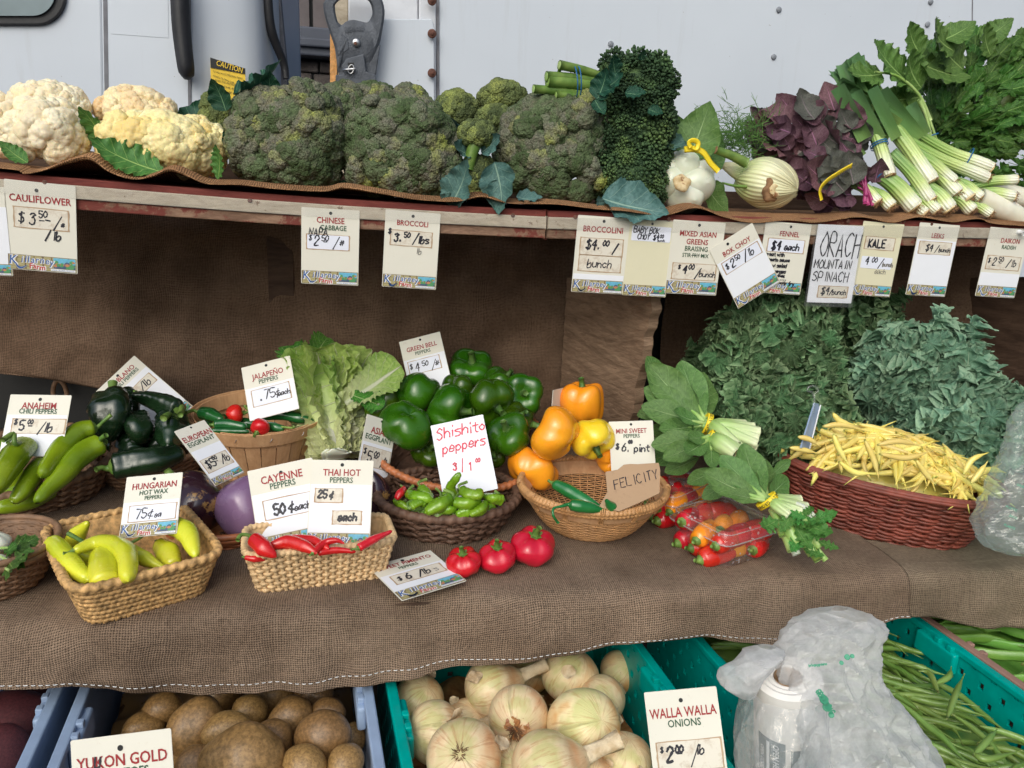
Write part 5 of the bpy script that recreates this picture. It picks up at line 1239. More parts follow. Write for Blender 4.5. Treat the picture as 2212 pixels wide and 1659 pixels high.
def head_of(label, p, wpx, hpx, b, mat, kind='B', n=55, fs=.34, name='broccoli', cat='broccoli', seed=1, group=None, deep=.85, core='stem_d', squash=1.0, low=-.75, lumpy=.13):
    C = at_b(p, b); rx, rz = m_(wpx/2, C), m_(hpx/2, C); ry = rx*deep; t_ = thing(name, label, cat, C-ZV*rz*.9, group)
    V0, F0 = get_ico(3); mb = MB(); mb.add(C+V0*[rx*.66, ry*.66, rz*.66], F0); mb.build('core', MT[core], t_)
    if kind == 'B': FLOOR = True
    g = np.random.RandomState(seed); ga = PI*(3-5**.5); ph0 = g.uniform(0, 6); m = int(n*1.9); Rf = .5*(rx+rz)*fs
    for i in range(m):
        z = 1-2*(i+.5)/m; a = i*ga+ph0; rr = math.sqrt(1-z*z); d = np.array([rr*math.cos(a), rr*math.sin(a), z])+g.normal(size=3)*.07; d = unit(d)
        if d@unit(EYE-C) < -.25 and d[2] < .75: continue
        if d[2] < low: continue
        s = Rf*(g.uniform(.72, 1.2) if kind == 'C' else g.uniform(.55, 1.0)**1.5*1.8); k = 1+lumpy*float(nz(d[None]*1.0, 3.3, seed)[0])
        if kind == 'B' and n > 60: k = k*(1/((np.abs(d)**3.6).sum()**(1/3.6)))*.93*(1+g.uniform(-.09, .06))
        pos = C+d*[rx-s*.62, ry-s*.62, rz-s*.62]*k
        nd = unit(d/np.array([rx, ry, rz]))
        inst('floret', fmesh(kind, g.randint(4), mat), t_, pos, frame(nd+g.normal(size=3)*.12), s)
    return t_
def leaf_geo(L, W, nu=26, nv=13, outline='oval', bend=.6, cup=.15, ruff=(0, 0), frill=(0, 0), jag=(0, 0), petiole=.0, seed=0, twist=0.0, wave=.0, fe=0.0, fp=3):
    r = np.random.RandomState(seed); u = np.linspace(0, 1, nu)[:, None]; v = np.linspace(-1, 1, nv)[None, :]
    x = np.clip((u-petiole)/(1-petiole), 0, 1)
    if outline == 'oval': wd = np.sin(PI*np.clip(x, 0, 1)**.85)**.75
    elif outline == 'egg': wd = np.sin(PI*np.clip(x, 0, 1)**.65)**.8
    elif outline == 'spoon': wd = np.sin(PI*np.clip(x, 0, 1)**1.25)**.7
    elif outline == 'napa': wd = .42+.58*np.clip(x*1.25, 0, 1)**1.3; wd = wd*np.sqrt(np.clip(1-(np.clip((x-.72)/.28, 0, 1))**2.4, 0, 1)+.001)
    elif outline == 'kale': wd = np.sin(PI*np.clip(x, 0, 1)**1.25)**.6*(1+.10*np.sin(x*31+seed)+.07*np.sin(x*53))
    else: wd = np.ones_like(x)
    if jag[0]: wd = wd*(1-jag[0]*np.abs(((x*jag[1]+r.random()) % 1)-.25)**.7)
    wd = np.maximum(wd, .035 if petiole else .002)
    av = np.abs(v); sg = np.where(v < 0, -1, 1); ph = r.uniform(0, 6, 6)
    X = v*wd*W
    Z = cup*av**2*wd*W
    if ruff[0]: Z = Z+ruff[0]*W*av**1.6*np.sin(2*PI*ruff[1]*u+sg*1.3+ph[0]+.7*np.sin(u*7+ph[1]))*np.clip(wd*1.4, 0, 1)
    if wave: Z = Z+wave*W*np.sin(u*5+v*2+ph[2])
    if frill[0]:
        e = np.clip((av-fe)/(1-fe), 0, 1)**fp
        Z = Z+frill[0]*W*e*np.sin(2*PI*frill[1]*u+sg*.9+ph[3]+1.3*np.sin(u*11+ph[4])+.9*np.sin(u*29+sg*2+av*3))*np.clip(wd*1.3, 0, 1)
        X = X+sg*frill[0]*W*.6*e*np.sin(2*PI*frill[1]*1.37*u+ph[5]+av*3)
        Z = Z+frill[0]*.45*W*e*av**2*np.sin(2*PI*frill[1]*1.7*u+ph[1])
    th = bend*u**1.3; Y = np.cumsum(np.cos(th)*np.diff(u, axis=0, prepend=0), 0)*L*np.ones_like(v); B = np.cumsum(np.sin(th)*np.diff(u, axis=0, prepend=0), 0)*L
    ny, nzv = -np.sin(th), np.cos(th)
    if frill[0]: Y = Y+frill[0]*W*.5*av**4*np.cos(2*PI*frill[1]*1.2*u+ph[2])
    V = np.stack([X, Y+Z*ny, B+Z*nzv], -1)
    if twist:
        a = twist*u; c, s = np.cos(a), np.sin(a); V = np.stack([V[..., 0]*c-V[..., 2]*s, V[..., 1], V[..., 0]*s+V[..., 2]*c], -1)
    return V.reshape(-1, 3), gridF(nu, nv), np.repeat(u[:, 0], nv), np.tile(v[0], nu)
def leaf_me(mat, L, W, **k):
    V, F, u, v = leaf_geo(L, W, **k); mb = MB(); mb.add(V, F, 0, u, v); return mb.mesh('leaf', MT[mat])
def place_leaf(me, par, base, tipdir, face, sc=1.0, name='leaf'):
    """leaf base at a point, growing along tipdir, upper side turned to face; its bend curls away from face"""
    y = unit(tipdir); z = np.asarray(face, float); z = z-y*(z@y); z = unit(z); x = np.cross(y, z)
    return inst(name, me, par, base, np.stack([x, y, z], 1), sc)
def tubeb(mb, P, r, n=12, seg=8, mi=0, **k):
    V, F, u, w_ = sweep(P, r, n, seg, **k); mb.add(V, F, mi, u, w_); return mb
TOC = lambda P: unit(EYE-np.asarray(P))
# ------------------------------------------------------------------ upper shelf, left to right
def h_(label, p, w, h, db, mat, **k): return head_of(label, p, w, h, BF+db, mat, **k)
CA = dict(kind='C', name='cauliflower', cat='cauliflower', core='cauli_p', fs=.50, n=24, deep=.85)
h_('cream cauliflower head at the left end of the shelf, largest and leftmost', (88, 290), 205, 150, .10, 'cauli', seed=3, **CA)
h_('cream cauliflower head resting on top of the leftmost pile', (105, 226), 165, 100, .16, 'cauli', seed=4, **CA)
h_('cream cauliflower head cut by the left edge of the picture', (-30, 275), 130, 150, .16, 'cauli', seed=5, **CA)
h_('peach tinted cauliflower head at the back, behind the yellow one', (292, 240), 160, 100, .20, 'cauli_p', seed=6, **CA)
h_('yellow cauliflower head between the cream ones and the broccoli', (340, 315), 235, 140, .11, 'cauli_y', seed=7, **CA)
h_('pale yellow cauliflower head behind the right of the yellow one', (425, 325), 130, 135, .145, 'cauli_y', seed=8, **CA)
LC = [leaf_me('l_cauli', 1, .26, nu=34, nv=13, outline='oval', bend=.7, cup=.3, ruff=(.12, 6), frill=(.08, 16), seed=s) for s in range(3)]
LB = [leaf_me('l_broc', 1, .33, nu=30, nv=13, outline='egg', bend=.9, cup=.5, ruff=(.16, 3.5), frill=(.05, 11), seed=s+10, twist=.4*(s-1)) for s in range(3)]
LD = [leaf_me('l_dark', 1, .36, nu=30, nv=13, outline='egg', bend=.8, cup=.4, ruff=(.14, 3.5), frill=(.04, 11), seed=s+20, twist=.3*(s-1)) for s in range(3)]
def loose(label, me, p0, p1, b0, b1, facing=(0, .3, 1), name='cauliflower_leaf', cat='leaf', k=1.0, group=None):
    """a single leaf lying among the heads: from picture point p0 to p1"""
    A, B = at_b(p0, BF+b0), at_b(p1, BF+b1); L = np.linalg.norm(B-A)*1.12*k; y = unit(B-A); f = vdir(*facing); z = unit(f-y*(f@y)); x = np.cross(y, z)
    o = inst(name, me, None, A, np.stack([x, y, z], 1), L); tag(o, label, cat, group); return o
loose('green leaf standing between the two cauliflower heads', LC[0], (232, 326), (196, 234), .09, .08, (-.3, .2, 1), k=1.05)
loose('long green leaf lying in front of the yellow cauliflower', LC[1], (352, 372), (218, 336), .02, .03, (.1, .5, 1), k=1.05)
loose('dark rounded leaf above the yellow cauliflower', LD[0], (395, 290), (452, 232), .19, .24, (-.2, .3, 1), k=.9)
loose('dark green leaf tucked beneath the leftmost cauliflower', LC[2], (60, 352), (10, 322), .02, .04, (0, .6, 1))
loose('small leaf at the right foot of the yellow cauliflower', LC[2], (470, 388), (486, 318), .06, .05, (-.4, .2, 1))
BR = dict(kind='B', n=105, fs=.225, low=-.95, deep=.75)
h_('large purplish green broccoli crown, leftmost of the three big ones', (618, 298), 250, 225, .13, 'broc', seed=11, **BR)
h_('large olive broccoli crown, middle of the three big ones', (866, 325), 245, 215, .13, 'broc', seed=12, **BR)
h_('large grey green broccoli crown beside the broccolini, rightmost big one', (1190, 325), 235, 235, .13, 'broc', seed=13, **BR)
BS = dict(kind='B', n=42, fs=.34)
h_('small dark broccoli head left of the leftmost big crown', (468, 268), 76, 130, .20, 'broc2', seed=14, **BS)
h_('broccoli head at the back with bright tips, between first and second crowns', (740, 235), 110, 110, .24, 'broc', seed=15, **BS)
h_('broccoli head at the back, just left of the middle crown top', (806, 225), 110, 90, .27, 'broc', seed=16, **BS)
h_('broccoli head peeking over the top of the middle crown', (887, 228), 90, 90, .23, 'broc', seed=17, **BS)
h_('bright green broccoli side shoot behind, left of two on the metal truck edge', (985, 238), 100, 85, .25, 'broc2', seed=18, **BS)
h_('highest bright green broccoli shoot beside the rightmost crown', (1086, 213), 100, 75, .27, 'broc2', seed=19, **BS)
h_('green broccoli shoot below the highest shoot', (1068, 258), 78, 66, .20, 'broc2', seed=20, **BS)
h_('dark broccoli head low between the middle and rightmost crowns', (1032, 385), 90, 105, .12, 'broc2', seed=21, **BS)
h_('broccoli head with yellowing buds between the middle and rightmost crowns', (1030, 290), 82, 60, .10, 'broc2', seed=22, **BS)
# stalks of the loose shoots
def stalk(par_label, pts, r, name='broccoli_stalk', mat='stem', db=.1):
    P = [at_b(p, BF+db) for p in pts]; mb = MB(); tubeb(mb, P, r, 12, 9); o = mb.build(name, MT[mat], None, origin=P[0]); tag(o, par_label, 'stalk'); return o
stalk('pale green stalk under the yellowing broccoli head', [(1030, 300), (1018, 335), (1010, 365)], [.014, .012, .012], db=.09)
stalk('short stalk under the highest broccoli shoot', [(1086, 225), (1088, 270)], [.01, .01], db=.24)
for i, (lb, me, a, b_, fc) in enumerate([
    ('curled dark leaf at the back left of the first broccoli crown', LD[1], (488, 240), (470, 178), (-.2, .2, 1)),
    ('dark leaf lying over the top of the first broccoli crown', LD[2], (505, 205), (610, 178), (0, .9, .6)),
    ('dark leaf with pale veins standing behind the first crown', LD[0], (590, 225), (578, 165), (.2, .1, 1)),
    ('small dark leaf between cauliflower and first broccoli crown', LD[1], (505, 320), (488, 282), (.1, .2, 1)),
    ('dark leaf in the gap left of the middle crown', LB[0], (742, 350), (735, 290), (-.2, .2, 1)),
    ('flat leaf under the gap left of the middle crown', LD[2], (758, 405), (718, 412), (0, .8, 1)),
    ('blue green leaf curling up left of the yellowing broccoli', LB[1], (998, 330), (988, 252), (-.3, .1, 1)),
    ('blue green leaf pointing left under the yellowing broccoli', LB[2], (1015, 335), (970, 318), (0, .5, 1)),
    ('blue grey cupped leaf right of the yellowing broccoli', LB[0], (1040, 330), (1085, 295), (.1, .4, 1)),
    ('blue grey leaf twisting up from the shelf edge, left of the low dark head', LB[1], (972, 446), (1022, 366), (-.3, .2, 1)),
    ('small blue grey leaf flat on the burlap under the middle crown', LB[2], (990, 440), (950, 432), (0, .8, 1)),
    ('blue grey leaf hanging left of the rightmost crown', LB[0], (1068, 350), (1095, 446), (-.2, .2, 1)),
    ('second blue grey leaf hanging over the burlap left of the rightmost crown', LB[2], (1080, 390), (1062, 448), (.2, .3, 1)),
    ('blue grey leaf resting on the burlap under the rightmost crown', LB[1], (1115, 425), (1160, 440), (0, .7, 1)),
    ('blue grey leaf hanging over the edge under the broccolini', LB[0], (1300, 428), (1410, 470), (0, .5, 1)),
    ('small grey leaf at the foot of the broccolini', LB[2], (1298, 450), (1290, 425), (.3, .4, 1)),
    ('blue grey leaf sticking out right of the broccolini', LB[1], (1412, 292), (1470, 330), (-.2, .5, 1))]):
    fr_ = .015 if i > 6 else .12
    loose(lb, me, a, b_, fr_+(.08 if i in (6, 7, 8, 16) else 0), fr_+(.06 if i in (6, 7, 8, 16) else 0), fc, name='broccoli_leaf', k=1.1)
# broccolini: clusters of loose round buds
def bud_meshes():
    V0, F0 = get_ico(1); out = []
    for s in range(4):
        g = np.random.RandomState(s+50); mb = MB()
        for i in range(46):
            z = 1-1.5*(i+.5)/46; a = i*2.4+g.uniform(-.3, .3); rr = math.sqrt(max(0, 1-z*z)); d = np.array([rr*math.cos(a), rr*math.sin(a), z*.7]); k = g.uniform(.72, 1.02); r = g.uniform(.10, .17)
            fr = frame(d); V = (V0*[r, r, r*1.45])@fr.T+d*k; mb.add(V, F0)
            if i % 3 == 0: tubeb(mb, [d*k*.2, d*k*.9], .035, 3, 4)
        out.append(mb)
    return out
FL_D = bud_meshes()
def broccolini(label, p, w, h, db, n, seed):
    C = at_b(p, BF+db); rx, rz = m_(w/2, C), m_(h/2, C); t_ = thing('broccolini_bunch', label, 'broccolini', C-ZV*rz)
    V0, F0 = get_ico(3); mb = MB(); mb.add(C+V0*[rx*.78, rx*.7, rz*.85], F0); mb.build('core', MT['broc_d'], t_)
    g = np.random.RandomState(seed)
    for i in range(n):
        z = 1-2*(i+.5)/n; a = i*2.39996; rr = math.sqrt(1-z*z); d = unit(np.array([rr*math.cos(a), rr*math.sin(a), z])+g.normal(size=3)*.1)
        if d@TOC(C) < -.3: continue
        s = g.uniform(.015, .026); inst('floret', fmesh('D', g.randint(4), 'broc_d'), t_, C+d*[rx-.012, rx*.8-.012, rz-.01]/((np.abs(d)**3.2).sum()**(1/3.2))*(.93+.09*g.normal()), frame(d+g.normal(size=3)*.4), s*g.uniform(.7, 1.1))
    return t_, C
tb, Cb = broccolini('bunch of dark broccolini with stalks banded in blue, at the top', (1375, 195), 165, 150, .10, 170, 3)
b2, _ = broccolini('dark broccolini bunch filling the middle below the banded stalks', (1365, 290), 185, 170, .11, 170, 4)
b3, _ = broccolini('dark broccolini bunch at the shelf edge, lowest of the three', (1358, 385), 165, 150, .09, 160, 5)
for i, (a, b_, r) in enumerate([((1152, 192), (1300, 210), .0085), ((1182, 175), (1310, 190), .012), ((1180, 165), (1300, 178), .010), ((1208, 140), (1310, 168), .009), ((1200, 205), (1310, 215), .008), ((1212, 138), (1206, 165), .004)]):
    A, B = at_b(a, BF+.07), at_b(b_, BF+.09); mb = MB(); tubeb(mb, [A, (A+B)/2+ZV*.002, B], [r, r*.92, r*.8], 10, 12); mb.build('stalk', MT['stem'], tb)
    f = unit(A-B); mb = MB(); disc(mb, A-f*.0005, f, r*.93, .001, 12); mb.build('cut_end', MT['bokstem'], tb)
def band(c, axis, rx, ry, wd, mat, par, name='rubber_band', squash=None, th=.0009):
    fr = frame(axis, ZV); n = 40; t = np.linspace(0, 2*PI, n, endpoint=False); V = []
    for oo, ww in ((0, -wd/2), (th, -wd/2), (th, wd/2), (0, wd/2)):
        V.append(np.stack([np.cos(t)*(rx+oo), np.sin(t)*(ry+oo), np.full(n, ww)], 1))
    mb = MB(); mb.add(orient(np.concatenate(V), c, fr), gridF(4, n, True, True)); return mb.build(name, MT[mat], par)
for dx in (0, 8):
    c = at_b((1240+dx, 178), BF+.08); band(c, unit(at_b((1300, 190), BF+.08)-c)+ZV*.25, .030, .026, .0022, 'band_blue', tb)
for a, b_, fc, k in (((1290, 215), (1320, 150), (-.3, .2, 1), .9), ((1290, 200), (1345, 175), (0, .4, 1), 1), ((1330, 160), (1318, 115), (.1, .1, 1), .9), ((1385, 130), (1388, 90), (.3, .1, 1), .6), ((1350, 200), (1390, 210), (0, .4, 1), 1), ((1285, 215), (1302, 250), (0, .2, 1), 1), ((1400, 235), (1428, 250), (0, .2, 1), 1)):
    A, B = at_b(a, BF+.03), at_b(b_, BF+.02); place_leaf(LD[1], tb, A, B-A, vdir(*fc), np.linalg.norm(B-A)*1.2*k)
# ------------------------------------------------------------------ upper shelf, right part
def zsh(P): return zs(A_(P))
def tie(par, c, axis, r, wd=.010, name='yellow_tie', text=True, squash=.8):
    o = band(c, axis, r, r*squash, wd, 'band_yel', par, name, th=.001); return o
def words_on(par, c, axis, r, sq, text, h=.0055, front=None, n0=0, step=1.0):
    """letters set round a tie, each standing on its surface"""
    fr = frame(axis, ZV); f = front if front is not None else TOC(c); l = np.array([f@fr[:, 0], f@fr[:, 1]]); a0 = math.atan2(l[1], l[0])
    mb = MB(); k = h/.7; tot = len(text)*h*.8*step; r_ = r*1.0
    for i, ch in enumerate(text):
        if ch == ' ': continue
        a = a0+(i*h*.8*step-tot/2)/r_; p = c+fr[:, 0]*math.cos(a)*(r+.0012)+fr[:, 1]*math.sin(a)*(r*sq+.0012); t = unit(-fr[:, 0]*math.sin(a)+fr[:, 1]*math.cos(a)*sq); nrm = np.cross(t, fr[:, 2]); nrm = nrm if nrm@(p-c) > 0 else -nrm
        y = np.cross(nrm, t); V, F = text_geo(ch, .01)
        mb.add(p+np.outer((V[:, 0]-V[:, 0].mean())*k*.8, t)+np.outer(V[:, 1]*k-h/2, y)+nrm*.0004, F)
    o = mb.build('tie_lettering', MT['ink'], par, smooth=False); o['kind'] = 'stuff'
# ---- pale bok choy head (root end towards the viewer)
def bok_head():
    C = at_b((1484, 385), BF+.07); t_ = thing('bok_choy', 'white bulbed bok choy head with yellow tie, between broccolini and fennel', 'bok choy', C-ZV*.04)
    R = m_(62, C); ax = vdir(.1, -.12, 1); g = random.Random(4)
    for i, (x, y, s, k) in enumerate([(-24, 6, 1.15, 0), (22, 12, 1.3, 1), (2, -24, 1.2, 2), (2, 32, 1.2, 3), (-26, -26, .9, 4), (34, -14, 1.0, 5)]):
        c = C+RT*m_(x, C)-UP*m_(y, C)-ax*.012*(k != 7); mb = MB()
        V, F, u, w_ = bell_geo(R*.52*s, R*1.15*s, lobes=2, seed=k, groove=.02, tip=.02, top=.02, lump=.06, nu=18, nv=24); d = unit(ax+RT*x*.02-UP*y*.02)
        mb.add(orient(V, c-ax*.01, frame(d)), F); mb.build('stalk', MT['bokwhite'], t_)
    rc = C+ax*R*.78-RT*m_(26, C)-UP*m_(14, C); mb = MB(); V, F, u, w_ = bell_geo(.017, .02, lobes=5, seed=3, groove=.2, lump=.2, nu=14, nv=20); mb.add(orient(V, rc-ax*.006, frame(ax)), F); mb.build('root_end', MT['cut'], t_)
    L = leaf_me('l_bok', 1, .40, nu=30, nv=15, outline='egg', bend=.5, cup=.25, ruff=(.06, 3), frill=(.02, 9), seed=5)
    for a, b_, da_, fc in (((1488, 345), (1530, 243), .02, (-.2, .3, 1)), ((1470, 340), (1468, 262), .10, (-.5, .2, 1)), ((1520, 370), (1545, 300), .06, (.4, .2, 1)), ((1525, 400), (1555, 455), .03, (.4, .1, 1)), ((1500, 340), (1440, 290), .12, (-.2, .2, 1))):
        A, B = at_b(a, BF+.06+da_), at_b(b_, BF+.08+da_); place_leaf(L, t_, A, B-A, vdir(*fc), np.linalg.norm(B-A)*1.15)
    P = [at_b(p, BF+.035) for p in ((1478, 323), (1500, 322), (1520, 330), (1535, 352), (1552, 370))]
    mb = MB(); tubeb(mb, P, .0065, 24, 6, flat=(1, .15)); mb.build('yellow_tie', MT['band_yel'], t_)
    mb = MB(); tubeb(mb, [at_b(p, BF+.03) for p in ((1492, 318), (1488, 308), (1498, 303), (1508, 309), (1504, 322), (1494, 318))], .005, 20, 6, flat=(1, .2)); mb.build('tie_knot', MT['band_yel'], t_)
bok_head()
# ---- fennel bulb
def fennel():
    C = at_b((1648, 396), BF+.075); t_ = thing('fennel', 'fennel bulb with cut root facing out and feathery fronds behind', 'fennel', C-ZV*.04)
    ax = vdir(.34, -.22, .85)
    V, F, u, w_ = bell_geo(m_(58, C), m_(142, C), lobes=5, seed=2, groove=.05, tip=.05, top=.0, lump=.05, nu=30, nv=50); V[:, 1] *= .82; V[:, :2] *= (1-.35*np.clip(-V[:, 2:]/m_(85, C), 0, 1)**1.5)
    mb = MB(); mb.add(orient(V, C, frame(vdir(.72, -.28, .5), FW)), F, 0, np.clip(1.05-u*1.05, 0, 1), w_); mb.build('bulb', MT['fennel'], t_)
    for (x, y, r, L, tx, ty) in ((-75, -40, .016, 62, -82, -34), (-62, -36, .012, 40, -40, -45), (50, 20, .014, 34, 75, 22)):
        A = C+RT*m_(x*.55, C)-UP*m_(y*.55, C)-ax*.0; B = C+RT*m_(tx*1.0, C)-UP*m_(ty*1.15, C)-ax*.005; mb = MB(); tubeb(mb, [A, (A+B)/2, B], [r*1.35, r, r*.45], 12, 12); mb.build('stalk', MT['fennel'], t_)
    P = [at_b(p, BF+.05) for p in ((1612, 352), (1580, 336), (1546, 324))]; mb = MB(); tubeb(mb, P, [.011, .009, .008], 12, 10); mb.build('stalk', MT['stem'], t_)
    mb = MB(); disc(mb, P[-1], unit(P[-1]-P[-2]), .0078, .001, 12); mb.build('cut_end', MT['root'], t_)
    mb = MB(); tubeb(mb, [at_b(p, BF+.055) for p in ((1560, 395), (1590, 402), (1625, 403))], [.002, .003, .004], 12, 6); mb.build('stalk', MT['stem'], t_)
    rc = C+TOC(C)*m_(48, C)+RT*m_(18, C)-UP*m_(14, C); mb = MB(); V, F, u, w_ = bell_geo(.020, .028, lobes=6, seed=9, groove=.25, lump=.2, nu=14, nv=24); mb.add(orient(V, rc, frame(ax)), F); mb.build('root_end', MT['root'], t_)
    mb = MB(); V, F, u, w_ = bell_geo(.0135, .014, lobes=4, seed=3, groove=.1, lump=.2, nu=12, nv=18); mb.add(orient(V, rc+ax*.010, frame(ax)), F); mb.build('root_cut', MT['cut'], t_)
    g = random.Random(3); mb = MB()
    for i in range(420):                                  # feathery fronds
        x = g.gauss(1610, 38); y = g.gauss(300, 26); A = at_b((x, y), BF+.13+g.uniform(-.05, .08)); a = g.uniform(-.6, 3.7); L = g.uniform(.018, .045)
        d = RT*math.cos(a)+UP*math.sin(a)+FW*g.uniform(-.5, .5); s = V3(*[g.uniform(-.3, .3) for _ in range(3)])
        tubeb(mb, [A, A+d*L*.5+s*L*.2, A+d*L], [.0009, .0007, .0003], 5, 3, caps=False)
        B = A+d*L*.5
        for k in range(2): e = unit(d+V3(*[g.uniform(-.9, .9) for _ in range(3)])); tubeb(mb, [B, B+e*L*.35], [.0006, .0003], 3, 3, caps=False)
    for (pp) in (((1600, 320), (1570, 270), (1548, 263), (1500, 235)), ((1600, 300), (1585, 262), (1570, 245)), ((1625, 300), (1640, 262), (1660, 240)), ((1610, 300), (1600, 265), (1588, 236))):
        P = [at_b(p, BF+.12) for p in pp]; tubeb(mb, P, [.0016, .001, .0006], 12, 4)
        C_ = catmull(P, 9)
        for c in C_[3:]:
            for k in range(3): e = unit(UP*g.uniform(.2, 1)+RT*g.uniform(-1, 1)); tubeb(mb, [c, c+e*g.uniform(.006, .015)], [.0005, .0003], 3, 3, caps=False)
    o = mb.build('fronds', MT['frond'], t_); o['kind'] = 'stuff'
    # second bulb end behind, low
fennel()
# ---- generic mass of leaves
def leaves(par, mes, C, rx, ry, rz, n, s0, s1, S, seed, up=.5, gap=-.1, inner=.55, down=None, out=.5, jit=.35, name='leaf'):
    """leaves over an ellipsoid, growing away from the point S"""
    g = np.random.RandomState(seed)
    for i in range(n):
        z = 1-2*(i+.5)/n; a = i*2.39996+seed; rr = math.sqrt(1-z*z); d = unit(np.array([rr*math.cos(a), rr*math.sin(a), z])+g.normal(size=3)*.15)
        if d@TOC(C) < gap: continue
        k = g.uniform(inner, 1.0); P = C+d*[rx, ry, rz]*k
        gdir = unit(P-S); gdir = unit(gdir+g.normal(size=3)*jit*.6); face = unit(d*out+TOC(P)*.6+UP*up*.4+g.normal(size=3)*jit)
        s = g.uniform(s0, s1); y = unit(gdir-face*(gdir@face)*.75)
        place_leaf(mes[g.randint(len(mes))], par, P-y*s*.5, y, face, s, name)
# ---- orach
OR = [leaf_me('l_orach', 1, .40, nu=24, nv=13, outline='egg', bend=b, cup=c, ruff=(.14, 2.4), frill=(.03, 8), seed=s, twist=tw) for s, b, c, tw in ((1, .6, .4, .3), (2, -.5, .5, -.4), (3, 1.1, .2, .2), (4, .3, .7, 0))]
OG = [leaf_me('l_orach_g', 1, .42, nu=24, nv=13, outline='egg', bend=b, cup=.35, ruff=(.12, 2.4), frill=(.03, 8), seed=s+7) for s, b in ((1, .6), (2, -.4), (3, 1.0))]
Co = at_b((1752, 330), BF+.11); orr = thing('orach_bunch', 'bunch of purple orach leaves with magenta stems and a yellow tie', 'orach', Co-ZV*.09)
So = at_b((1870, 455), BF+.06)
V0, F0 = get_ico(3); mb = MB(); mb.add(Co-ZV*.02+V0*[.05, .035, .045], F0); mb.build('core', MT['l_orach_g'], orr)
leaves(orr, OR+OR+OG, at_b((1715, 285), BF+.14), .085, .07, .068, 62, .05, .078, So, 3, inner=.7)
leaves(orr, OR+OG, at_b((1790, 290), BF+.13), .075, .07, .075, 50, .045, .07, So, 4, inner=.7)
leaves(orr, OR+OG+OG, at_b((1770, 375), BF+.09), .085, .07, .06, 56, .045, .072, So, 5, inner=.7)
for a, b_, fc, k in (((1800, 400), (1735, 365), (-.1, .3, 1), 1.3), ((1815, 385), (1860, 330), (.1, .3, 1), 1.1), ((1890, 395), (1900, 335), (.1, .2, 1), 1.0), ((1870, 400), (1845, 350), (-.1, .2, 1), 1.0), ((1840, 420), (1770, 425), (0, .3, 1), 1.1), ((1830, 440), (1780, 450), (0, .5, 1), .9)):
    A, B = at_b(a, BF+.045), at_b(b_, BF+.035); place_leaf((OR+OG)[RND.randrange(7)], orr, A, B-A, vdir(*fc), np.linalg.norm(B-A)*k)
for i in range(9):
    g = RND; A = at_b((1858+g.uniform(-12, 12), 395+g.uniform(-20, 10)), BF+.03); B = at_b((1880+g.uniform(-14, 22), 440+g.uniform(-18, 14)), BF+.012)
    mb = MB(); tubeb(mb, [A, (A+B)/2+ZV*.004, B], [.0022, .0032, .0042], 10, 7); mb.build('stem', MT['magenta'], orr)
P = [at_b(p, BF+.004) for p in ((1775, 432), (1772, 410), (1785, 392), (1815, 372), (1840, 358))]
mb = MB(); tubeb(mb, P, .008, 26, 6, flat=(1, .12), up=UP); mb.build('yellow_tie', MT['band_yel'], orr)
o = at_b((1790, 396), BF+.000); ex = unit(at_b((1836, 364), BF)-o); nn = unit(TOC(o)-ex*(TOC(o)@ex)); ey = np.cross(nn, ex); mb = MB(); printed(mb, 'LOCALLY GROWN', 0, -.002, .0048, o, ex, ey, nn, align='l', width=np.linalg.norm(at_b((1836, 364), BF)-o), up=.004); mb.build('tie_lettering', MT['ink'], orr, smooth=False)
# ---- leeks: (root end, green end, radius px, which layer)
def leek(label, p0, p1, d0, d1, rpx, seed, mid=None, leafy=True, root=True):
    A, B = at_b(p0, BF+d0), at_b(p1, BF+d1); r = m_(rpx*.88, A); t_ = thing('leek', label, 'leek', A, 'leeks fanned out on the upper shelf')
    M_ = (A+B)/2+ZV*.006 if mid is None else at_b(mid, BF+(d0+d1)/2)
    mb = MB(); g = random.Random(seed)
    V, F, u, w_ = sweep([A, A+(M_-A)*.25, M_, B], [r*.93, r*1.04, r, r*.98, r*.92, r*.98], 26, 18, cross=lambda t, th: 1+.03*np.sin(3*th+seed)+.02*np.sin(9*t+seed)); mb.add(V, F, 0, u, w_); mb.build('shaft', MT['leek'], t_)
    ax = unit(A-M_); mb = MB()
    V, F, u, w_ = bell_geo(r*.86, r*.7, lobes=5, seed=seed, groove=.1, lump=.15, nu=12, nv=18); mb.add(orient(V, A+ax*r*.02, frame(ax)), F); mb.build('root_end', MT['cut'], t_)
    if root:
        mb = MB(); fr = frame(ax)
        for i in range(46):
            a = g.uniform(0, 6.28); q_ = g.uniform(.0, .8)*r; b0 = A+ax*r*.3+fr[:, 0]*math.cos(a)*q_+fr[:, 1]*math.sin(a)*q_; e = unit(ax*.6+fr[:, 0]*math.cos(a)*.7+fr[:, 1]*math.sin(a)*.7+V3(0, 0, -.3)); L = r*g.uniform(.15, .5)
            tubeb(mb, [b0, b0+e*L*.6, b0+e*L-ZV*L*.3], [.0008, .0006, .0003], 4, 3, caps=False)
        o = mb.build('root_hairs', MT['root'], t_); o['kind'] = 'stuff'
    if leafy:
        for k in range(3):
            dr = unit(B-M_); e = unit(np.cross(dr, V3(g.uniform(-1, 1), g.uniform(-1, 1), .3))); V, F, u, v = leaf_geo(.13, .024, nu=16, nv=7, outline='x', bend=.25*(k-1), cup=.5, seed=seed+k); V[:, 0] *= (1-.35*u)
            z = unit(TOC(B)+e*.6*(k-1)); z = unit(z-dr*(z@dr)); x = np.cross(dr, z); mb = MB(); mb.add(orient(V, B-dr*.045+x*.004*(k-1), np.stack([x, unit(dr+x*.10*(k-1)), z], 1)), F, 0, u, v*.5); mb.build('leaf', MT['leek_leaf'], t_)
    return t_, r
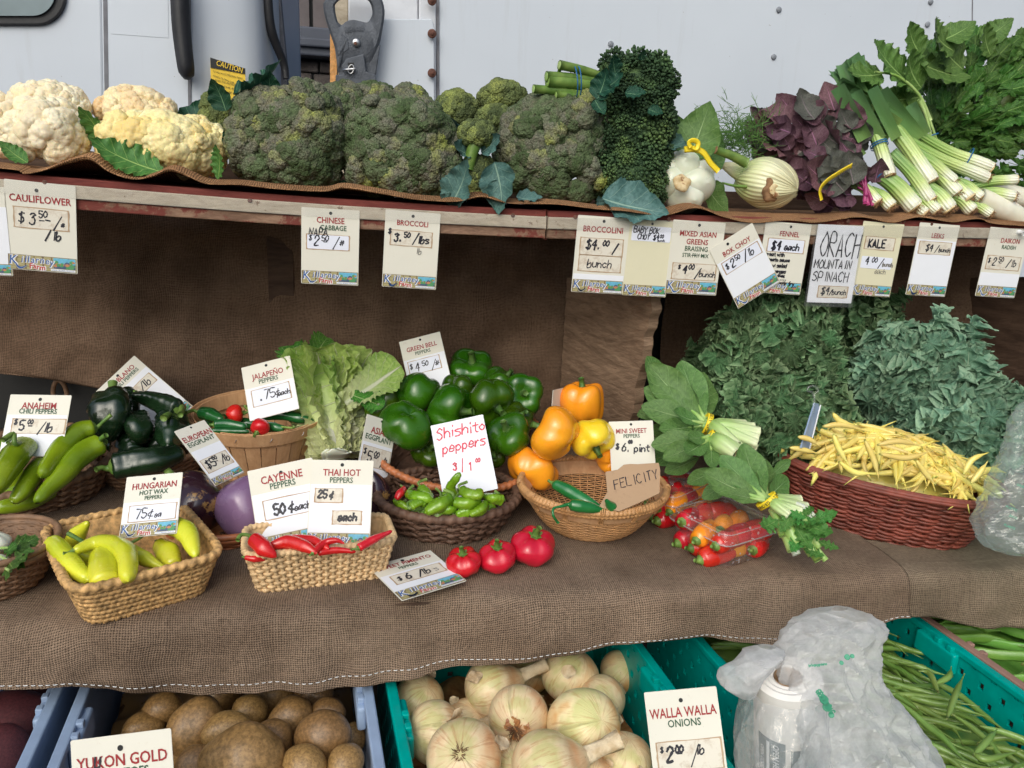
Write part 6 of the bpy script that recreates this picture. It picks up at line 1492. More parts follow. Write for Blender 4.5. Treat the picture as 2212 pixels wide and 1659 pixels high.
LK = [
 ('leek whose white end points straight at the viewer, highest in the front', (1922, 380), (1855, 210), .035, .13, 17, 0, (1893, 295)),
 ('leek with flat cut end in the middle of the heap, banded in blue', (2012, 392), (1870, 205), .035, .14, 20, 1, (1948, 300)),
 ('leek ending in a bushy root just below the middle of the heap', (1975, 448), (1895, 372), .012, .06, 22, 2, None),
 ('small round leek end lowest at the left of the heap', (1926, 447), (1880, 415), .01, .05, 16, 3, None),
 ('short leek with plain cut end at the far left of the heap', (1896, 437), (1845, 395), .012, .05, 14, 4, None),
 ('long leek lying highest on the right, its end under the parsley', (2142, 362), (1880, 225), .04, .13, 15, 5, (2030, 318)),
 ('long leek parallel just under the highest right one', (2132, 384), (1890, 260), .035, .11, 15, 6, (2010, 333)),
 ('white leek end pointing right below the two long ones', (2060, 392), (1960, 320), .03, .08, 15, 7, None),
 ('leek with brushy cut end right of the middle', (2068, 417), (1985, 345), .022, .08, 17, 8, None),
 ('leek pointing down right with long white shaft in the middle', (2010, 432), (1925, 330), .018, .07, 16, 9, None),
 ('leek with curled roots at the bottom right of the middle', (2052, 452), (1995, 400), .008, .05, 19, 10, None),
 ('leek with spiky brown roots near the right of the heap', (2092, 430), (2030, 385), .015, .06, 18, 11, None),
 ('leek end resting on the burlap, second from the right', (2100, 455), (2050, 420), .008, .04, 16, 12, None),
 ('small leek end tucked between two rooty ones on the right', (2118, 428), (2060, 392), .02, .06, 15, 13, None),
 ('white leek pointing right near the picture edge, upper', (2196, 388), (2080, 408), .02, .06, 13, 14, None),
 ('white leek pointing right near the picture edge, lower', (2190, 424), (2090, 422), .012, .05, 15, 15, None),
 ('small leek end touching the daikon root', (2140, 462), (2080, 440), .006, .04, 12, 16, None),
 ('leek end low beneath the brushy ones in the middle', (2025, 455), (1960, 410), .006, .05, 14, 17, None),
 ('leek end half hidden low between left and middle leeks', (1998, 462), (1940, 430), .01, .05, 15, 18, None)]
for i, (lb, a, b_, d0, d1, r, s, m) in enumerate(LK):
    t_, r_ = leek(lb, a, b_, d0, d1, r, s, m, leafy=i in (0, 1, 5, 6), root=i not in (0, 1, 5, 14))
    if i in (0, 5):
        for f_ in ((.42, .45) if i == 0 else (.26,)):
            A, B = at_b(a, BF+d0), at_b(m, BF+(d0+d1)/2); c = A+(B-A)*(f_*1.8); band(c+(ZV*-.004 if i == 5 else 0), B-A, r_*(1.95 if i == 5 else 1.2), r_*1.12, .0025, 'band_blue', t_)
    if i == 2: A, B = at_b(a, BF+d0), at_b(b_, BF+d1); band(A+(B-A)*.92, B-A, r_*1.12, r_*1.12, .003, 'band_blue', t_)
# extra flat leek tops standing up left of the greens
tl = thing('leek', 'broad green leek leaves standing up behind the other leeks, cut square', 'leek', at_b((1900, 300), BF+.16))
for i, (a, b_, w_) in enumerate((((1870, 300), (1812, 185), 24), ((1900, 300), (1848, 198), 22), ((1935, 300), (1880, 192), 20), ((1985, 300), (1900, 195), 26), ((2000, 290), (1968, 225), 18), ((1860, 340), (1830, 300), 20), ((1915, 250), (1908, 200), 14), ((1985, 330), (1960, 260), 18))):
    A, B = at_b(a, BF+.065+.004*i), at_b(b_, BF+.09+.004*i); L = np.linalg.norm(B-A); V, F, u, v = leaf_geo(L, m_(w_*.62, A), nu=18, nv=9, outline='x', bend=.15, cup=.45, wave=.12, seed=i); y = unit(B-A); z = TOC(A)+RT*RND.uniform(-.4, .4); z = unit(z-y*(z@y)); x = np.cross(y, z)
    mb = MB(); mb.add(orient(V, A, np.stack([x, y, z], 1)), F, 0, .2+u*.8, v*.5); mb.build('leaf', MT['leek_leaf'], tl)
# ---- daikon
for lb, pts, r in (('white daikon radish at the right end, its tip over the shelf edge', ((2110, 425), (2160, 448), (2215, 480), (2240, 500)), [.020, .026, .020, .009]), ('daikon radish lying behind the front one at the right edge', ((2120, 405), (2200, 425), (2300, 450)), [.020, .022, .016])):
    P = [at_b(p, BF+.03+.04*(len(pts) == 3)) for p in pts]; t_ = thing('daikon_radish', lb, 'radish', P[1]); mb = MB(); tubeb(mb, P, r, 26, 18); mb.build('root_body', MT['daikon'], t_)
    mb = MB(); tubeb(mb, [P[-1]+V3(0, 0, .0), P[-1]+V3(-.02, -.006, -.006), P[-1]+V3(-.035, -.006, .002)], [.0016, .001, .0004], 8, 4); mb.build('root_tail', MT['daikon'], t_)
# ---- celery / parsley greens
def jag_leaf(mat, seed, L=1.0, lobes=3, teeth=21, depth=.30):
    """a toothed, three lobed blade"""
    g = np.random.RandomState(seed); n = 64; th = np.linspace(-PI*.86, PI*.86, n); r = .42+.58*np.abs(np.cos(th*lobes/2*.58))**.8
    r = r*(1-.25*np.abs(th/PI)**2)*(1-depth*.5*np.abs(((th*teeth/6.28+g.rand()) % 1)-.5)*2)*(1-.35*np.exp(-((np.abs(th)-1.02)/.10)**2))
    V = [(0, 0, 0)]; U = [.3]; W = [0]; k = 6
    for j in range(1, k+1):
        f = j/k; x = np.sin(th)*r*f*.55*L; y = .25*L+np.cos(th)*r*f*.75*L
        z = -.22*f*f*L*.5+.05*L*np.sin(th*5+g.rand()*6)*f**2+.03*L*np.sin(th*13)*f**3
        V += list(zip(x, y, z)); U += list(y/L); W += list(np.sin(th)*f)
    V[0] = (0, .25*L, 0)
    F = [(0, 1+i, 2+i) for i in range(n-1)]+[(1+(j*n)+i, 1+(j+1)*n+i, 2+(j+1)*n+i, 2+j*n+i) for j in range(k-1) for i in range(n-1)]
    F = [f[::-1] for f in F]
    mb = MB(); mb.add(V, F, 0, U, W); tubeb(mb, [(0, -.15*L, .0), (0, .05*L, .01), (0, .28*L, 0)], .012*L, 6, 4); return mb.mesh('leaf', MT[mat])
CE = [jag_leaf('l_cel', s, teeth=18+3*s) for s in range(4)]
Cc = at_b((2120, 210), BF+.22); ce = thing('celery_greens', 'large heap of dark green toothed celery and parsley leaves at the upper right', 'celery', Cc-ZV*.15)
V0, F0 = get_ico(3); mb = MB(); mb.add(Cc+RT*.06-ZV*.05+V0*[.08, .05, .09], F0); mb.build('core', MT['l_cel'], ce)
Sx = at_b((2030, 300), BF+.2)
leaves(ce, CE, at_b((2110, 150), BF+.24), .15, .09, .085, 170, .038, .066, Sx, 8, inner=.7)
leaves(ce, CE, at_b((2130, 230), BF+.20), .15, .10, .085, 190, .034, .062, Sx, 9, inner=.7)
leaves(ce, CE, at_b((2190, 320), BF+.17), .10, .08, .10, 120, .034, .06, Sx, 10, inner=.7)
leaves(ce, CE, at_b((2060, 330), BF+.22), .10, .06, .06, 50, .04, .06, Sx, 11, inner=.6)
leaves(ce, CE, at_b((2240, 170), BF+.2), .10, .08, .10, 50, .05, .08, Sx, 12, inner=.7)
# ---- daikon tops: big pale leaves arching to the left
RL = [leaf_me('l_rad', 1, .36, nu=40, nv=13, outline='egg', bend=b, cup=.2, ruff=(.10, 5), frill=(.05, 11), jag=(.06, 5.0), seed=s) for s, b in ((1, .7), (2, .4), (3, 1.0))]
RB = leaf_me('l_rad', 1, .42, nu=34, nv=15, outline='egg', bend=.5, cup=.15, ruff=(.07, 3.2), frill=(.02, 9), seed=9)
rt = thing('radish_tops', 'broad light green daikon leaves arching over the back of the leeks', 'radish leaves', at_b((2030, 300), BF+.2))
for i, (a, b_, fc, k, m) in enumerate([((1905, 160), (1822, 175), (0, .5, 1), 1.15, 0), ((1960, 175), (1880, 110), (-.1, .5, 1), 1.2, 1), ((1990, 190), (1935, 120), (-.2, .3, 1), 1.2, 2), ((1990, 120), (1948, 60), (-.2, .3, 1), 1.2, 0), ((2060, 110), (1985, 70), (0, .4, 1), 1.2, 2), ((1980, 130), (2060, 180), (.1, .7, 1), 1.25, 3),
    ((2040, 85), (2100, 60), (.1, .6, 1), 1.1, 3), ((1985, 210), (1900, 225), (0, .3, 1), 1.1, 1), ((1990, 250), (1940, 210), (-.2, .3, 1), 1.1, 0), ((2080, 150), (2010, 90), (-.2, .3, 1), 1.2, 1), ((2140, 120), (2110, 55), (0, .3, 1), 1.1, 0), ((1965, 230), (1930, 170), (-.3, .3, 1), 1.1, 2), ((2010, 160), (2000, 110), (0, .3, 1), 1.0, 0), ((1900, 200), (1850, 165), (0, .4, 1), .9, 0), ((1880, 240), (1870, 190), (-.2, .3, 1), .9, 2), ((2120, 90), (2180, 50), (.1, .4, 1), 1.1, 1), ((2150, 130), (2210, 90), (.1, .4, 1), 1.1, 2)]):
    A, B = at_b(a, BF+.13+.004*i), at_b(b_, BF+.13+.004*i); place_leaf((RL+[RB])[m], rt, A, B-A, vdir(*fc), np.linalg.norm(B-A)*k*.98)
for i, pp in enumerate((((1890, 155), (1940, 165), (1985, 205), (2010, 260)), ((2015, 310), (2000, 250), (1985, 215)), ((2030, 320), (2010, 265), (2000, 240)), ((2035, 330), (2015, 290)), ((2025, 345), (2005, 290)))):
    P = [at_b(p, BF+.115) for p in pp]; mb = MB(); tubeb(mb, P, [.0022, .003, .0042], 18, 7); mb.build('stalk', MT['bokstem'], rt)
band(at_b((2010, 295), BF+.115), UP*.9-RT*.3, .016, .012, .0026, 'band_blue', rt)
# ------------------------------------------------------------------ middle shelf produce
def Z(k, x, y, h): return at_z(q(k, x, y) if k else (x, y), ZM+h)
def D_(k, x, y, d): return at_d(q(k, x, y) if k else (x, y), d)
# green bell peppers: (x, y, radius px, height px, stem dir, distance, seed, lobes, words)
GB = [
 (1018, 797, 47, 74, (.1, .75, .65), 1.74, 1, 4, 'green bell pepper at the very top of the heap, by the curtain'),
 (905, 848, 42, 92, (-.35, -.8, .1), 1.62, 2, 3, 'tall dark green bell pepper standing upright left in the heap'),
 (880, 918, 52, 92, (-.2, -.5, -.4), 1.50, 3, 3, 'big glossy green bell pepper at the front left of the basket'),
 (972, 884, 52, 96, (.9, -.15, .35), 1.55, 4, 3, 'long green bell pepper lying left to right above the shishito card'),
 (1062, 868, 50, 86, (.55, -.55, .65), 1.58, 5, 4, 'dark green bell pepper with its stem facing the viewer'),
 (1128, 853, 42, 72, (.1, .15, 1), 1.62, 6, 4, 'green bell pepper seen end on, highest at the right rim'),
 (1100, 938, 46, 76, (-.25, .5, .6), 1.50, 7, 3, 'pale green bell pepper at the right front of the basket'),
 (985, 846, 36, 64, (-.4, .3, .5), 1.66, 8, 4, 'small green bell pepper behind the price card at the back'),
 (1085, 828, 36, 64, (.4, .6, .2), 1.70, 9, 4, 'green bell pepper at the back, half hidden at the right'),
 (825, 868, 40, 72, (-.5, .3, .4), 1.62, 10, 3, 'green bell pepper peeking out under the napa leaf'),
 (1115, 905, 34, 60, (.5, .4, .4), 1.58, 11, 4, 'green bell pepper wedged at the right rim of the basket'),
 (1060, 975, 34, 60, (.2, -.2, .5), 1.52, 12, 4, 'dark green bell pepper low behind the red lettered card'),
 (925, 975, 34, 60, (.2, .2, .5), 1.53, 13, 4, 'dark green bell pepper low at the left of the red lettered card'),
 (1020, 915, 40, 66, (0, .5, .5), 1.60, 14, 4, 'green bell pepper in the middle behind the red lettered card')]
for x, y, r, h, d, dist, s, lb, words in GB:
    C = at_d((x, y), dist); bell(words, C, m_(r*1.06, C), m_(h, C), vdir(*d), 'g_bell', s+20, lobes=lb, groove=.17, group='green bell peppers in the round basket')
# orange and yellow
for x, y, r, h, d, dist, s, lb, m, w_ in [
 (1255, 868, 46, 96, (.05, 1, .1), 1.62, 31, 4, 'o_bell', 'tall orange bell pepper with green stem leaning on the plank divider'),
 (1200, 938, 58, 98, (-.75, .35, -.2), 1.46, 32, 3, 'o_bell', 'large blistered orange bell pepper in front of the tall one'),
 (1280, 948, 46, 84, (.25, -.7, .5), 1.50, 33, 4, 'y_bell', 'yellow bell pepper between orange pepper and mini sweet card'),
 (1150, 1014, 54, 84, (.35, .6, -.2), 1.50, 34, 4, 'o_bell', 'orange bell pepper behind the rim of the bamboo bowl, at left'),
 (1325, 990, 38, 60, (.2, .3, -.6), 1.52, 35, 4, 'o_bell', 'orange bell pepper just showing behind the bowl under the card')]:
    C = at_d((x, y), dist); C[2] = max(C[2], ZM+m_(r, C)*.85); bell(w_, C, m_(r, C), m_(h, C), vdir(*d), m, s, lobes=lb, groove=.13)
# red pimentos on the burlap
for i, (x, y, r, w_) in enumerate(((1002, 1216, 37, 'round red pimento pepper, leftmost of three on the burlap'), (1075, 1202, 40, 'round red pimento pepper, middle one of three on the burlap'), (1151, 1180, 47, 'round red pimento pepper, largest and rightmost of three on the burlap'))):
    C = at_z((x, y+r*.95), ZM); R = m_(r, C); C = C+ZV*R*.86+N_*R*.3
    bell(w_, C, R, R*1.62, unit(V3(*((-.10, -.25, 1), (-.05, -.32, 1), (.15, -.28, 1))[i])), 'g_red', 60+i, lobes=(6, 5, 5)[i], groove=.06, top=.08, tip=.06, lump=.04, taper=.8, name='pimento_pepper', cat='pimento pepper', stem='stem', stemk=.95, zk=1.2)
# Anaheim peppers
def lp(words, k, pts, radpx, mat, stem=None, h=None, **kw):
    """points given as (x, y, height over the shelf)"""
    radpx = [a*{'poblano': 1.22, 'shish': 1.12, 'wax': 1.0}.get(mat, 1) for a in radpx]; P = [Z(k, x, y, z) for x, y, z in pts]; S = None if stem is None else [Z(k, x, y, z) for x, y, z in stem]
    R = [m_(r*(FR[k][2] if k else 1), P[len(P)//2]) for r in radpx]
    return long_pepper(words, P, R, mat, stem=S, **kw)
AN = dict(name='anaheim_pepper', cat='chili pepper', group='Anaheim chili peppers in the left basket', lump=.07, groove=.05)
lp('light green Anaheim pepper lying highest, its stem pointing up right', '1', [(735, 640, .150), (600, 680, .145), (450, 820, .125), (310, 1025, .105)], [72, 80, 78, 48], 'anaheim', [(800, 590, .162), (855, 545, .172)], seed=1, **AN)
lp('pale green Anaheim pepper pointing down left, lowest in front', '1', [(790, 760, .125), (640, 840, .115), (470, 1010, .095), (265, 1225, .075)], [88, 100, 84, 40], 'anaheim', [(775, 730, .140), (815, 700, .150)], seed=2, **AN)
lp('broad green Anaheim pepper with curled stem at the left edge', '1', [(220, 760, .135), (120, 870, .125), (-10, 1060, .105), (-90, 1140, .095)], [90, 110, 84, 50], 'anaheim', [(120, 770, .150), (105, 690, .165), (20, 740, .16)], seed=3, smat='stem', **AN)
lp('Anaheim pepper under the top two, its tip by the rim', '1', [(350, 880, .10), (260, 1000, .09), (170, 1140, .075), (90, 1220, .065)], [70, 86, 70, 36], 'anaheim', [(345, 790, .12), (370, 760, .13)], seed=4, **AN)
lp('Anaheim pepper with curled stem rising behind the broad one', '1', [(20, 780, .10), (-40, 900, .09), (-120, 1000, .08)], [60, 70, 40], 'anaheim', [(50, 720, .13), (90, 700, .145), (60, 760, .14)], seed=5, **AN)
lp('dark Anaheim pepper low in the basket between the others', '1', [(200, 1000, .07), (100, 1090, .06), (0, 1170, .05)], [70, 84, 50], 'anaheim', seed=6, **AN)
lp('Anaheim pepper at the very bottom of the basket by the rim', '1', [(420, 1120, .05), (250, 1200, .045), (40, 1250, .045), (-80, 1260, .045)], [60, 72, 56, 30], 'anaheim', seed=7, **AN)
lp('Anaheim pepper filling the bottom left of the basket', '1', [(330, 1080, .055), (160, 1150, .05), (-60, 1200, .045)], [66, 80, 50], 'anaheim', seed=8, **AN)
# poblanos
PO = dict(name='poblano_pepper', cat='poblano pepper', group='poblano peppers in the oval basket', groove=.15, lump=.10, wr=.03)
for i, (w_, pts, r, st_) in enumerate([
 ('dark poblano standing up at the top left, widest of the heap', [(860, 400, .175), (850, 520, .155), (820, 660, .125), (800, 770, .10)], [120, 150, 100, 40], None),
 ('black green poblano lying from upper left to lower right over the card', [(1380, 520, .150), (1260, 460, .160), (1120, 410, .170), (1000, 395, .175)], [70, 84, 60, 20], [(1400, 480, .16), (1385, 545, .16)]),
 ('poblano with curved green stem at the right of the heap', [(1310, 560, .135), (1320, 680, .115), (1290, 800, .10)], [90, 110, 40], [(1290, 545, .155), (1255, 570, .155)]),
 ('poblano end seen head on in the middle of the heap', [(1090, 720, .10), (1070, 650, .125), (1050, 560, .135)], [60, 92, 80], None),
 ('long wrinkled poblano lying across the front of the basket', [(850, 950, .082), (1020, 920, .085), (1220, 890, .09), (1420, 830, .095)], [84, 92, 84, 60], [(780, 950, .085), (735, 965, .085)]),
 ('poblano low between the long one and the middle of the heap', [(960, 720, .085), (1000, 800, .08), (1020, 880, .07)], [100, 120, 80], None),
 ('poblano leaning behind, upper middle of the heap', [(960, 370, .165), (985, 450, .15), (950, 560, .12)], [60, 84, 70], [(1010, 370, .17), (1045, 375, .17)]),
 ('poblano filling the right side beneath the curved stem', [(1200, 640, .09), (1230, 740, .08), (1250, 840, .07)], [90, 110, 80], None),
 ('poblano in shade at the left under the standing one', [(880, 620, .10), (900, 720, .08), (900, 820, .07)], [80, 100, 60], None)]):
    lp(w_, '1', pts, r, 'poblano', st_, seed=30+i, **PO)
# jalapenos in the bushel basket
JA = dict(name='jalapeno_pepper', cat='jalapeno', groove=.02, lump=.05, srad=.3)
lp('long glossy jalapeno at the right of the bushel basket, stem to the left', '2', [(210, 650, .135), (360, 640, .135), (500, 670, .13), (610, 690, .125)], [34, 44, 40, 16], 'jalapeno', [(150, 630, .14), (95, 580, .145)], seed=50, **JA)
lp('jalapeno with curled stem at the left rim of the bushel basket', '1', [(1540, 530, .135), (1620, 545, .135), (1720, 590, .13)], [50, 56, 30], 'jalapeno', [(1480, 510, .14), (1425, 530, .142)], seed=51, **JA)
lp('green jalapeno lying below the first cherry pepper', '1', [(1640, 620, .13), (1750, 615, .13), (1900, 640, .125)], [40, 42, 28], 'jalapeno', None, seed=52, **JA)
lp('dark jalapeno lying lowest at the front rim', '1', [(1620, 665, .122), (1760, 670, .12), (1920, 672, .12)], [20, 24, 16], 'jalapeno', None, seed=53, **JA)
lp('short jalapeno right of the second cherry pepper', '2', [(260, 720, .125), (320, 735, .125), (390, 750, .122)], [30, 36, 24], 'jalapeno', [(440, 740, .13), (455, 730, .135)], seed=54, **JA)
lp('dark jalapeno leaning behind, under the price card', '2', [(150, 620, .13), (180, 660, .125), (200, 690, .12)], [36, 44, 30], 'jalapeno', None, seed=55, **JA)
lp('jalapeno filling the middle of the bushel basket', '2', [(60, 700, .115), (200, 720, .112), (340, 740, .11)], [40, 46, 30], 'jalapeno', None, seed=56, **JA)
lp('jalapeno low at the back left of the bushel basket', '1', [(1560, 600, .115), (1640, 590, .115), (1740, 560, .115)], [40, 46, 30], 'jalapeno', None, seed=57, **JA)
for x, y, h, s, d, w_ in ((1805, 540, .135, 70, (.6, .1, -.2), 'red cherry pepper further back among the jalapenos'), (2000, 640, .13, 71, (-.2, -.6, .7), 'red cherry pepper with green stem facing front among the jalapenos')):
    C = Z('1', x, y, h); R = m_(19, C); bell(w_, C, R, R*2.1, vdir(*d), 'red', s, zk=1, lobes=3, groove=.02, top=.05, tip=.02, lump=.03, name='cherry_pepper', cat='cherry pepper', stem='stem', stemk=1.1)
# mass underneath so that the baskets are full
# eggplants
def eggp(words, C, R, H, d, mat, seed, cap=True):
    t_ = thing('eggplant', words, 'eggplant', C); V, F, u, w_ = bell_geo(R, H, lobes=3, seed=seed, groove=.02, tip=.0, top=.0, lump=.05, taper=1.12, nu=30, nv=36)
    mb = MB(); mb.add(orient(V, C, frame(d)), F, 0, u, w_); mb.build('eggplant_skin', MT[mat], t_)
    if cap: mb = MB(); e = C+d*H*.5; tubeb(mb, [e-d*R*.15, e+d*R*.25, e+d*R*.6], [R*.3, R*.16, R*.14], 8, 8); mb.build('stem', MT['stem'], t_)
C = Z('1', 1510, 1230, .055); eggp('dark purple eggplant with tan scars under the narrow card', C, m_(56, C), m_(128, C), vdir(-.55, .75, .2), 'egg_dark', 3)
C = Z('1', 1890, 1240, .055); eggp('pale violet eggplant behind the cayenne pepper card', C, m_(54, C), m_(138, C), vdir(.25, .9, -.2), 'egg_light', 4, False)
C = Z('2', 1060, 1240, .05); eggp('dark eggplant half hidden between shishito basket and THAI HOT card', C, m_(30, C), m_(110, C), vdir(.15, .95, 0), 'egg_dark', 5, False)
# Hungarian wax peppers
WX = dict(name='wax_pepper', cat='wax pepper', lump=.06, groove=.04, srad=.16)
lp('bent yellow wax pepper arching at the right of the straw tray', '5', [(855, 50, .075), (930, 25, .085), (1050, 70, .085), (1110, 215, .07)], [44, 56, 62, 30], 'wax', [(800, 95, .078), (740, 130, .078)], seed=1, **WX)
lp('fat yellow wax pepper below the arching one', '5', [(900, 140, .055), (950, 190, .055), (985, 265, .05)], [46, 66, 44], 'wax', None, seed=2, **WX)
lp('long yellow wax pepper curving across the middle of the tray', '5', [(410, 175, .085), (560, 130, .085), (700, 180, .085), (725, 350, .075)], [24, 52, 62, 44], 'wax', None, seed=3, **WX)
lp('yellow wax pepper pointing at the viewer in the middle', '5', [(580, 200, .07), (585, 280, .07), (595, 375, .065)], [70, 82, 74], 'wax', None, seed=4, **WX)
lp('yellow wax pepper along the left side of the tray', '5', [(290, 120, .075), (350, 180, .075), (430, 280, .07), (505, 345, .065)], [52, 62, 52, 36], 'wax', None, seed=5, **WX)
lp('upright wax pepper leaning at the back left of the tray', '5', [(400, 130, .06), (440, 80, .075), (500, 10, .10)], [44, 48, 14], 'wax', None, seed=6, **WX)
lp('greener wax pepper lying behind the middle ones', '5', [(740, 160, .06), (820, 220, .06), (930, 275, .055)], [34, 42, 14], 'wax', [(560, 112, .07), (540, 104, .075)] if False else None, seed=7, **WX)
lp('greenish wax pepper tip at the front rim', '5', [(760, 345, .055), (830, 300, .06), (900, 295, .06)], [26, 24, 10], 'wax', None, seed=8, **WX)
lp('wax pepper at the bottom of the straw tray', '5', [(430, 210, .04), (560, 240, .04), (760, 260, .04)], [46, 56, 40], 'wax', [(400, 90, .085), (388, 78, .09)] if False else None, seed=9, **WX)
mb = MB(); P = [Z('5', x, y, h) for x, y, h in ((480, 130, .085), (430, 100, .088), (385, 76, .09))]; tubeb(mb, P, [.0035, .003, .0035], 8, 7); o = mb.build('pepper_stem', MT['stem_d'], None, origin=P[0]); tag(o, 'loose dark green pepper stem sticking out left above the wax peppers', 'pepper stem')
# cayenne
CYN = dict(name='cayenne_pepper', cat='cayenne pepper', lump=.06, groove=.04, srad=.3)
lp('short red cayenne with thick green stem at the left of the cane tray', '5', [(1430, 105, .085), (1490, 160, .08), (1560, 210, .07)], [46, 48, 14], 'red', [(1400, 85, .09), (1360, 85, .092), (1340, 115, .088)], seed=1, **CYN)
lp('broad red cayenne lying behind the left ones', '5', [(1520, 150, .075), (1620, 125, .08), (1720, 150, .08), (1790, 190, .075)], [26, 40, 36, 10], 'red', None, seed=2, **CYN)
lp('thin red cayenne curling up in the middle of the cane tray', '5', [(1760, 190, .075), (1830, 130, .08), (1900, 115, .085), (1945, 135, .085)], [22, 22, 16, 5], 'red', None, seed=3, **CYN)
lp('red cayenne sticking out over the right rim of the tray', '5', [(2020, 160, .078), (2110, 110, .085), (2215, 60, .095)], [26, 24, 9], 'red', [(1990, 165, .076), (1980, 168, .076)], seed=4, **CYN)
lp('red cayenne lying along the front rim in the middle', '5', [(1790, 185, .07), (1900, 170, .07), (2010, 180, .068)], [20, 22, 10], 'red', None, seed=5, **CYN)
lp('small red cayenne tip at the front left corner', '5', [(1380, 210, .066), (1440, 220, .064), (1500, 222, .06)], [14, 20, 8], 'red', None, seed=6, **CYN)
lp('red cayenne lying low behind the thin curled one', '5', [(1640, 110, .07), (1760, 120, .075), (1860, 165, .075)], [30, 34, 16], 'red', None, seed=7, **CYN)
lp('red cayenne at the bottom of the cane tray', '5', [(1480, 200, .05), (1700, 210, .05), (1950, 190, .05)], [30, 34, 20], 'red', None, seed=8, **CYN)
# shishito
SH = dict(name='shishito_pepper', cat='shishito pepper', lump=.12, groove=.10, srad=.28, wr=.05, group='shishito peppers in the braided basket')
SP = [('upright shishito standing in front of the red lettered card', [(1640, 1240, .085), (1620, 1170, .105), (1660, 1110, .125), (1690, 1070, .135)], [40, 34, 30, 18]),
 ('shishito arching at the left of the heap', [(1300, 1230, .085), (1360, 1250, .09), (1440, 1260, .09), (1490, 1300, .08)], [36, 44, 40, 20]),
 ('shishito with upright green stem at the left', [(1400, 1180, .095), (1430, 1220, .09), (1480, 1270, .08)], [36, 40, 26]),
 ('long pale shishito pointing down left in the middle', [(1620, 1260, .095), (1540, 1310, .09), (1430, 1370, .08)], [44, 52, 30]),
 ('curved shishito with a hooked end in the middle', [(1700, 1200, .105), (1760, 1230, .105), (1820, 1240, .105), (1830, 1200, .11)], [36, 40, 34, 28]),
 ('shishito lying across under the hooked one', [(1640, 1290, .09), (1740, 1300, .09), (1840, 1270, .09)], [34, 44, 36]),
 ('bright shishito at the right, stem end outward', [(2000, 1270, .09), (1930, 1260, .095), (1860, 1240, .095)], [46, 40, 18]),
 ('shishito beneath the right one, its stem curling', [(1880, 1300, .085), (1840, 1350, .08), (1760, 1390, .075)], [34, 38, 20]),
 ('shishito at the front rim, bent like a hook', [(1320, 1330, .08), (1390, 1290, .085), (1440, 1310, .08)], [28, 34, 22]),
 ('pale shishito low at the front of the heap', [(1420, 1370, .068), (1530, 1385, .068), (1640, 1380, .066)], [30, 36, 20]),
 ('shishito low at the front right of the heap', [(1660, 1390, .068), (1740, 1360, .075), (1820, 1370, .07)], [32, 40, 24]),
 ('shishito low at the left rim of the heap', [(1210, 1280, .07), (1260, 1310, .07), (1330, 1350, .065)], [28, 34, 20]),
 ('shishito crossing behind near the card edge', [(1560, 1250, .08), (1640, 1220, .085), (1700, 1210, .085)], [30, 36, 20]),
 ('small shishito wedged between front ones', [(1560, 1350, .078), (1610, 1345, .08), (1660, 1340, .078)], [26, 32, 20]),
 ('shishito in the bottom of the basket, left', [(1250, 1340, .04), (1400, 1360, .04), (1560, 1360, .04)], [40, 50, 40]),
 ('shishito in the bottom of the basket, right', [(1600, 1350, .04), (1750, 1360, .04), (1960, 1330, .045)], [40, 50, 40])]
for i, (w_, pts, r) in enumerate(SP): lp(w_, '2', pts, r, 'shish', [(pts[0][0]+(12 if i % 2 else -20), pts[0][1]-35, pts[0][2]+.006), (pts[0][0]+(40 if i % 3 else -50), pts[0][1]-60, pts[0][2]+.008)], seed=80+i, **SH)
lp('single small red pepper at the left of the shishito basket', '2', [(1275, 1190, .09), (1245, 1225, .088), (1215, 1270, .08)], [28, 32, 18], 'red', [(1262, 1175, .095), (1245, 1162, .098)], seed=99, name='red_pepper', cat='pepper', srad=.3)
# felicity bowl
FE = dict(name='green_pepper', cat='green chili pepper', lump=.04, groove=.02, srad=.26)
lp('long straight green pepper lying back in the bamboo bowl', '3', [(540, 930, .105), (640, 980, .098), (760, 1050, .088), (870, 1105, .08)], [34, 46, 44, 16], 'felic', None, seed=1, **FE)
lp('green pepper with long hooked stem hanging over the bowl rim', '3', [(650, 1075, .102), (720, 1085, .10), (810, 1100, .095), (900, 1118, .09)], [36, 44, 34, 10], 'felic', [(600, 1085, .102), (545, 1100, .100), (545, 1150, .09), (575, 1195, .074)], seed=2, smat='felic', **FE)
lp('short green pepper tip below the cardboard sign', '3', [(985, 1115, .085), (930, 1085, .098), (895, 1040, .115)], [34, 36, 10], 'felic', None, seed=3, **FE)
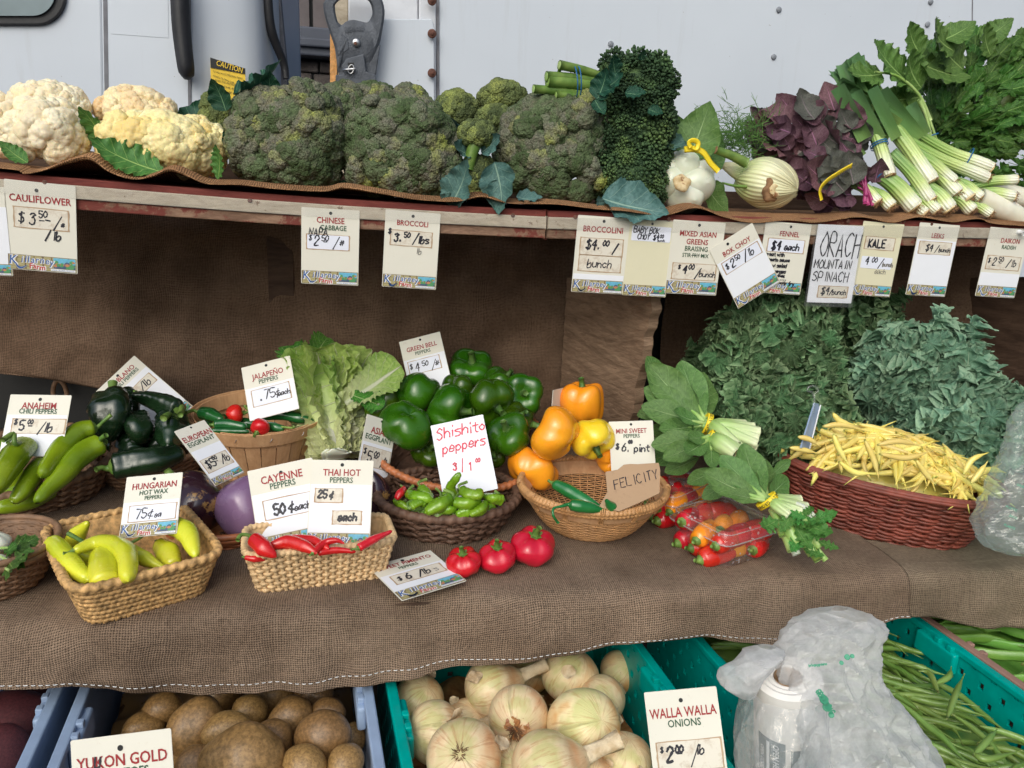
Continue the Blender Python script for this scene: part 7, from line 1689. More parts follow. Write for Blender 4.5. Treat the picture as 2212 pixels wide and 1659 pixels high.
# ---- napa cabbage
def napa():
    B = D_('2', 770, 960, 1.62); Tp = D_('2', 640, 150, 1.70); ax = unit(Tp-B); L = np.linalg.norm(Tp-B)
    t_ = thing('napa_cabbage', 'pale green napa cabbage leaning upright between bushel basket and green peppers', 'cabbage', B)
    tw = TOC(B+ax*L/2); tw = unit(tw-ax*(tw@ax)); sd = np.cross(ax, tw)        # sd: to the viewer's right or left
    if sd@RT < 0: sd = -sd
    mb = MB(); P = [B, B+ax*L*.3, B+ax*L*.6, B+ax*L*.85]; tubeb(mb, P, [.03, .05, .058, .03], 14, 20); mb.build('core', MT['l_napa'], t_)
    MES = [leaf_me('l_napa', 1, .36, nu=90, nv=31, outline='napa', bend=b, cup=.5, ruff=(.09, 3), frill=(.07, 9), seed=s, wave=.04) for s, b in ((1, -.15), (2, .05), (3, -.3))]
    MG = [leaf_me('l_napa_g', 1, .34, nu=90, nv=25, outline='napa', bend=b, cup=.45, ruff=(.14, 3), frill=(.12, 9), seed=s+9) for s, b in ((1, -.5), (2, .2))]
    for i, (an, k, off, tl, m) in enumerate([(-150, .9, .03, .1, 0), (150, .9, .03, .1, 1), (-95, .98, .04, .08, 2), (95, .95, .04, .08, 0), (-55, 1.0, .045, .06, 1), (60, .86, .052, .08, 2), (-20, .95, .052, .02, 0), (25, 1.0, .056, .02, 2), (-5, .88, .060, -.02, 1)]):
        a = rad(an); o = tw*math.cos(a)+sd*math.sin(a); b0 = B+o*off*.55; y = unit(ax+o*tl*.9)
        place_leaf(MES[m], t_, b0, y, o, L*k)
    NW = leaf_me('l_napa_w', 1, .30, nu=80, nv=31, outline='napa', bend=-.1, cup=.5, ruff=(.12, 3), frill=(.08, 8), seed=4)
    for an, k, off in ((48, .82, .074), (75, .80, .070), (15, .60, .072)):
        o = tw*math.cos(rad(an))+sd*math.sin(rad(an)); place_leaf(NW, t_, B+o*off*.5, unit(ax+o*.1), o, L*k)
    # big outer leaf flopping right, green ones at the back left
    b1 = D_('2', 840, 560, 1.60); tip = D_('2', 1190, 330, 1.60); place_leaf(MES[1], t_, b1, tip-b1, vdir(-.1, .35, 1), np.linalg.norm(tip-b1)*1.2)
    b1 = D_('2', 900, 500, 1.595); tip = D_('2', 1110, 580, 1.585); place_leaf(MG[1], t_, b1, tip-b1, vdir(.2, .3, 1), np.linalg.norm(tip-b1)*1.1)
    b1 = D_('2', 520, 420, 1.72); tip = D_('2', 420, 130, 1.74); place_leaf(MG[0], t_, b1, tip-b1, vdir(-.3, .1, 1), np.linalg.norm(tip-b1)*1.1)
    b1 = D_('2', 560, 300, 1.76); tip = D_('2', 690, 60, 1.77); place_leaf(MG[0], t_, b1, tip-b1, vdir(0, .2, 1), np.linalg.norm(tip-b1)*1.05)
    mb = MB()                                             # heavy white ribs low on the right
    for i, (x, y, x2, y2, r) in enumerate(((770, 960, 800, 900, .012), (740, 965, 760, 900, .012), (800, 945, 830, 900, .011))):
        A, E = D_('2', x, y, 1.585+.004*i), D_('2', x2, y2, 1.565+.006*i); tubeb(mb, [A, (A+E)/2+tw*.006, E], [r*.8, r, r*.5], 14, 10, flat=(2.1, .35), up=sd)
    mb.build('white_rib', MT['bokwhite'], t_)
napa()
# ---- kale
KM = {}
for m in ('l_kale', 'l_kale2'):
    KM[m] = [leaf_me(m, 1, .38, nu=240, nv=23, outline='kale', bend=b, cup=.2, ruff=(.34, f), fe=.5, fp=1.1, frill=(.12, 25), petiole=.1, seed=s, twist=t) for s, b, t, f in ((1, 1.0, .4, 8), (2, .3, -.6, 10), (3, -.9, .5, 9), (4, 1.7, 0, 11))]
def curl_me(mat, s):
    g = np.random.RandomState(s+40); nr, nt_ = 9, 110; r = np.linspace(.04, 1, nr)[:, None]; t = np.linspace(0, 2*PI, nt_, endpoint=False)[None]; p = g.uniform(0, 6, 4)
    R = r*(1+.16*np.sin(3*t+p[0])*r); z = .34*r**1.5*np.sin(3*t+p[1]+.8*np.sin(2*t))+.36*r**2.2*np.sin(11*t+p[2]+np.sin(3*t))+.16*r**4*np.sin(25*t+p[3])-.3*r*r
    t2 = t+.16*r**3*np.cos(11*t+p[2])
    mb = MB(); mb.add(np.stack([R*np.cos(t2), R*np.sin(t2), z], -1), gridF(nr, nt_, False, True), 0, .5, np.repeat(r[:, 0], nt_)); return mb.mesh('leaf_curl', MT[mat])
KC = {m: [curl_me(m, s) for s in range(4)] for m in KM}
def kale(words, c, w, h, d, mat, n, seed, S, s0=.10, s1=.15, deep=.7):
    C = at_d(c, d); rx, rz = m_(w/2, C), m_(h/2, C); t_ = thing('kale_bunch', words, 'kale', C-ZV*rz)
    V0, F0 = get_ico(3); mb = MB(); mb.add(C+V0*[rx*.66, rx*.45, rz*.66]+FW*.04, F0); mb.build('core', MT[mat], t_)
    leaves(t_, KM[mat], C, rx, rx*deep, rz, n, s0, s1, at_d(S, d+.05), seed, up=.3, gap=-.15, inner=.6, out=.7, jit=.7)
    g = np.random.RandomState(seed+9); m = int(n*6.0)
    for i in range(m):
        z = 1-2*(i+.5)/m; a = i*2.39996; rr = math.sqrt(1-z*z); d = unit(np.array([rr*math.cos(a), rr*math.sin(a), z])+g.normal(size=3)*.12)
        if d@TOC(C) < -.1: continue
        inst('leaf_curl', KC[mat][g.randint(4)], t_, C+d*[rx+.022, rx*deep+.045, rz+.015]*g.uniform(.9, 1.06), frame(d+g.normal(size=3)*.5), g.uniform(.016, .030))
kale('dark curly kale bunch at the back, under the hanging ORACH card', (1790, 720), 260, 210, 1.86, 'l_kale', 46, 5, (1750, 900))
kale('large green curly kale bunch left of the middle, reaching up to the cards', (1668, 795), 245, 285, 1.72, 'l_kale', 60, 1, (1700, 960))
kale('curly kale bunch lower left, behind the bok choy and beans', (1690, 905), 240, 180, 1.62, 'l_kale', 44, 2, (1720, 980), .10, .15)
kale('blue green curly kale bunch on the right, in front of the curtain', (1985, 822), 230, 210, 1.68, 'l_kale2', 56, 3, (1960, 980))
kale('blue green curly kale bunch at the far right behind the bean basket', (2075, 920), 230, 190, 1.60, 'l_kale2', 44, 4, (2000, 1010), .10, .15)
kale('shaded curly kale deep at the left, behind the bok choy leaves', (1550, 830), 110, 190, 1.88, 'l_kale', 14, 9, (1560, 950))
# ---- banded bok choy bunches
BM = [leaf_me('l_bok', 1, .23, nu=30, nv=17, outline='spoon', bend=b, cup=c, ruff=(.07, 2.5), frill=(.012, 9), seed=s) for s, b, c in ((1, .35, .2), (2, .6, .3), (3, .15, .12))]
def choy(words, k, neck, dn, stalks, lv, tiedir, tr, name='bok_choy_bunch'):
    Nk = D_(k, *neck, dn); t_ = thing(name, words, 'bok choy', Nk-ZV*.02)
    for i, (x, y, dd, r, r2) in enumerate(stalks):
        E = D_(k, x, y, dn+dd); mid = (Nk+E)/2+TOC(Nk)*r*.5; A = Nk+RT*m_((i-len(stalks)/2)*3, Nk)*.6+UP*m_((i % 3-1)*4, Nk)
        mb = MB(); tubeb(mb, [A, A+(mid-A)*.7+TOC(A)*.003, E], [r*.62, r, r2], 18, 14, flat=(1, .72), cross=lambda t, th: 1+.05*np.sin(th*6)); mb.build('stalk', MT['choy'], t_)
    for x, y, dd, fc, m, w_ in lv:
        E = D_(k, x, y, dn+dd); y_ = E-Nk; place_leaf(BM[m], t_, Nk+y_*.10, y_, vdir(*fc), np.linalg.norm(y_)*.98*w_)
        mb = MB(); tubeb(mb, [Nk, Nk+y_*.2, Nk+y_*.42], [.006, .0042, .002], 8, 7); mb.build('leaf_stem', MT['bokstem'], t_)
    a = vdir(*tiedir); tie(t_, Nk, a, tr, .011, squash=.75); words_on(t_, Nk, a, tr, .75, 'CALLY GROWN', .0058)
    return t_
choy('banded bok choy bunch, uppermost, leaves fanned to the upper left', '3', (1570, 535), 1.50,
     [(1925, 590, -.02, .015, .010), (1915, 630, -.025, .013, .009), (1905, 670, -.03, .014, .010), (1830, 535, .02, .013, .009), (1885, 555, .01, .012, .009), (1900, 700, -.02, .013, .009), (1835, 740, -.05, .019, .012), (1800, 760, -.05, .016, .012), (1770, 690, -.055, .017, .013)],
     [(1400, 180, .10, (.1, .1, 1), 0, 1), (1200, 200, .08, (-.1, .3, 1), 1, 1), (1160, 430, .02, (-.1, .4, 1), 2, 1), (1310, 480, -.02, (0, .7, 1), 1, .95), (1180, 330, .06, (-.2, .4, 1), 0, 1), (1530, 200, .12, (.3, .1, 1), 2, .9), (1250, 600, .0, (-.1, .5, 1), 1, 1)], (1, -.35, 0), .021)
choy('banded bok choy bunch in the middle, beneath the uppermost one', '3', (1600, 620), 1.44,
     [(1830, 770, -.03, .020, .013), (1800, 800, -.03, .015, .010), (1850, 745, -.02, .014, .010), (1760, 740, -.045, .018, .012)],
     [(1430, 640, -.03, (-.1, .4, 1), 0, 1), (1420, 760, -.04, (-.2, .4, 1), 1, 1.1), (1230, 680, .04, (-.1, .5, 1), 2, 1), (1300, 780, .02, (0, .5, 1), 1, 1), (1600, 850, -.05, (.1, .4, 1), 2, .9)], (1, -.6, 0), .012)
choy('banded bok choy bunch lying lowest, its leaves toward the clamshell boxes', '3', (1975, 1050), 1.30,
     [(2195, 1045, .02, .013, .009), (2190, 1090, .0, .013, .009), (2160, 1130, -.02, .011, .008), (2205, 1120, -.02, .010, .008), (2240, 1090, .01, .012, .008), (2120, 1150, -.03, .011, .008)],
     [(1690, 800, .06, (-.1, .4, 1), 0, 1.05), (1800, 760, .10, (.1, .3, 1), 1, 1), (1950, 790, .12, (.2, .2, 1), 2, .9), (1560, 900, .05, (-.1, .5, 1), 1, 1), (1700, 1000, .02, (-.1, .6, 1), 2, .9), (2080, 900, .10, (.3, .2, 1), 0, .8)], (.6, -.7, .1), .019)
lb = thing('bok_choy_leaves', 'loose heap of broad green leaves under the banded bok choy bunches', 'bok choy', D_('3', 1450, 700, 1.5))
for i, (x0, y0, x1, y1, d, fc) in enumerate(((1400, 560, 1215, 590, 1.56, (-.2, .4, 1)), (1450, 640, 1225, 690, 1.55, (-.1, .5, 1)), (1480, 700, 1230, 770, 1.52, (0, .5, 1)), (1520, 760, 1330, 850, 1.48, (0, .5, 1)), (1650, 830, 1470, 930, 1.43, (0, .5, 1)), (1750, 900, 1580, 1010, 1.40, (0, .5, 1)), (1560, 600, 1480, 560, 1.5, (0, .4, 1)), (1620, 640, 1560, 740, 1.47, (.1, .5, 1)), (1350, 420, 1150, 470, 1.6, (-.2, .3, 1)), (1300, 300, 1190, 120, 1.66, (-.2, .2, 1)), (1400, 350, 1300, 240, 1.64, (0, .2, 1)), (1900, 880, 1760, 960, 1.4, (.1, .5, 1)), (2000, 880, 2100, 790, 1.45, (.2, .3, 1)), (1700, 700, 1800, 790, 1.46, (.2, .4, 1)), (1850, 800, 1700, 860, 1.45, (0, .4, 1)))):
    A, E = D_('3', x0, y0, d), D_('3', x1, y1, d); place_leaf(BM[i % 3], lb, A, E-A, vdir(*fc), np.linalg.norm(E-A)*1.25)
tg = thing('greens_bunch', 'small bunch of cut green stalks with feathery leaves, lowest beside the clamshell', 'greens', D_('4', 250, 1400, 1.28))
for i, (x0, y0, x1, y1, r) in enumerate(((110, 1320, 200, 1500, .009), (140, 1290, 290, 1500, .011), (160, 1330, 360, 1530, .006), (200, 1300, 300, 1400, .008), (110, 1350, 170, 1480, .009), (230, 1420, 320, 1530, .010), (180, 1230, 290, 1300, .009), (60, 1250, 120, 1400, .007), (120, 1230, 250, 1330, .010), (150, 1260, 300, 1370, .010), (80, 1290, 200, 1440, .012), (190, 1350, 330, 1460, .008))):
    A, E = D_('4', x0, y0, 1.30), D_('4', x1, y1, 1.27); E[2] = max(E[2], ZM+r); mb = MB(); tubeb(mb, [A, (A+E)/2+ZV*.004, E], [r*.9, r, r*.85], 12, 9, flat=(1, .7)); mb.build('stalk', MT['bokstem' if i % 3 else 'bokwhite'], tg)
AR = [leaf_me('l_arug', 1, .30, nu=40, nv=9, outline='oval', bend=b, cup=.2, ruff=(.15, 4), frill=(.05, 9), jag=(.6, 4.5), petiole=.1, seed=s) for s, b in ((1, .6), (2, 1.1), (3, .2))]
g = np.random.RandomState(4)
for i in range(15):
    A = D_('4', 170+g.uniform(-60, 90), 1290+g.uniform(-40, 90), 1.275); a = g.uniform(-2.6, .6); d = RT*math.cos(a)+UP*math.sin(a)*.6-FW*.25; place_leaf(AR[i % 3], tg, A, d, vdir(0, .6, 1), g.uniform(.03, .062))
for x, y in ((420, 1480), (375, 1390), (340, 1520)): A = D_('4', x-110, y-60, 1.27); E = D_('4', x, y, 1.26); place_leaf(AR[0], tg, A, E-A, vdir(0, .8, 1), np.linalg.norm(E-A)*1.05)
# sprig in the left bowl
sp = thing('leafy_sprig', 'toothed green leaf sprig with pale round fruit in the left bowl', 'greens', Z('5', 100, 200, .06))
for i, (a, b_) in enumerate((((60, 200), (140, 60)), ((90, 170), (215, 80)), ((50, 230), (60, 270)), ((30, 190), (90, 130)), ((100, 200), (130, 220)))):
    A, E = Z('5', *a, .07), Z('5', *b_, .085); place_leaf(CE[i % 4], sp, A, E-A, vdir(0, .5, 1), np.linalg.norm(E-A)*1.0)
mb = MB()
for a, b_ in (((-20, 160), (60, 155)), ((-10, 200), (50, 230)), ((0, 250), (60, 290)), ((-20, 280), (80, 250))): tubeb(mb, [Z('5', *a, .06), Z('5', *b_, .075)], .0022, 8, 6)
mb.build('sprig_stem', MT['bokstem'], sp)
C = Z('5', -15, 130, .055); mb = MB(); V, F, u, w_ = bell_geo(m_(26, C), m_(46, C), lobes=5, groove=.04, seed=3, tip=0, top=0); mb.add(orient(V, C, frame(ZV)), F); mb.build('fruit', MT['bokwhite'], sp)
C = Z('5', -40, 260, .04); mb = MB(); V, F, u, w_ = bell_geo(m_(30, C), m_(50, C), lobes=5, groove=.04, seed=4, tip=0, top=0); mb.add(orient(V, C, frame(ZV)), F); mb.build('fruit', MT['bokwhite'], sp)
# ---- clamshell boxes of mini peppers
def clam(words, quad, h, seed, peps):
    """quad: the lid's rim corners in the picture (left, front, right, back)"""
    P = [at_z(c, ZM+h) for c in quad]; c = sum(P)/4; ex = unit((P[2]-P[1]+P[3]-P[0])*[1, 1, 0]); ey = np.cross(ZV, ex); W = (np.linalg.norm(P[2]-P[1])+np.linalg.norm(P[3]-P[0]))/2; D = (np.linalg.norm(P[0]-P[1])+np.linalg.norm(P[3]-P[2]))/2
    t_ = thing('clamshell_box', words, 'plastic box', c-ZV*h); c0 = c-ZV*h
    def shell(levels, nm, ridge_=0):
        mb = MB(); V = []; n = 64
        X, Nm = ring(.5, .5, n, 9)
        for k, z in levels:
            rr = 1+(ridge_*np.sin(np.arange(n)/n*2*PI*24) if ridge_ and .008 < z < h-.01 else 0)
            for i in range(n): V.append(c0+ex*X[i, 0]*W*k*(rr[i] if ridge_ and np.ndim(rr) else 1)+ey*X[i, 1]*D*(1-(1-k)*W/D)*(rr[i] if ridge_ and np.ndim(rr) else 1)+ZV*z)
        mb.add(V, gridF(len(levels), n, False, True)); o = mb.build(nm, MT['clam'], t_); return o
    shell([(.04, .003), (.6, .003), (.80, .002), (.83, .006), (.86, h*.35), (.90, h*.8), (.91, h-.004), (1.0, h-.003), (1.0, h-.0005)], 'box_base', .012)
    shell([(1.01, h-.001), (1.01, h+.001), (.93, h+.0015), (.92, h+.006), (.90, h+.016), (.86, h+.020), (.84, h+.0185), (.5, h+.019), (.04, h+.020)], 'box_lid')
    X, Nm = ring(.5, .5, 72, 9)
    for kk, zz in ((1.01, h), (.91, h+.015)): mb = MB(); V, F, u, w_ = sweep(np.stack([c0+ex*a*W*kk+ey*b*D*(1-(1-kk)*W/D)+ZV*zz for a, b in X]), .0011, seg=5, closed=True, raw=True); mb.add(V, F); mb.build('rim_edge', MT['clamrim'], t_)
    g = np.random.RandomState(seed)
    for i, (x, y, z, m, L, an) in enumerate(peps):
        C = c0+ex*x*W*.38+ey*y*D*.38+ZV*z; r = g.uniform(.0175, .0205); d = ex*math.cos(an)+ey*math.sin(an)+ZV*g.uniform(-.25, .25); d = unit(d)
        p0, p1 = C-d*L/2, C+d*L/2; C_ = catmull([p0, C+ZV*.002, p1], 18); tt = np.linspace(0, 1, 18); R = r*np.sqrt(np.clip(1-np.abs(2*tt-.9)**2.6*.82, .02, 1))
        R[0] = 1e-4; R[-1] = 1e-4; mb = MB(); V, F, u, w_ = sweep(C_, R, seg=14, raw=True, cross=lambda t, th: 1+.04*np.cos(3*th)); mb.add(V, F, 0, u, w_); pm = mb.build('mini_pepper', MT[m], t_)
        mb = MB(); tubeb(mb, [p0+d*.002, p0-d*.004, p0-d*.010+ZV*.003], [r*.5, r*.22, r*.2], 8, 7); mb.build('stem', MT['stem'], pm)
pp = []
gg = np.random.RandomState(5)
for zz in (.019, .046):
    for x in (-.75, -.05, .7):
        for y in (-.72, 0, .72): pp.append((x+gg.uniform(-.12, .12), y+gg.uniform(-.12, .12), zz+gg.uniform(-.003, .004), gg.choice(['red', 'red', 'o_bell'] if zz > .03 else ['red', 'o_bell', 'y_bell', 'red']), gg.uniform(.062, .08), gg.uniform(-.4, .4)+.2))
clam('front clear clamshell box of red and orange mini peppers with droplets on its lid', [(1457, 1112), (1548, 1187), (1675, 1150), (1575, 1080)], .052, 3, pp)
pp = [(x, y, z, gg.choice(['red', 'red', 'g_red', 'o_bell']), L, a) for x, y, z, m, L, a in pp]
clam('rear clear clamshell box of mostly red mini peppers beside the bamboo bowl', [(1385, 1065), (1442, 1098), (1548, 1062), (1475, 1020)], .050, 4, pp)
# ---- beans
def bean_me(mat, L, r, bend, seed, flat=(1, .8)):
    g = np.random.RandomState(seed); b1, b2 = bend, g.uniform(-.05, .05)
    P = [(x*L, b1*L*(1-(2*x)**2)+b2*L*math.sin(x*6), g.uniform(-.01, .01)*L) for x in np.linspace(-.5, .5, 6)]
    mb = MB(); V, F, u, w_ = sweep(P, np.array([.25, .8, 1, 1, 1, .85, .25, .12])*r, 26, 8, cross=lambda t, th: 1+.06*np.sin(t*2*PI*6+seed), flat=flat); mb.add(V, F, 0, u, w_)
    return mb.mesh('bean_pod', MT[mat])
YB = [bean_me('ybean', L, r, b, s) for s, (L, r, b) in enumerate(((.12, .0066, .10), (.13, .0068, .04), (.10, .0062, .2), (.12, .0064, -.08), (.125, .0066, .16), (.095, .0062, .28)))]
def heap(meshes, n, top, name, label, cat, group, seed, spread=.4, base_dir=0.0, tilt=.18):
    g = np.random.RandomState(seed)
    for i in range(n):
        P, nrm = top(g, i/n); a = base_dir+g.normal()*spread; x = unit(S_*math.cos(a)+N_*math.sin(a)); x = unit(x-nrm*(x@nrm)+nrm*g.normal()*tilt); f = frame(np.cross(x, np.cross(nrm, x)), x)
        o = inst(name, meshes[g.randint(len(meshes))], None, P, f); tag(o, label, cat, group)
wC, wR = T_WI[1], T_WI[2]; wrx = np.linalg.norm((Pr-Pl)[:2])/2
def ytop(g, f):
    while True:
        x, y = g.uniform(-1, 1, 2)
        if x*x+y*y < .9: break
    rr = x*x+y*y; z = .118+.066*(1-rr)**.8*(1-.5*max(0, x))+g.uniform(-.004, .010)
    P = wC+wR@V3(x*wrx*.88, y*.074-.006, z); n = unit(wR@V3(x*.5, y*.9, 1)); return P, n
heap(YB, 275, ytop, 'wax_bean', 'yellow wax bean heaped in the reddish willow basket', 'bean', 'yellow wax beans in the willow basket', 3, spread=.85, base_dir=yw-.35, tilt=.10)
V0, F0 = get_ico(3); mb = MB(); mb.add(wC+(V0*[wrx*.74, .062, .05]+[0, .012, .080])@wR.T, F0, 0, .5); o = mb.build('bean_heap', MT['ybean'], None, origin=wC); tag(o, 'densely packed beans under the loose ones in the willow basket', 'beans', kind='stuff')
for i, (p0, p1, p2, w_) in enumerate((((205, 855), (270, 870), (330, 910), 'wax bean lying over the left rim of the willow basket'), ((160, 915), (230, 925), (330, 950), 'wax bean poking out furthest left over the rim'), ((1110, 1060), (1160, 980), (1250, 940), 'wax bean curving up at the right end of the heap'), ((1130, 1080), (1220, 1050), (1320, 1000), 'wax bean reaching right near the far rim'), ((1200, 1040), (1270, 1035), (1345, 1052), 'wax bean with green tip poking out furthest right'), ((1150, 1110), (1200, 1050), (1245, 985), 'short upright wax bean at the right end'), ((395, 725), (440, 770), (520, 790), 'wax bean with hooked tip highest at the back'), ((340, 800), (450, 790), (600, 830), 'wax bean lying level across the top back'), ((400, 840), (430, 920), (490, 1020), 'greenish wax bean sloping down on the left front'), ((570, 870), (620, 980), (650, 1090), 'long wax bean pointing down at the middle of the front'), ((650, 950), (800, 970), (945, 930), 'wax bean lying level across the front'), ((430, 990), (520, 1050), (640, 1055), 'wax bean hooked along the front rim at left'), ((850, 980), (900, 1050), (960, 1120), 'wax bean sloping down right at the front'), ((640, 900), (760, 880), (890, 910), 'pale wax bean arching over the middle'))):
    d0 = 1.30+.02*(i % 3) if i not in (6, 7) else 1.42
    d0 = {0: 1.42, 1: 1.43, 2: 1.38, 3: 1.37, 4: 1.37, 5: 1.36}.get(i, d0-.0 if i in (6, 7) else 1.335)
    P = [D_('4', *p, d0) for p in (p0, p1, p2)]; mb = MB(); V, F, u, w2 = sweep(P, np.array([.3, .85, 1, 1, .9, .3, .1])*.0052, 24, 9, flat=(1, .85)); mb.add(V, F, 0, u, w2); o = mb.build('wax_bean', MT['ybean'], None, origin=P[1]); tag(o, w_, 'bean')
# card holder standing in the beans
hd = thing('card_holder', 'clear plastic sign holder seen edge on, stuck in the left of the yellow beans', 'sign holder', D_('4', 250, 920, 1.44))
mb = MB(); Q = [D_('4', *p, d) for p, d in (((225, 915), 1.42), ((272, 922), 1.45), ((335, 680), 1.50), ((300, 670), 1.47))]; slab(mb, Q, .003); mb.build('holder_plate', MT['bluegrey'], hd, smooth=False)
mb = MB(); Q = [D_('4', *p, d) for p, d in (((268, 920), 1.44), ((274, 922), 1.44), ((334, 682), 1.49), ((328, 680), 1.49))]; slab(mb, Q, .002); mb.build('card_edge', MT['logo_white'], hd, smooth=False)
mb = MB(); P = [D_('4', *p, 1.465) for p in ((288, 730), (295, 670), (300, 620), (318, 605), (300, 580), (268, 582), (260, 605), (285, 612), (292, 640))]; tubeb(mb, P, .0022, 40, 7); mb.build('holder_clip', MT['strip'], hd)
# dark plastic crate behind the left baskets
cr = thing('plastic_crate', 'dark navy plastic crate behind the Anaheim pepper card', 'crate', at_d((90, 880), 1.66))
c = at_z((90, 905), ZM)+N_*.20; mb = MB(); box(mb, V3(c[0], c[1], ZM+.055), S_, N_, ZV, .34, .09, .052); bevel(mb.build('crate_body', MT['navy'], cr, smooth=False), .006)
mb = MB(); box(mb, V3(c[0], c[1], ZM+.112), S_, N_, ZV, .35, .10, .006); bevel(mb.build('crate_lid', MT['navy'], cr, smooth=False), .004)
for x in (-.22, .02, .26): mb = MB(); box(mb, V3(c[0], c[1], ZM+.05)+S_*x-N_*.0935, S_, N_, ZV, .006, .0035, .045); bevel(mb.build('crate_rib', MT['navy'], cr, smooth=False), .002)
mb = MB(); th = np.linspace(0, PI, 14); c = Z('1', 462, 390, .085); P = [c+S_*math.cos(t)*.015+ZV*math.sin(t)*.035 for t in th]; P = P+[]; tubeb(mb, P, .0055, 20, 8); o = mb.build('basket_handle', MT['wicker'], T_AN[0])
# ------------------------------------------------------------------ crates at the bottom
ZR = .745                                         # their rims
CY_ = rad(16); cn = V3(-math.sin(CY_), math.cos(CY_), 0); cs_ = V3(math.cos(CY_), math.sin(CY_), 0)
def crate(words, pa, pb, mat, h=.20, back=.22, front=.42, holes=False, lip=.016, name='crate', z=ZR, th=.006, tabs=True):
    A, B = at_z(pa, z), at_z(pb, z); W = (B-A)@cs_; A = A-ZV*0; C = A+cs_*W/2+cn*(back-front)/2; L = back+front
    t_ = thing(name, words, 'crate', C-ZV*h)
    def wall(c, x, half, nm, y):
        """one side wall, the holes left open"""
        nx, nzc = int(half*2/.0105), 15; V = []; F = []
        for i in range(nx+1):
            for j in range(nzc+1): V.append(c+x*(-half+2*half*i/nx)-ZV*(.004+(h-.006)*(1-j/nzc)))
        for i in range(nx):
            for j in range(nzc):
                if holes and i % 4 == 2 and j % 4 == 2 and 1 < i < nx-2: continue
                if holes and i % 4 == 0 and j % 4 == 0 and 1 < i < nx-2 and 2 < j < nzc-2: continue
                a = i*(nzc+1)+j; F.append((a, a+nzc+1, a+nzc+2, a+1))
        mb = MB(); mb.add(V, F); o = mb.build(nm, MT[mat], t_, smooth=False); s = o.modifiers.new('t', 'SOLIDIFY'); s.thickness = th; s.offset = 0
    cw, cl = W/2-lip*.6, L/2-lip*.6
    wall(C-cs_*cw, cn, cl, 'side_wall', cs_); wall(C+cs_*cw, cn, cl, 'side_wall', cs_); wall(C+cn*cl, cs_, cw, 'end_wall', cn); wall(C-cn*cl, cs_, cw, 'end_wall', cn)
    for c, x, y, hx in ((C-cs_*(W/2-lip/2), cn, cs_, L/2), (C+cs_*(W/2-lip/2), cn, cs_, L/2), (C+cn*(L/2-lip/2), cs_, cn, W/2-lip), (C-cn*(L/2-lip/2), cs_, cn, W/2-lip)):
        mb = MB(); box(mb, c-ZV*.006, x, y, ZV, hx, lip/2, .006); bevel(mb.build('rim', MT[mat], t_, smooth=False), .0025)
        mb = MB(); box(mb, c-ZV*.022+y*(lip*.1), x, y, ZV, hx*.995, lip*.16, .011); mb.build('rim_skirt', MT[mat], t_, smooth=False)
    mb = MB(); box(mb, C-ZV*h, cs_, cn, ZV, W/2-lip, L/2-lip, .003); mb.build('crate_floor', MT[mat], t_, smooth=False)
    if tabs:
        for sx in (-1, 1):
            for k in (.02,):
                c = C+cs_*sx*(W/2-lip-.004)+cn*(L/2-back-.06)
                mb = MB(); box(mb, c-ZV*.028, cs_, cn, ZV, .007, .045, .020); bevel(mb.build('stacking_lug', MT[mat], t_, smooth=False), .005, 3)
                for dy in (-.028, 0.0): mb = MB(); box(mb, c-ZV*.004+cn*dy, cs_, cn, ZV, .005, .006, .005); bevel(mb.build('lug_stud', MT[mat], t_, smooth=False), .002, 2)
    return t_, C, W, L
K1 = crate('blue grey plastic crate of red potatoes at the lower left corner', (-330, 1500), (136, 1487), 'bluegrey')
K2 = crate('blue grey plastic crate holding Yukon Gold potatoes', (163, 1504), (808, 1498), 'bluegrey')
K3 = crate('teal perforated plastic crate of Walla Walla onions', (836, 1488), (1400, 1405), 'teal', holes=True)
K4 = crate('teal perforated plastic crate of green beans on the right', (1518, 1398), (2003, 1343), 'teal', holes=True, z=ZR)
K5 = crate('pinkish brown crate of flat green beans at the right edge', (2020, 1352), (2500, 1330), 'pinkwood')
# potatoes
def spud_me(mat, seed, nm='potato_skin'):
    V0, F0 = get_ico(4); g = np.random.RandomState(seed); V = V0*[1, .78+.1*g.rand(), .70+.1*g.rand()]; V = V*(1+.09*nz(V0, 1.6, seed)+.025*nz(V0, 4, seed+3))[:, None]
    for _ in range(5):
        d = unit(g.normal(size=3)); V = V*(1-.05*np.exp(-((V0-d)**2).sum(1)/.008))[:, None]
    mb = MB(); mb.add(V, F0); return mb.mesh('potato', MT[mat])
PM = [spud_me('potato', s) for s in range(5)]; RM = [spud_me('redpot', s+9) for s in range(3)]
def spud(p, r, z, an, me, label, group, k=0):
    C = at_z(p, z); s = m_(r, C)*.91; a = rad(an); x = unit(RT*math.cos(a)+UP*math.sin(a)); o = inst('potato', me, None, C, frame(TOC(C)+V3(*[RND.uniform(-.3, .3) for _ in range(3)]), x), s); tag(o, label, 'potato', group); return o
GY = 'Yukon Gold potatoes in the blue grey crate'
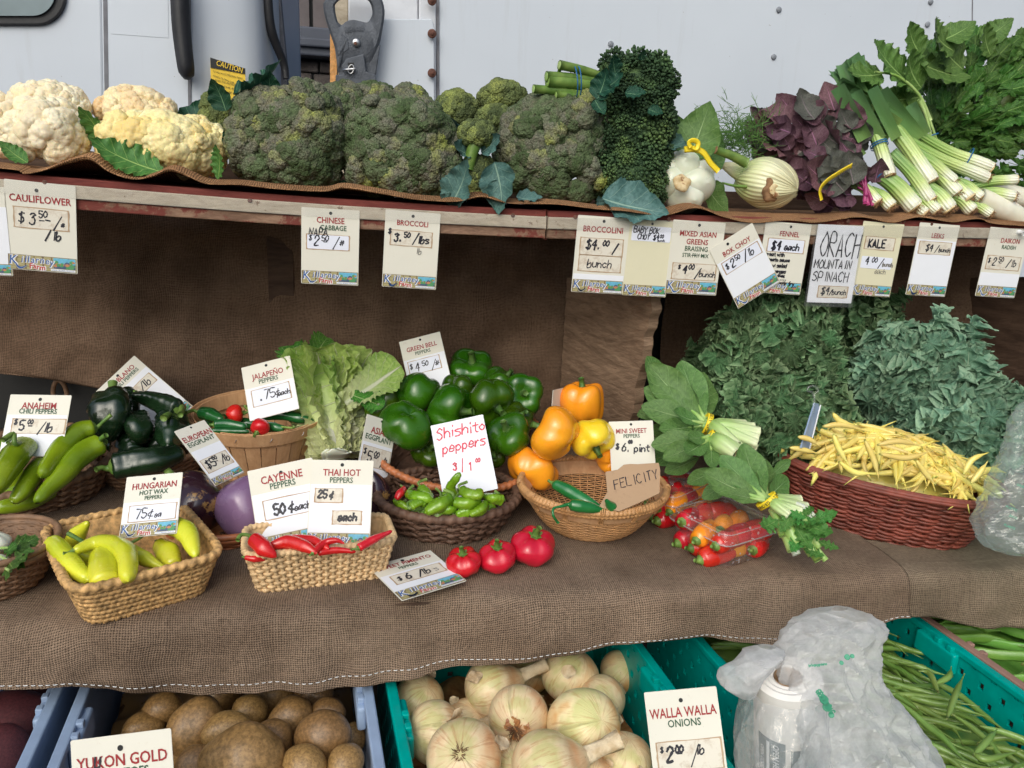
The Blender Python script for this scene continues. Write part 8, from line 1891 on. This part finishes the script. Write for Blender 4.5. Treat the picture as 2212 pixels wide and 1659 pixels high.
for i, (x, y, rx, an, z, w_) in enumerate([
 (525, 1640, 98, 12, .715, 'largest tan potato in front, at the bottom middle of the crate'),
 (425, 1570, 72, 52, .700, 'big tan potato at the left, leaning up to the right'), (492, 1580, 56, 25, .705, 'round tan potato above the largest one'), (585, 1595, 52, -10, .705, 'tan potato right above the largest one'),
 (698, 1590, 66, 15, .710, 'wide tan potato at the right with a scabby end'), (628, 1545, 52, 40, .695, 'tan potato upper right beside the small corner one'), (540, 1537, 44, -20, .69, 'small tan potato in the middle of the back row'),
 (710, 1537, 40, 0, .69, 'small tan potato in the back right corner'), (350, 1530, 46, 10, .685, 'tan potato at the back left in shade'), (655, 1655, 56, 0, .705, 'tan potato cut by the bottom edge, right of the largest'),
 (745, 1650, 50, 60, .70, 'potato at the bottom right corner of the crate'), (425, 1650, 48, 20, .70, 'small potato at the bottom, left of the largest'), (310, 1575, 46, 20, .67, 'shaded potato at the far left of the crate'),
 (470, 1500, 50, 10, .67, 'potato just under the burlap hem, left of middle'), (590, 1500, 48, 0, .67, 'potato just under the burlap hem, middle'), (680, 1500, 46, 0, .67, 'potato just under the burlap hem, right'),
 (380, 1620, 56, 0, .66, 'potato low beside the price card'), (760, 1600, 40, 90, .66, 'potato low against the right crate wall'), (580, 1700, 60, 0, .69, 'potato below the bottom edge of the view'), (450, 1720, 60, 0, .69, 'potato below the price card'), (290, 1640, 54, 0, .66, 'potato hidden behind the large price card')]):
    spud((x, y), rx, z, an, PM[i % 5], w_, GY)
for i, (x, y, r, z) in enumerate(((20, 1560, 90, .67), (-60, 1600, 90, .67), (-20, 1650, 90, .68), (70, 1510, 60, .65), (-100, 1530, 80, .66))):
    spud((x, y), r, z, 30*i, RM[i % 3], ['dark red potato nearest the crate rim at the lower left', 'dark red potato at the left edge of the picture', 'dark red potato at the bottom left corner', 'dark red potato under the hem', 'red potato beyond the left edge'][i], 'red potatoes in the corner crate')
# a layer below the visible ones
def under(K, mat, z, words, cat, sx=.9, amp=.012):
    t_, C, W, L = K; n = 40; V = []
    for i in range(n):
        for j in range(n):
            x, y = (i/(n-1)-.5)*(W-.045), (j/(n-1)-.5)*(L-.045); V.append(V3(C[0], C[1], z)+cs_*x+cn*y)
    V = np.array(V); V[:, 2] += amp*nz(V, 60, 3); mb = MB(); mb.add(V, gridF(n, n), 0, .5); o = mb.build('filling', MT[mat], None, origin=V.mean(0)); tag(o, words, cat, kind='stuff')
under(K2, 'potato', .62, 'shaded potatoes filling the bottom of the blue grey crate', 'potatoes', amp=.02)
under(K3, 'papery', .60, 'loose onion skins at the bottom of the teal crate', 'onion skins')
under(K4, 'gbean', .655, 'packed green beans under the loose ones', 'beans', amp=.006)
under(K5, 'fbean', .690, 'packed flat beans under the loose ones', 'beans', amp=.006)
# onions
def onion(words, p, rpx, z, d, seed, neck=0, roots=True, flat=.86):
    C = at_z(p, z); R = m_(rpx, C); t_ = thing('onion', words, 'onion', C-ZV*R*.8, 'Walla Walla onions in the teal crate'); d = vdir(*d); fr = frame(d)
    nu, nv = 32, 44; t = np.linspace(0, 1, nu)[:, None]; th = np.linspace(0, 2*PI, nv, endpoint=False)[None]
    pol = t*PI; r = R*np.sin(pol)**.85; z_ = R*flat*np.cos(pol)
    if neck:                                    # the far end runs out into a dry neck
        z_ = np.where(t > .80, z_-(t-.80)/.2*R*.35, z_)
    V = np.stack([r*np.cos(th), r*np.sin(th), z_*np.ones_like(th)], -1).reshape(-1, 3); V = V*(1+.025*nz(V/R, 1.8, seed))[:, None]
    mb = MB(); mb.add(orient(V, C, fr), gridF(nu, nv, False, True), 0, np.repeat(t[:, 0], nv), np.tile(th[0]/(2*PI), nu)); mb.build('onion_skin', MT['onion'], t_)
    g = np.random.RandomState(seed)
    if roots:
        mb = MB(); e = C+d*R*flat*.97; n = 70
        for i in range(n):
            a = g.uniform(0, 6.28); q_ = g.uniform(0, .13)*R; b0 = e+fr[:, 0]*math.cos(a)*q_+fr[:, 1]*math.sin(a)*q_; k = unit(d*.8+fr[:, 0]*math.cos(a)*g.uniform(.2, 1.4)+fr[:, 1]*math.sin(a)*g.uniform(.2, 1.4)); l = R*g.uniform(.06, .22 if roots == 1 else .42)
            tubeb(mb, [b0-d*.002, b0+k*l*.5, b0+k*l+V3(*g.uniform(-.3, .3, 3))*l], [.0007, .0006, .0003], 5, 3, caps=False)
        disc(mb, e-d*R*.05, d, R*.15, R*.04, 12); o = mb.build('root_tuft', MT['root'], t_); o['kind'] = 'stuff'
        if roots == 2:
            for k in range(5):
                a = g.uniform(0, 6.28); V, F, u, v = leaf_geo(R*.55, R*.26, nu=12, nv=7, bend=-.5, ruff=(.2, 2), frill=(.15, 6), seed=seed+k); dr = fr[:, 0]*math.cos(a)+fr[:, 1]*math.sin(a); mb = MB(); mb.add(orient(V, e+d*.001, np.stack([np.cross(dr, unit(d+dr*.2)), dr, unit(d+dr*.2)], 1)), F, 0, u, v); mb.build('loose_skin', MT['papery'], t_)
    if neck:
        e = C-d*R*(flat+.25); nd = unit(-d+V3(*g.uniform(-.2, .2, 3))); mb = MB(); tubeb(mb, [e+d*R*.30, e, e+nd*R*neck*.5, e+nd*R*neck], [R*.42, R*.24, R*.19, R*.24], 20, 14, cross=lambda t_, th_: 1+.12*np.sin(th_*6+t_*5)+.08*np.sin(th_*11)); mb.build('neck', MT['onion_neck'], t_)
    for k in range(2):
        a = g.uniform(0, 6.28); dr = unit(fr[:, 0]*math.cos(a)+fr[:, 1]*math.sin(a)+d*g.uniform(-.3, .5)); c = C+dr*R*.99; V, F, u, v = leaf_geo(R*.6, R*.22, nu=10, nv=7, bend=.5, ruff=(.3, 1.5), seed=seed+k+5); y = unit(np.cross(dr, V3(*g.uniform(-1, 1, 3)))); mb = MB(); mb.add(orient(V, c, np.stack([np.cross(y, dr), y, dr], 1)), F, 0, u, v); mb.build('loose_skin', MT['onion_neck'], t_)
    return t_
for a in [('onion with bushy brown root and torn skin, in the middle of the crate', (1120, 1545), 64, .735, (-.1, -.12, 1), 1, 0, 2, .95), ('large onion at the lower left showing a small dark root', (1002, 1640), 82, .735, (-.05, .55, .8), 2, 0, 1), ('large onion on the right with dark stain near its top', (1262, 1568), 80, .735, (.2, .25, .4), 3, .5, 0, .96),
 ('onion at the bottom with a long dry neck pointing right', (1180, 1665), 84, .740, (-1, -.25, .25), 4, 1.0, 0), ('onion at the back right with wrinkled skin', (1232, 1460), 64, .70, (.4, .7, .1), 5, 0, 0), ('greenish onion at the back, its thick neck to the right', (1062, 1490), 66, .70, (-.9, -.3, .3), 6, .9, 0),
 ('pale green onion at the right behind the stained one', (1296, 1515), 58, .69, (.6, -.5, .3), 7, 0, 0), ('onion half hidden at the left behind the lower left one', (940, 1580), 66, .70, (-.7, .1, .3), 8, 1.0, 0), ('shaded onion in the back left corner of the crate', (905, 1510), 54, .68, (.3, .5, .3), 9, .5, 0),
 ('small onion low between the bottom ones', (1110, 1645), 42, .70, (.2, .3, 1), 10, 0, 0), ('onion at the bottom right beside the price card', (1350, 1640), 60, .71, (.1, .8, .2), 11, .6, 0), ('onion cut by the bottom edge with root facing out', (1268, 1690), 60, .70, (.0, .45, .9), 12, 0, 1), ('onion deep in the gap left of the middle one', (1010, 1560), 50, .66, (.3, .4, .3), 13, .8, 0), ('onion at the right wall under the hem', (1340, 1450), 44, .66, (.3, .4, .3), 14, 0, 0), ('onion under the hem in the back middle', (1140, 1450), 50, .655, (.3, .4, .3), 15, .9, 0)]: onion(*a)
# green beans
GM = [bean_me('gbean', L, r, b, s+30) for s, (L, r, b) in enumerate(((.14, .0053, .05), (.155, .0056, .10), (.12, .0052, .16), (.15, .0054, -.04), (.10, .0052, .24), (.145, .0056, .07)))]
FM = [bean_me('fbean', L, .0095, b, s+60, flat=(1, .32)) for s, (L, b) in enumerate(((.18, .05), (.2, .10), (.16, .14), (.19, -.04)))]
def fill(K, z0, dz, xr, yr):
    t_, C, W, L = K
    def f(g, t):
        x, y = g.uniform(*xr), g.uniform(*yr); P = V3(C[0], C[1], z0+dz*t+g.uniform(0, .008))+cs_*x*(W/2-.05)+cn*y*(L/2-.05)
        return P, unit(ZV+V3(*g.uniform(-.15, .15, 3)))
    return f
heap(GM, 230, fill(K4, .662, .040, (-.62, .95), (-.9, 1.0)), 'green_bean', 'slender green bean lying in the right teal crate', 'bean', 'green beans in the teal crate', 5, spread=.45, base_dir=rad(-42), tilt=.10)
heap(FM, 46, fill(K5, .700, .028, (-1, .6), (-.6, 1.0)), 'flat_bean', 'broad flat green bean in the crate at the right edge', 'flat bean', 'flat beans in the pinkish crate', 6, spread=.5, base_dir=rad(-30), tilt=.08)
for i, (pts, w_) in enumerate(((((1555, 870), (1680, 720), (1800, 625)), 'x'),) if False else ((((1680, 930), (1740, 760), (1800, 620)), 'upright green bean with a curled tip in front of the teal wall'), (((1620, 750), (1560, 620), (1480, 600)), 'hooked green bean arching near the bag'), (((1860, 1190), (1960, 1080), (2030, 1000)), 'thick green bean crossing the others at the lower right'), (((1600, 690), (1690, 640), (1710, 570)), 'short green bean pointing up right'), (((1860, 1170), (1960, 1210), (2200, 1150)), 'long green bean lying level at the bottom right'))):
    P = [at_z(q('7', *p), .735) for p in pts]; mb = MB(); V, F, u, w2 = sweep(P, np.array([.3, .85, 1, 1, .9, .3, .15])*.005, 24, 9); mb.add(V, F, 0, u, w2); o = mb.build('green_bean', MT['gbean'], None, origin=P[1]); tag(o, w_, 'bean')
# ---- roll of produce bags with a bag pulled over it
def crease(P, cell, seed):
    """distance to the nearest cell border of scattered points: a net of sharp folds"""
    g = np.random.RandomState(seed); lo, hi = P.min(0)-cell, P.max(0)+cell; n = int(min(900, np.prod((hi-lo)/cell))); C = lo+(hi-lo)*g.rand(n, 3); out = np.zeros(len(P))
    for i in range(0, len(P), 1500):
        D = np.sort(np.linalg.norm(P[i:i+1500, None]-C[None], axis=2), axis=1)[:, :2]; out[i:i+1500] = 1-np.minimum((D[:, 1]-D[:, 0])/cell*2.2, 1.6)
    return out
def baggy():
    Tc = at_d((1702, 1462), 1.06); ax = unit(V3(-.16, -.10, 1)); ln = .20; r = m_(72, Tc); fr = frame(ax)
    t_ = thing('bag_roll', 'white roll of produce bags with grey printed core band standing by the bean crate', 'bag roll', Tc-ax*ln)
    th = np.linspace(0, 2*PI, 48, endpoint=False)
    def rg(rr, h): return Tc+ax*h+np.outer(np.cos(th)*rr, fr[:, 0])+np.outer(np.sin(th)*rr, fr[:, 1])
    L_ = [(r*.42, -.03), (r*.42, 0), (r*.5, .0022), (r*.58, .001), (r*.66, .0028), (r*.75, .0012), (r*.84, .0028), (r*.93, .001), (r, -.001), (r, -ln*.35), (r*.998, -ln*.36), (r, -ln)]
    mb = MB(); mb.add(np.concatenate([rg(a, h) for a, h in L_]), gridF(len(L_), 48, False, True)); mb.build('roll_body', MT['roll'], t_, sharp=35)
    mb = MB(); mb.add(np.concatenate([rg(r*.40, .001), rg(r*.40, -.05), rg(r*.02, -.05)]), gridF(3, 48, False, True)); mb.build('core_tube', MT['cardboard'], t_)
    # printed label on the flank
    f = TOC(Tc); a0 = math.atan2(f@fr[:, 1], f@fr[:, 0]); lf = -1 if (fr[:, 0]*math.cos(a0+.5)+fr[:, 1]*math.sin(a0+.5)-f)@RT > 0 else 1
    def patch(aa, ab_, h0, h1, m, nm, up):
        A = np.linspace(a0+lf*aa, a0+lf*ab_, 10); V = [Tc+ax*h+(fr[:, 0]*math.cos(a)+fr[:, 1]*math.sin(a))*(r+up) for h in (h0, h1) for a in A]; mb = MB(); mb.add(V, gridF(2, 10)); mb.build(nm, MT[m], t_)
    patch(.95, .05, -.075, -.16, 'tube_grey', 'label_print', .0008); patch(-.1, -.8, -.085, -.16, 'tube_grey', 'label_print', .0008); patch(.62, .52, -.08, -.16, 'logo_white', 'label_stripe', .0013); patch(-.35, -.5, -.09, -.16, 'logo_white', 'label_stripe', .0013)
    for tx, aa, h0, hh in (('OPEN HERE', .40, -.080, .0085), ('OPEN GOOD', .82, -.092, .006), ('GRIP', -.18, -.115, .007)):
        a = a0+lf*aa; nn = fr[:, 0]*math.cos(a)+fr[:, 1]*math.sin(a); o = Tc+ax*h0+nn*(r+.002); ex = -ax; ey = np.cross(nn, ex); mb = MB(); printed(mb, tx, 0, 0, hh, o, ex, ey, nn, align='l', up=.0); mb.build('roll_lettering', MT['logo_white'], t_, smooth=False)
    # ---- the loose bag
    bg = thing('plastic_bag', 'crumpled translucent produce bag with green print draped over the white roll', 'plastic bag', Tc-ax*ln*.9)
    def sheet(ctrl, nm, seed, amp, mat='bag', ex=1, n=120, m=100, fold=7):
        """ctrl: rings along the bag: (centre px, depth, half width px, half depth m)"""
        P = np.array([np.append(at_d(c, d), [m_(w, at_d(c, d)), dd]) for c, d, w, dd in ctrl]); C = catmull(P[:, :3], n); R1 = np.interp(np.linspace(0, 1, n), np.linspace(0, 1, len(P)), P[:, 3]); R2 = np.interp(np.linspace(0, 1, n), np.linspace(0, 1, len(P)), P[:, 4])
        t = np.linspace(0, 2*PI, m, endpoint=False); V = []
        g = np.random.RandomState(seed); ph = g.uniform(0, 6, 4)
        for i in range(n):
            f = i/(n-1); k = 1+.06*np.cos(3*t+ph[0]+3*f)+.03*np.cos(fold*t+ph[1]-4*f)
            dirx = RT; diry = -FW
            V.append(C[i]+np.outer(np.cos(t)*R1[i]*k, dirx)+np.outer(np.sin(t)*R2[i]*k, diry))
        V = np.concatenate(V); c0 = V.mean(0); rel = V-c0; D = unit_rows(V-np.repeat(C, m, 0))
        d = amp*(crease(rel*[1, 1, .45], .028, seed)*1.5+crease(rel*[1, 1, .7], .015, seed+1)*.35+nz(rel, 16, seed+2)*.9)
        V = V+D*d[:, None]; mb = MB(); mb.add(V, gridF(n, m, False, True)); return mb.build(nm, MT[mat], bg, smooth=False)
    sheet([((1818, 1316), 1.10, 12, .006), ((1815, 1326), 1.10, 62, .03), ((1805, 1350), 1.09, 96, .04), ((1782, 1400), 1.08, 98, .042), ((1790, 1470), 1.06, 100, .042), ((1840, 1560), 1.04, 120, .05), ((1880, 1660), 1.02, 140, .06), ((1870, 1760), 1.0, 172, .08)], 'bag_drape', 3, .006)
    sheet([((1655, 1398), 1.05, 8, .006), ((1650, 1412), 1.045, 40, .02), ((1612, 1445), 1.04, 42, .024), ((1602, 1480), 1.04, 34, .02), ((1612, 1505), 1.04, 8, .006)], 'bag_puff', 5, .004, n=60, m=60)
    sheet([((1690, 1488), 1.035, 70, .066), ((1688, 1540), 1.03, 82, .070), ((1684, 1610), 1.02, 86, .072), ((1700, 1700), 1.01, 92, .074), ((1705, 1780), 1.0, 94, .075)], 'bag_skirt', 8, .0028, mat='bagthin', fold=5)
    for k, (x0, y0, x1, y1, tx) in enumerate(((725, 572, 900, 552, 'bringmygreens'), (770, 740, 905, 950, 'GREEN BAG'))):
        o = at_d(q('7', x0, y0), .985-.005*k); e = at_d(q('7', x1, y1), .985-.005*k); ex = unit(e-o); nn = TOC(o); nn = unit(nn-ex*(nn@ex)); ey = np.cross(nn, ex)
        mb = MB(); hand(mb, tx, 0, 0, m_(5 if k == 0 else 11, o), m_(1.6 if k == 0 else 3.2, o), o, ex, ey, nn, .1, seed=k); ob = mb.build('bag_print', MT['print_green'], bg, smooth=False)
    for x, y, rr in ((990, 505, 8), (1025, 498, 6), (950, 545, 6), (830, 800, 12), (850, 850, 12), (880, 905, 8)):
        c = at_d(q('7', x, y), .984); mb = MB(); disc(mb, c, TOC(c), m_(rr*.8, c), .0004, 9); mb.build('bag_print', MT['print_green'], bg)
    # bag hanging at the right edge of the shelf
    b2 = thing('plastic_bag', 'green tinted plastic bag at the right edge, beside the willow basket', 'plastic bag', at_z((2190, 1180), ZM))
    P_ = bg
    nonlocal_bg = bg
    def sheet2():
        ctrl = [((2235, 860), 1.36, 10, .01), ((2225, 900), 1.35, 30, .02), ((2225, 980), 1.33, 50, .035), ((2215, 1060), 1.31, 75, .045), ((2200, 1130), 1.29, 85, .05), ((2215, 1185), 1.27, 70, .04), ((2225, 1200), 1.27, 20, .01)]
        P = np.array([np.append(at_d(c, d), [m_(w, at_d(c, d)), dd]) for c, d, w, dd in ctrl]); n, m = 80, 60; C = catmull(P[:, :3], n); t = np.linspace(0, 2*PI, m, endpoint=False)
        R1 = np.interp(np.linspace(0, 1, n), np.linspace(0, 1, len(P)), P[:, 3]); R2 = np.interp(np.linspace(0, 1, n), np.linspace(0, 1, len(P)), P[:, 4])
        V = np.concatenate([C[i]+np.outer(np.cos(t)*R1[i]*(1+.08*np.cos(6*t+i*.05)), RT)+np.outer(np.sin(t)*R2[i], -FW) for i in range(n)]); D = unit_rows(V-np.repeat(C, m, 0)); rel = V-V.mean(0)
        V = V+D*(.005*(crease(rel, .035, 4)*1.3+crease(rel, .016, 5)*.6))[:, None]; mb = MB(); mb.add(V, gridF(n, m, False, True)); mb.build('bag_film', MT['bagg'], b2, smooth=False)
        for k, (x, y, s) in enumerate(((1340, 1240, 30), (1360, 1290, 26), (1330, 1340, 22), (1400, 1120, 26))):
            o = D_('4', x, y, 1.245); nn = TOC(o); ex = unit(RT-UP*.4); ex = unit(ex-nn*(ex@nn)); ey = np.cross(nn, ex); mb = MB(); printed(mb, ['PLASTIC', 'BAGS', 'PLANTS', 'GREEN'][k], 0, 0, m_(5, o), o, ex, ey, nn, align='l'); mb.build('bag_print', MT['print_green'], b2, smooth=False)
    sheet2()
baggy()
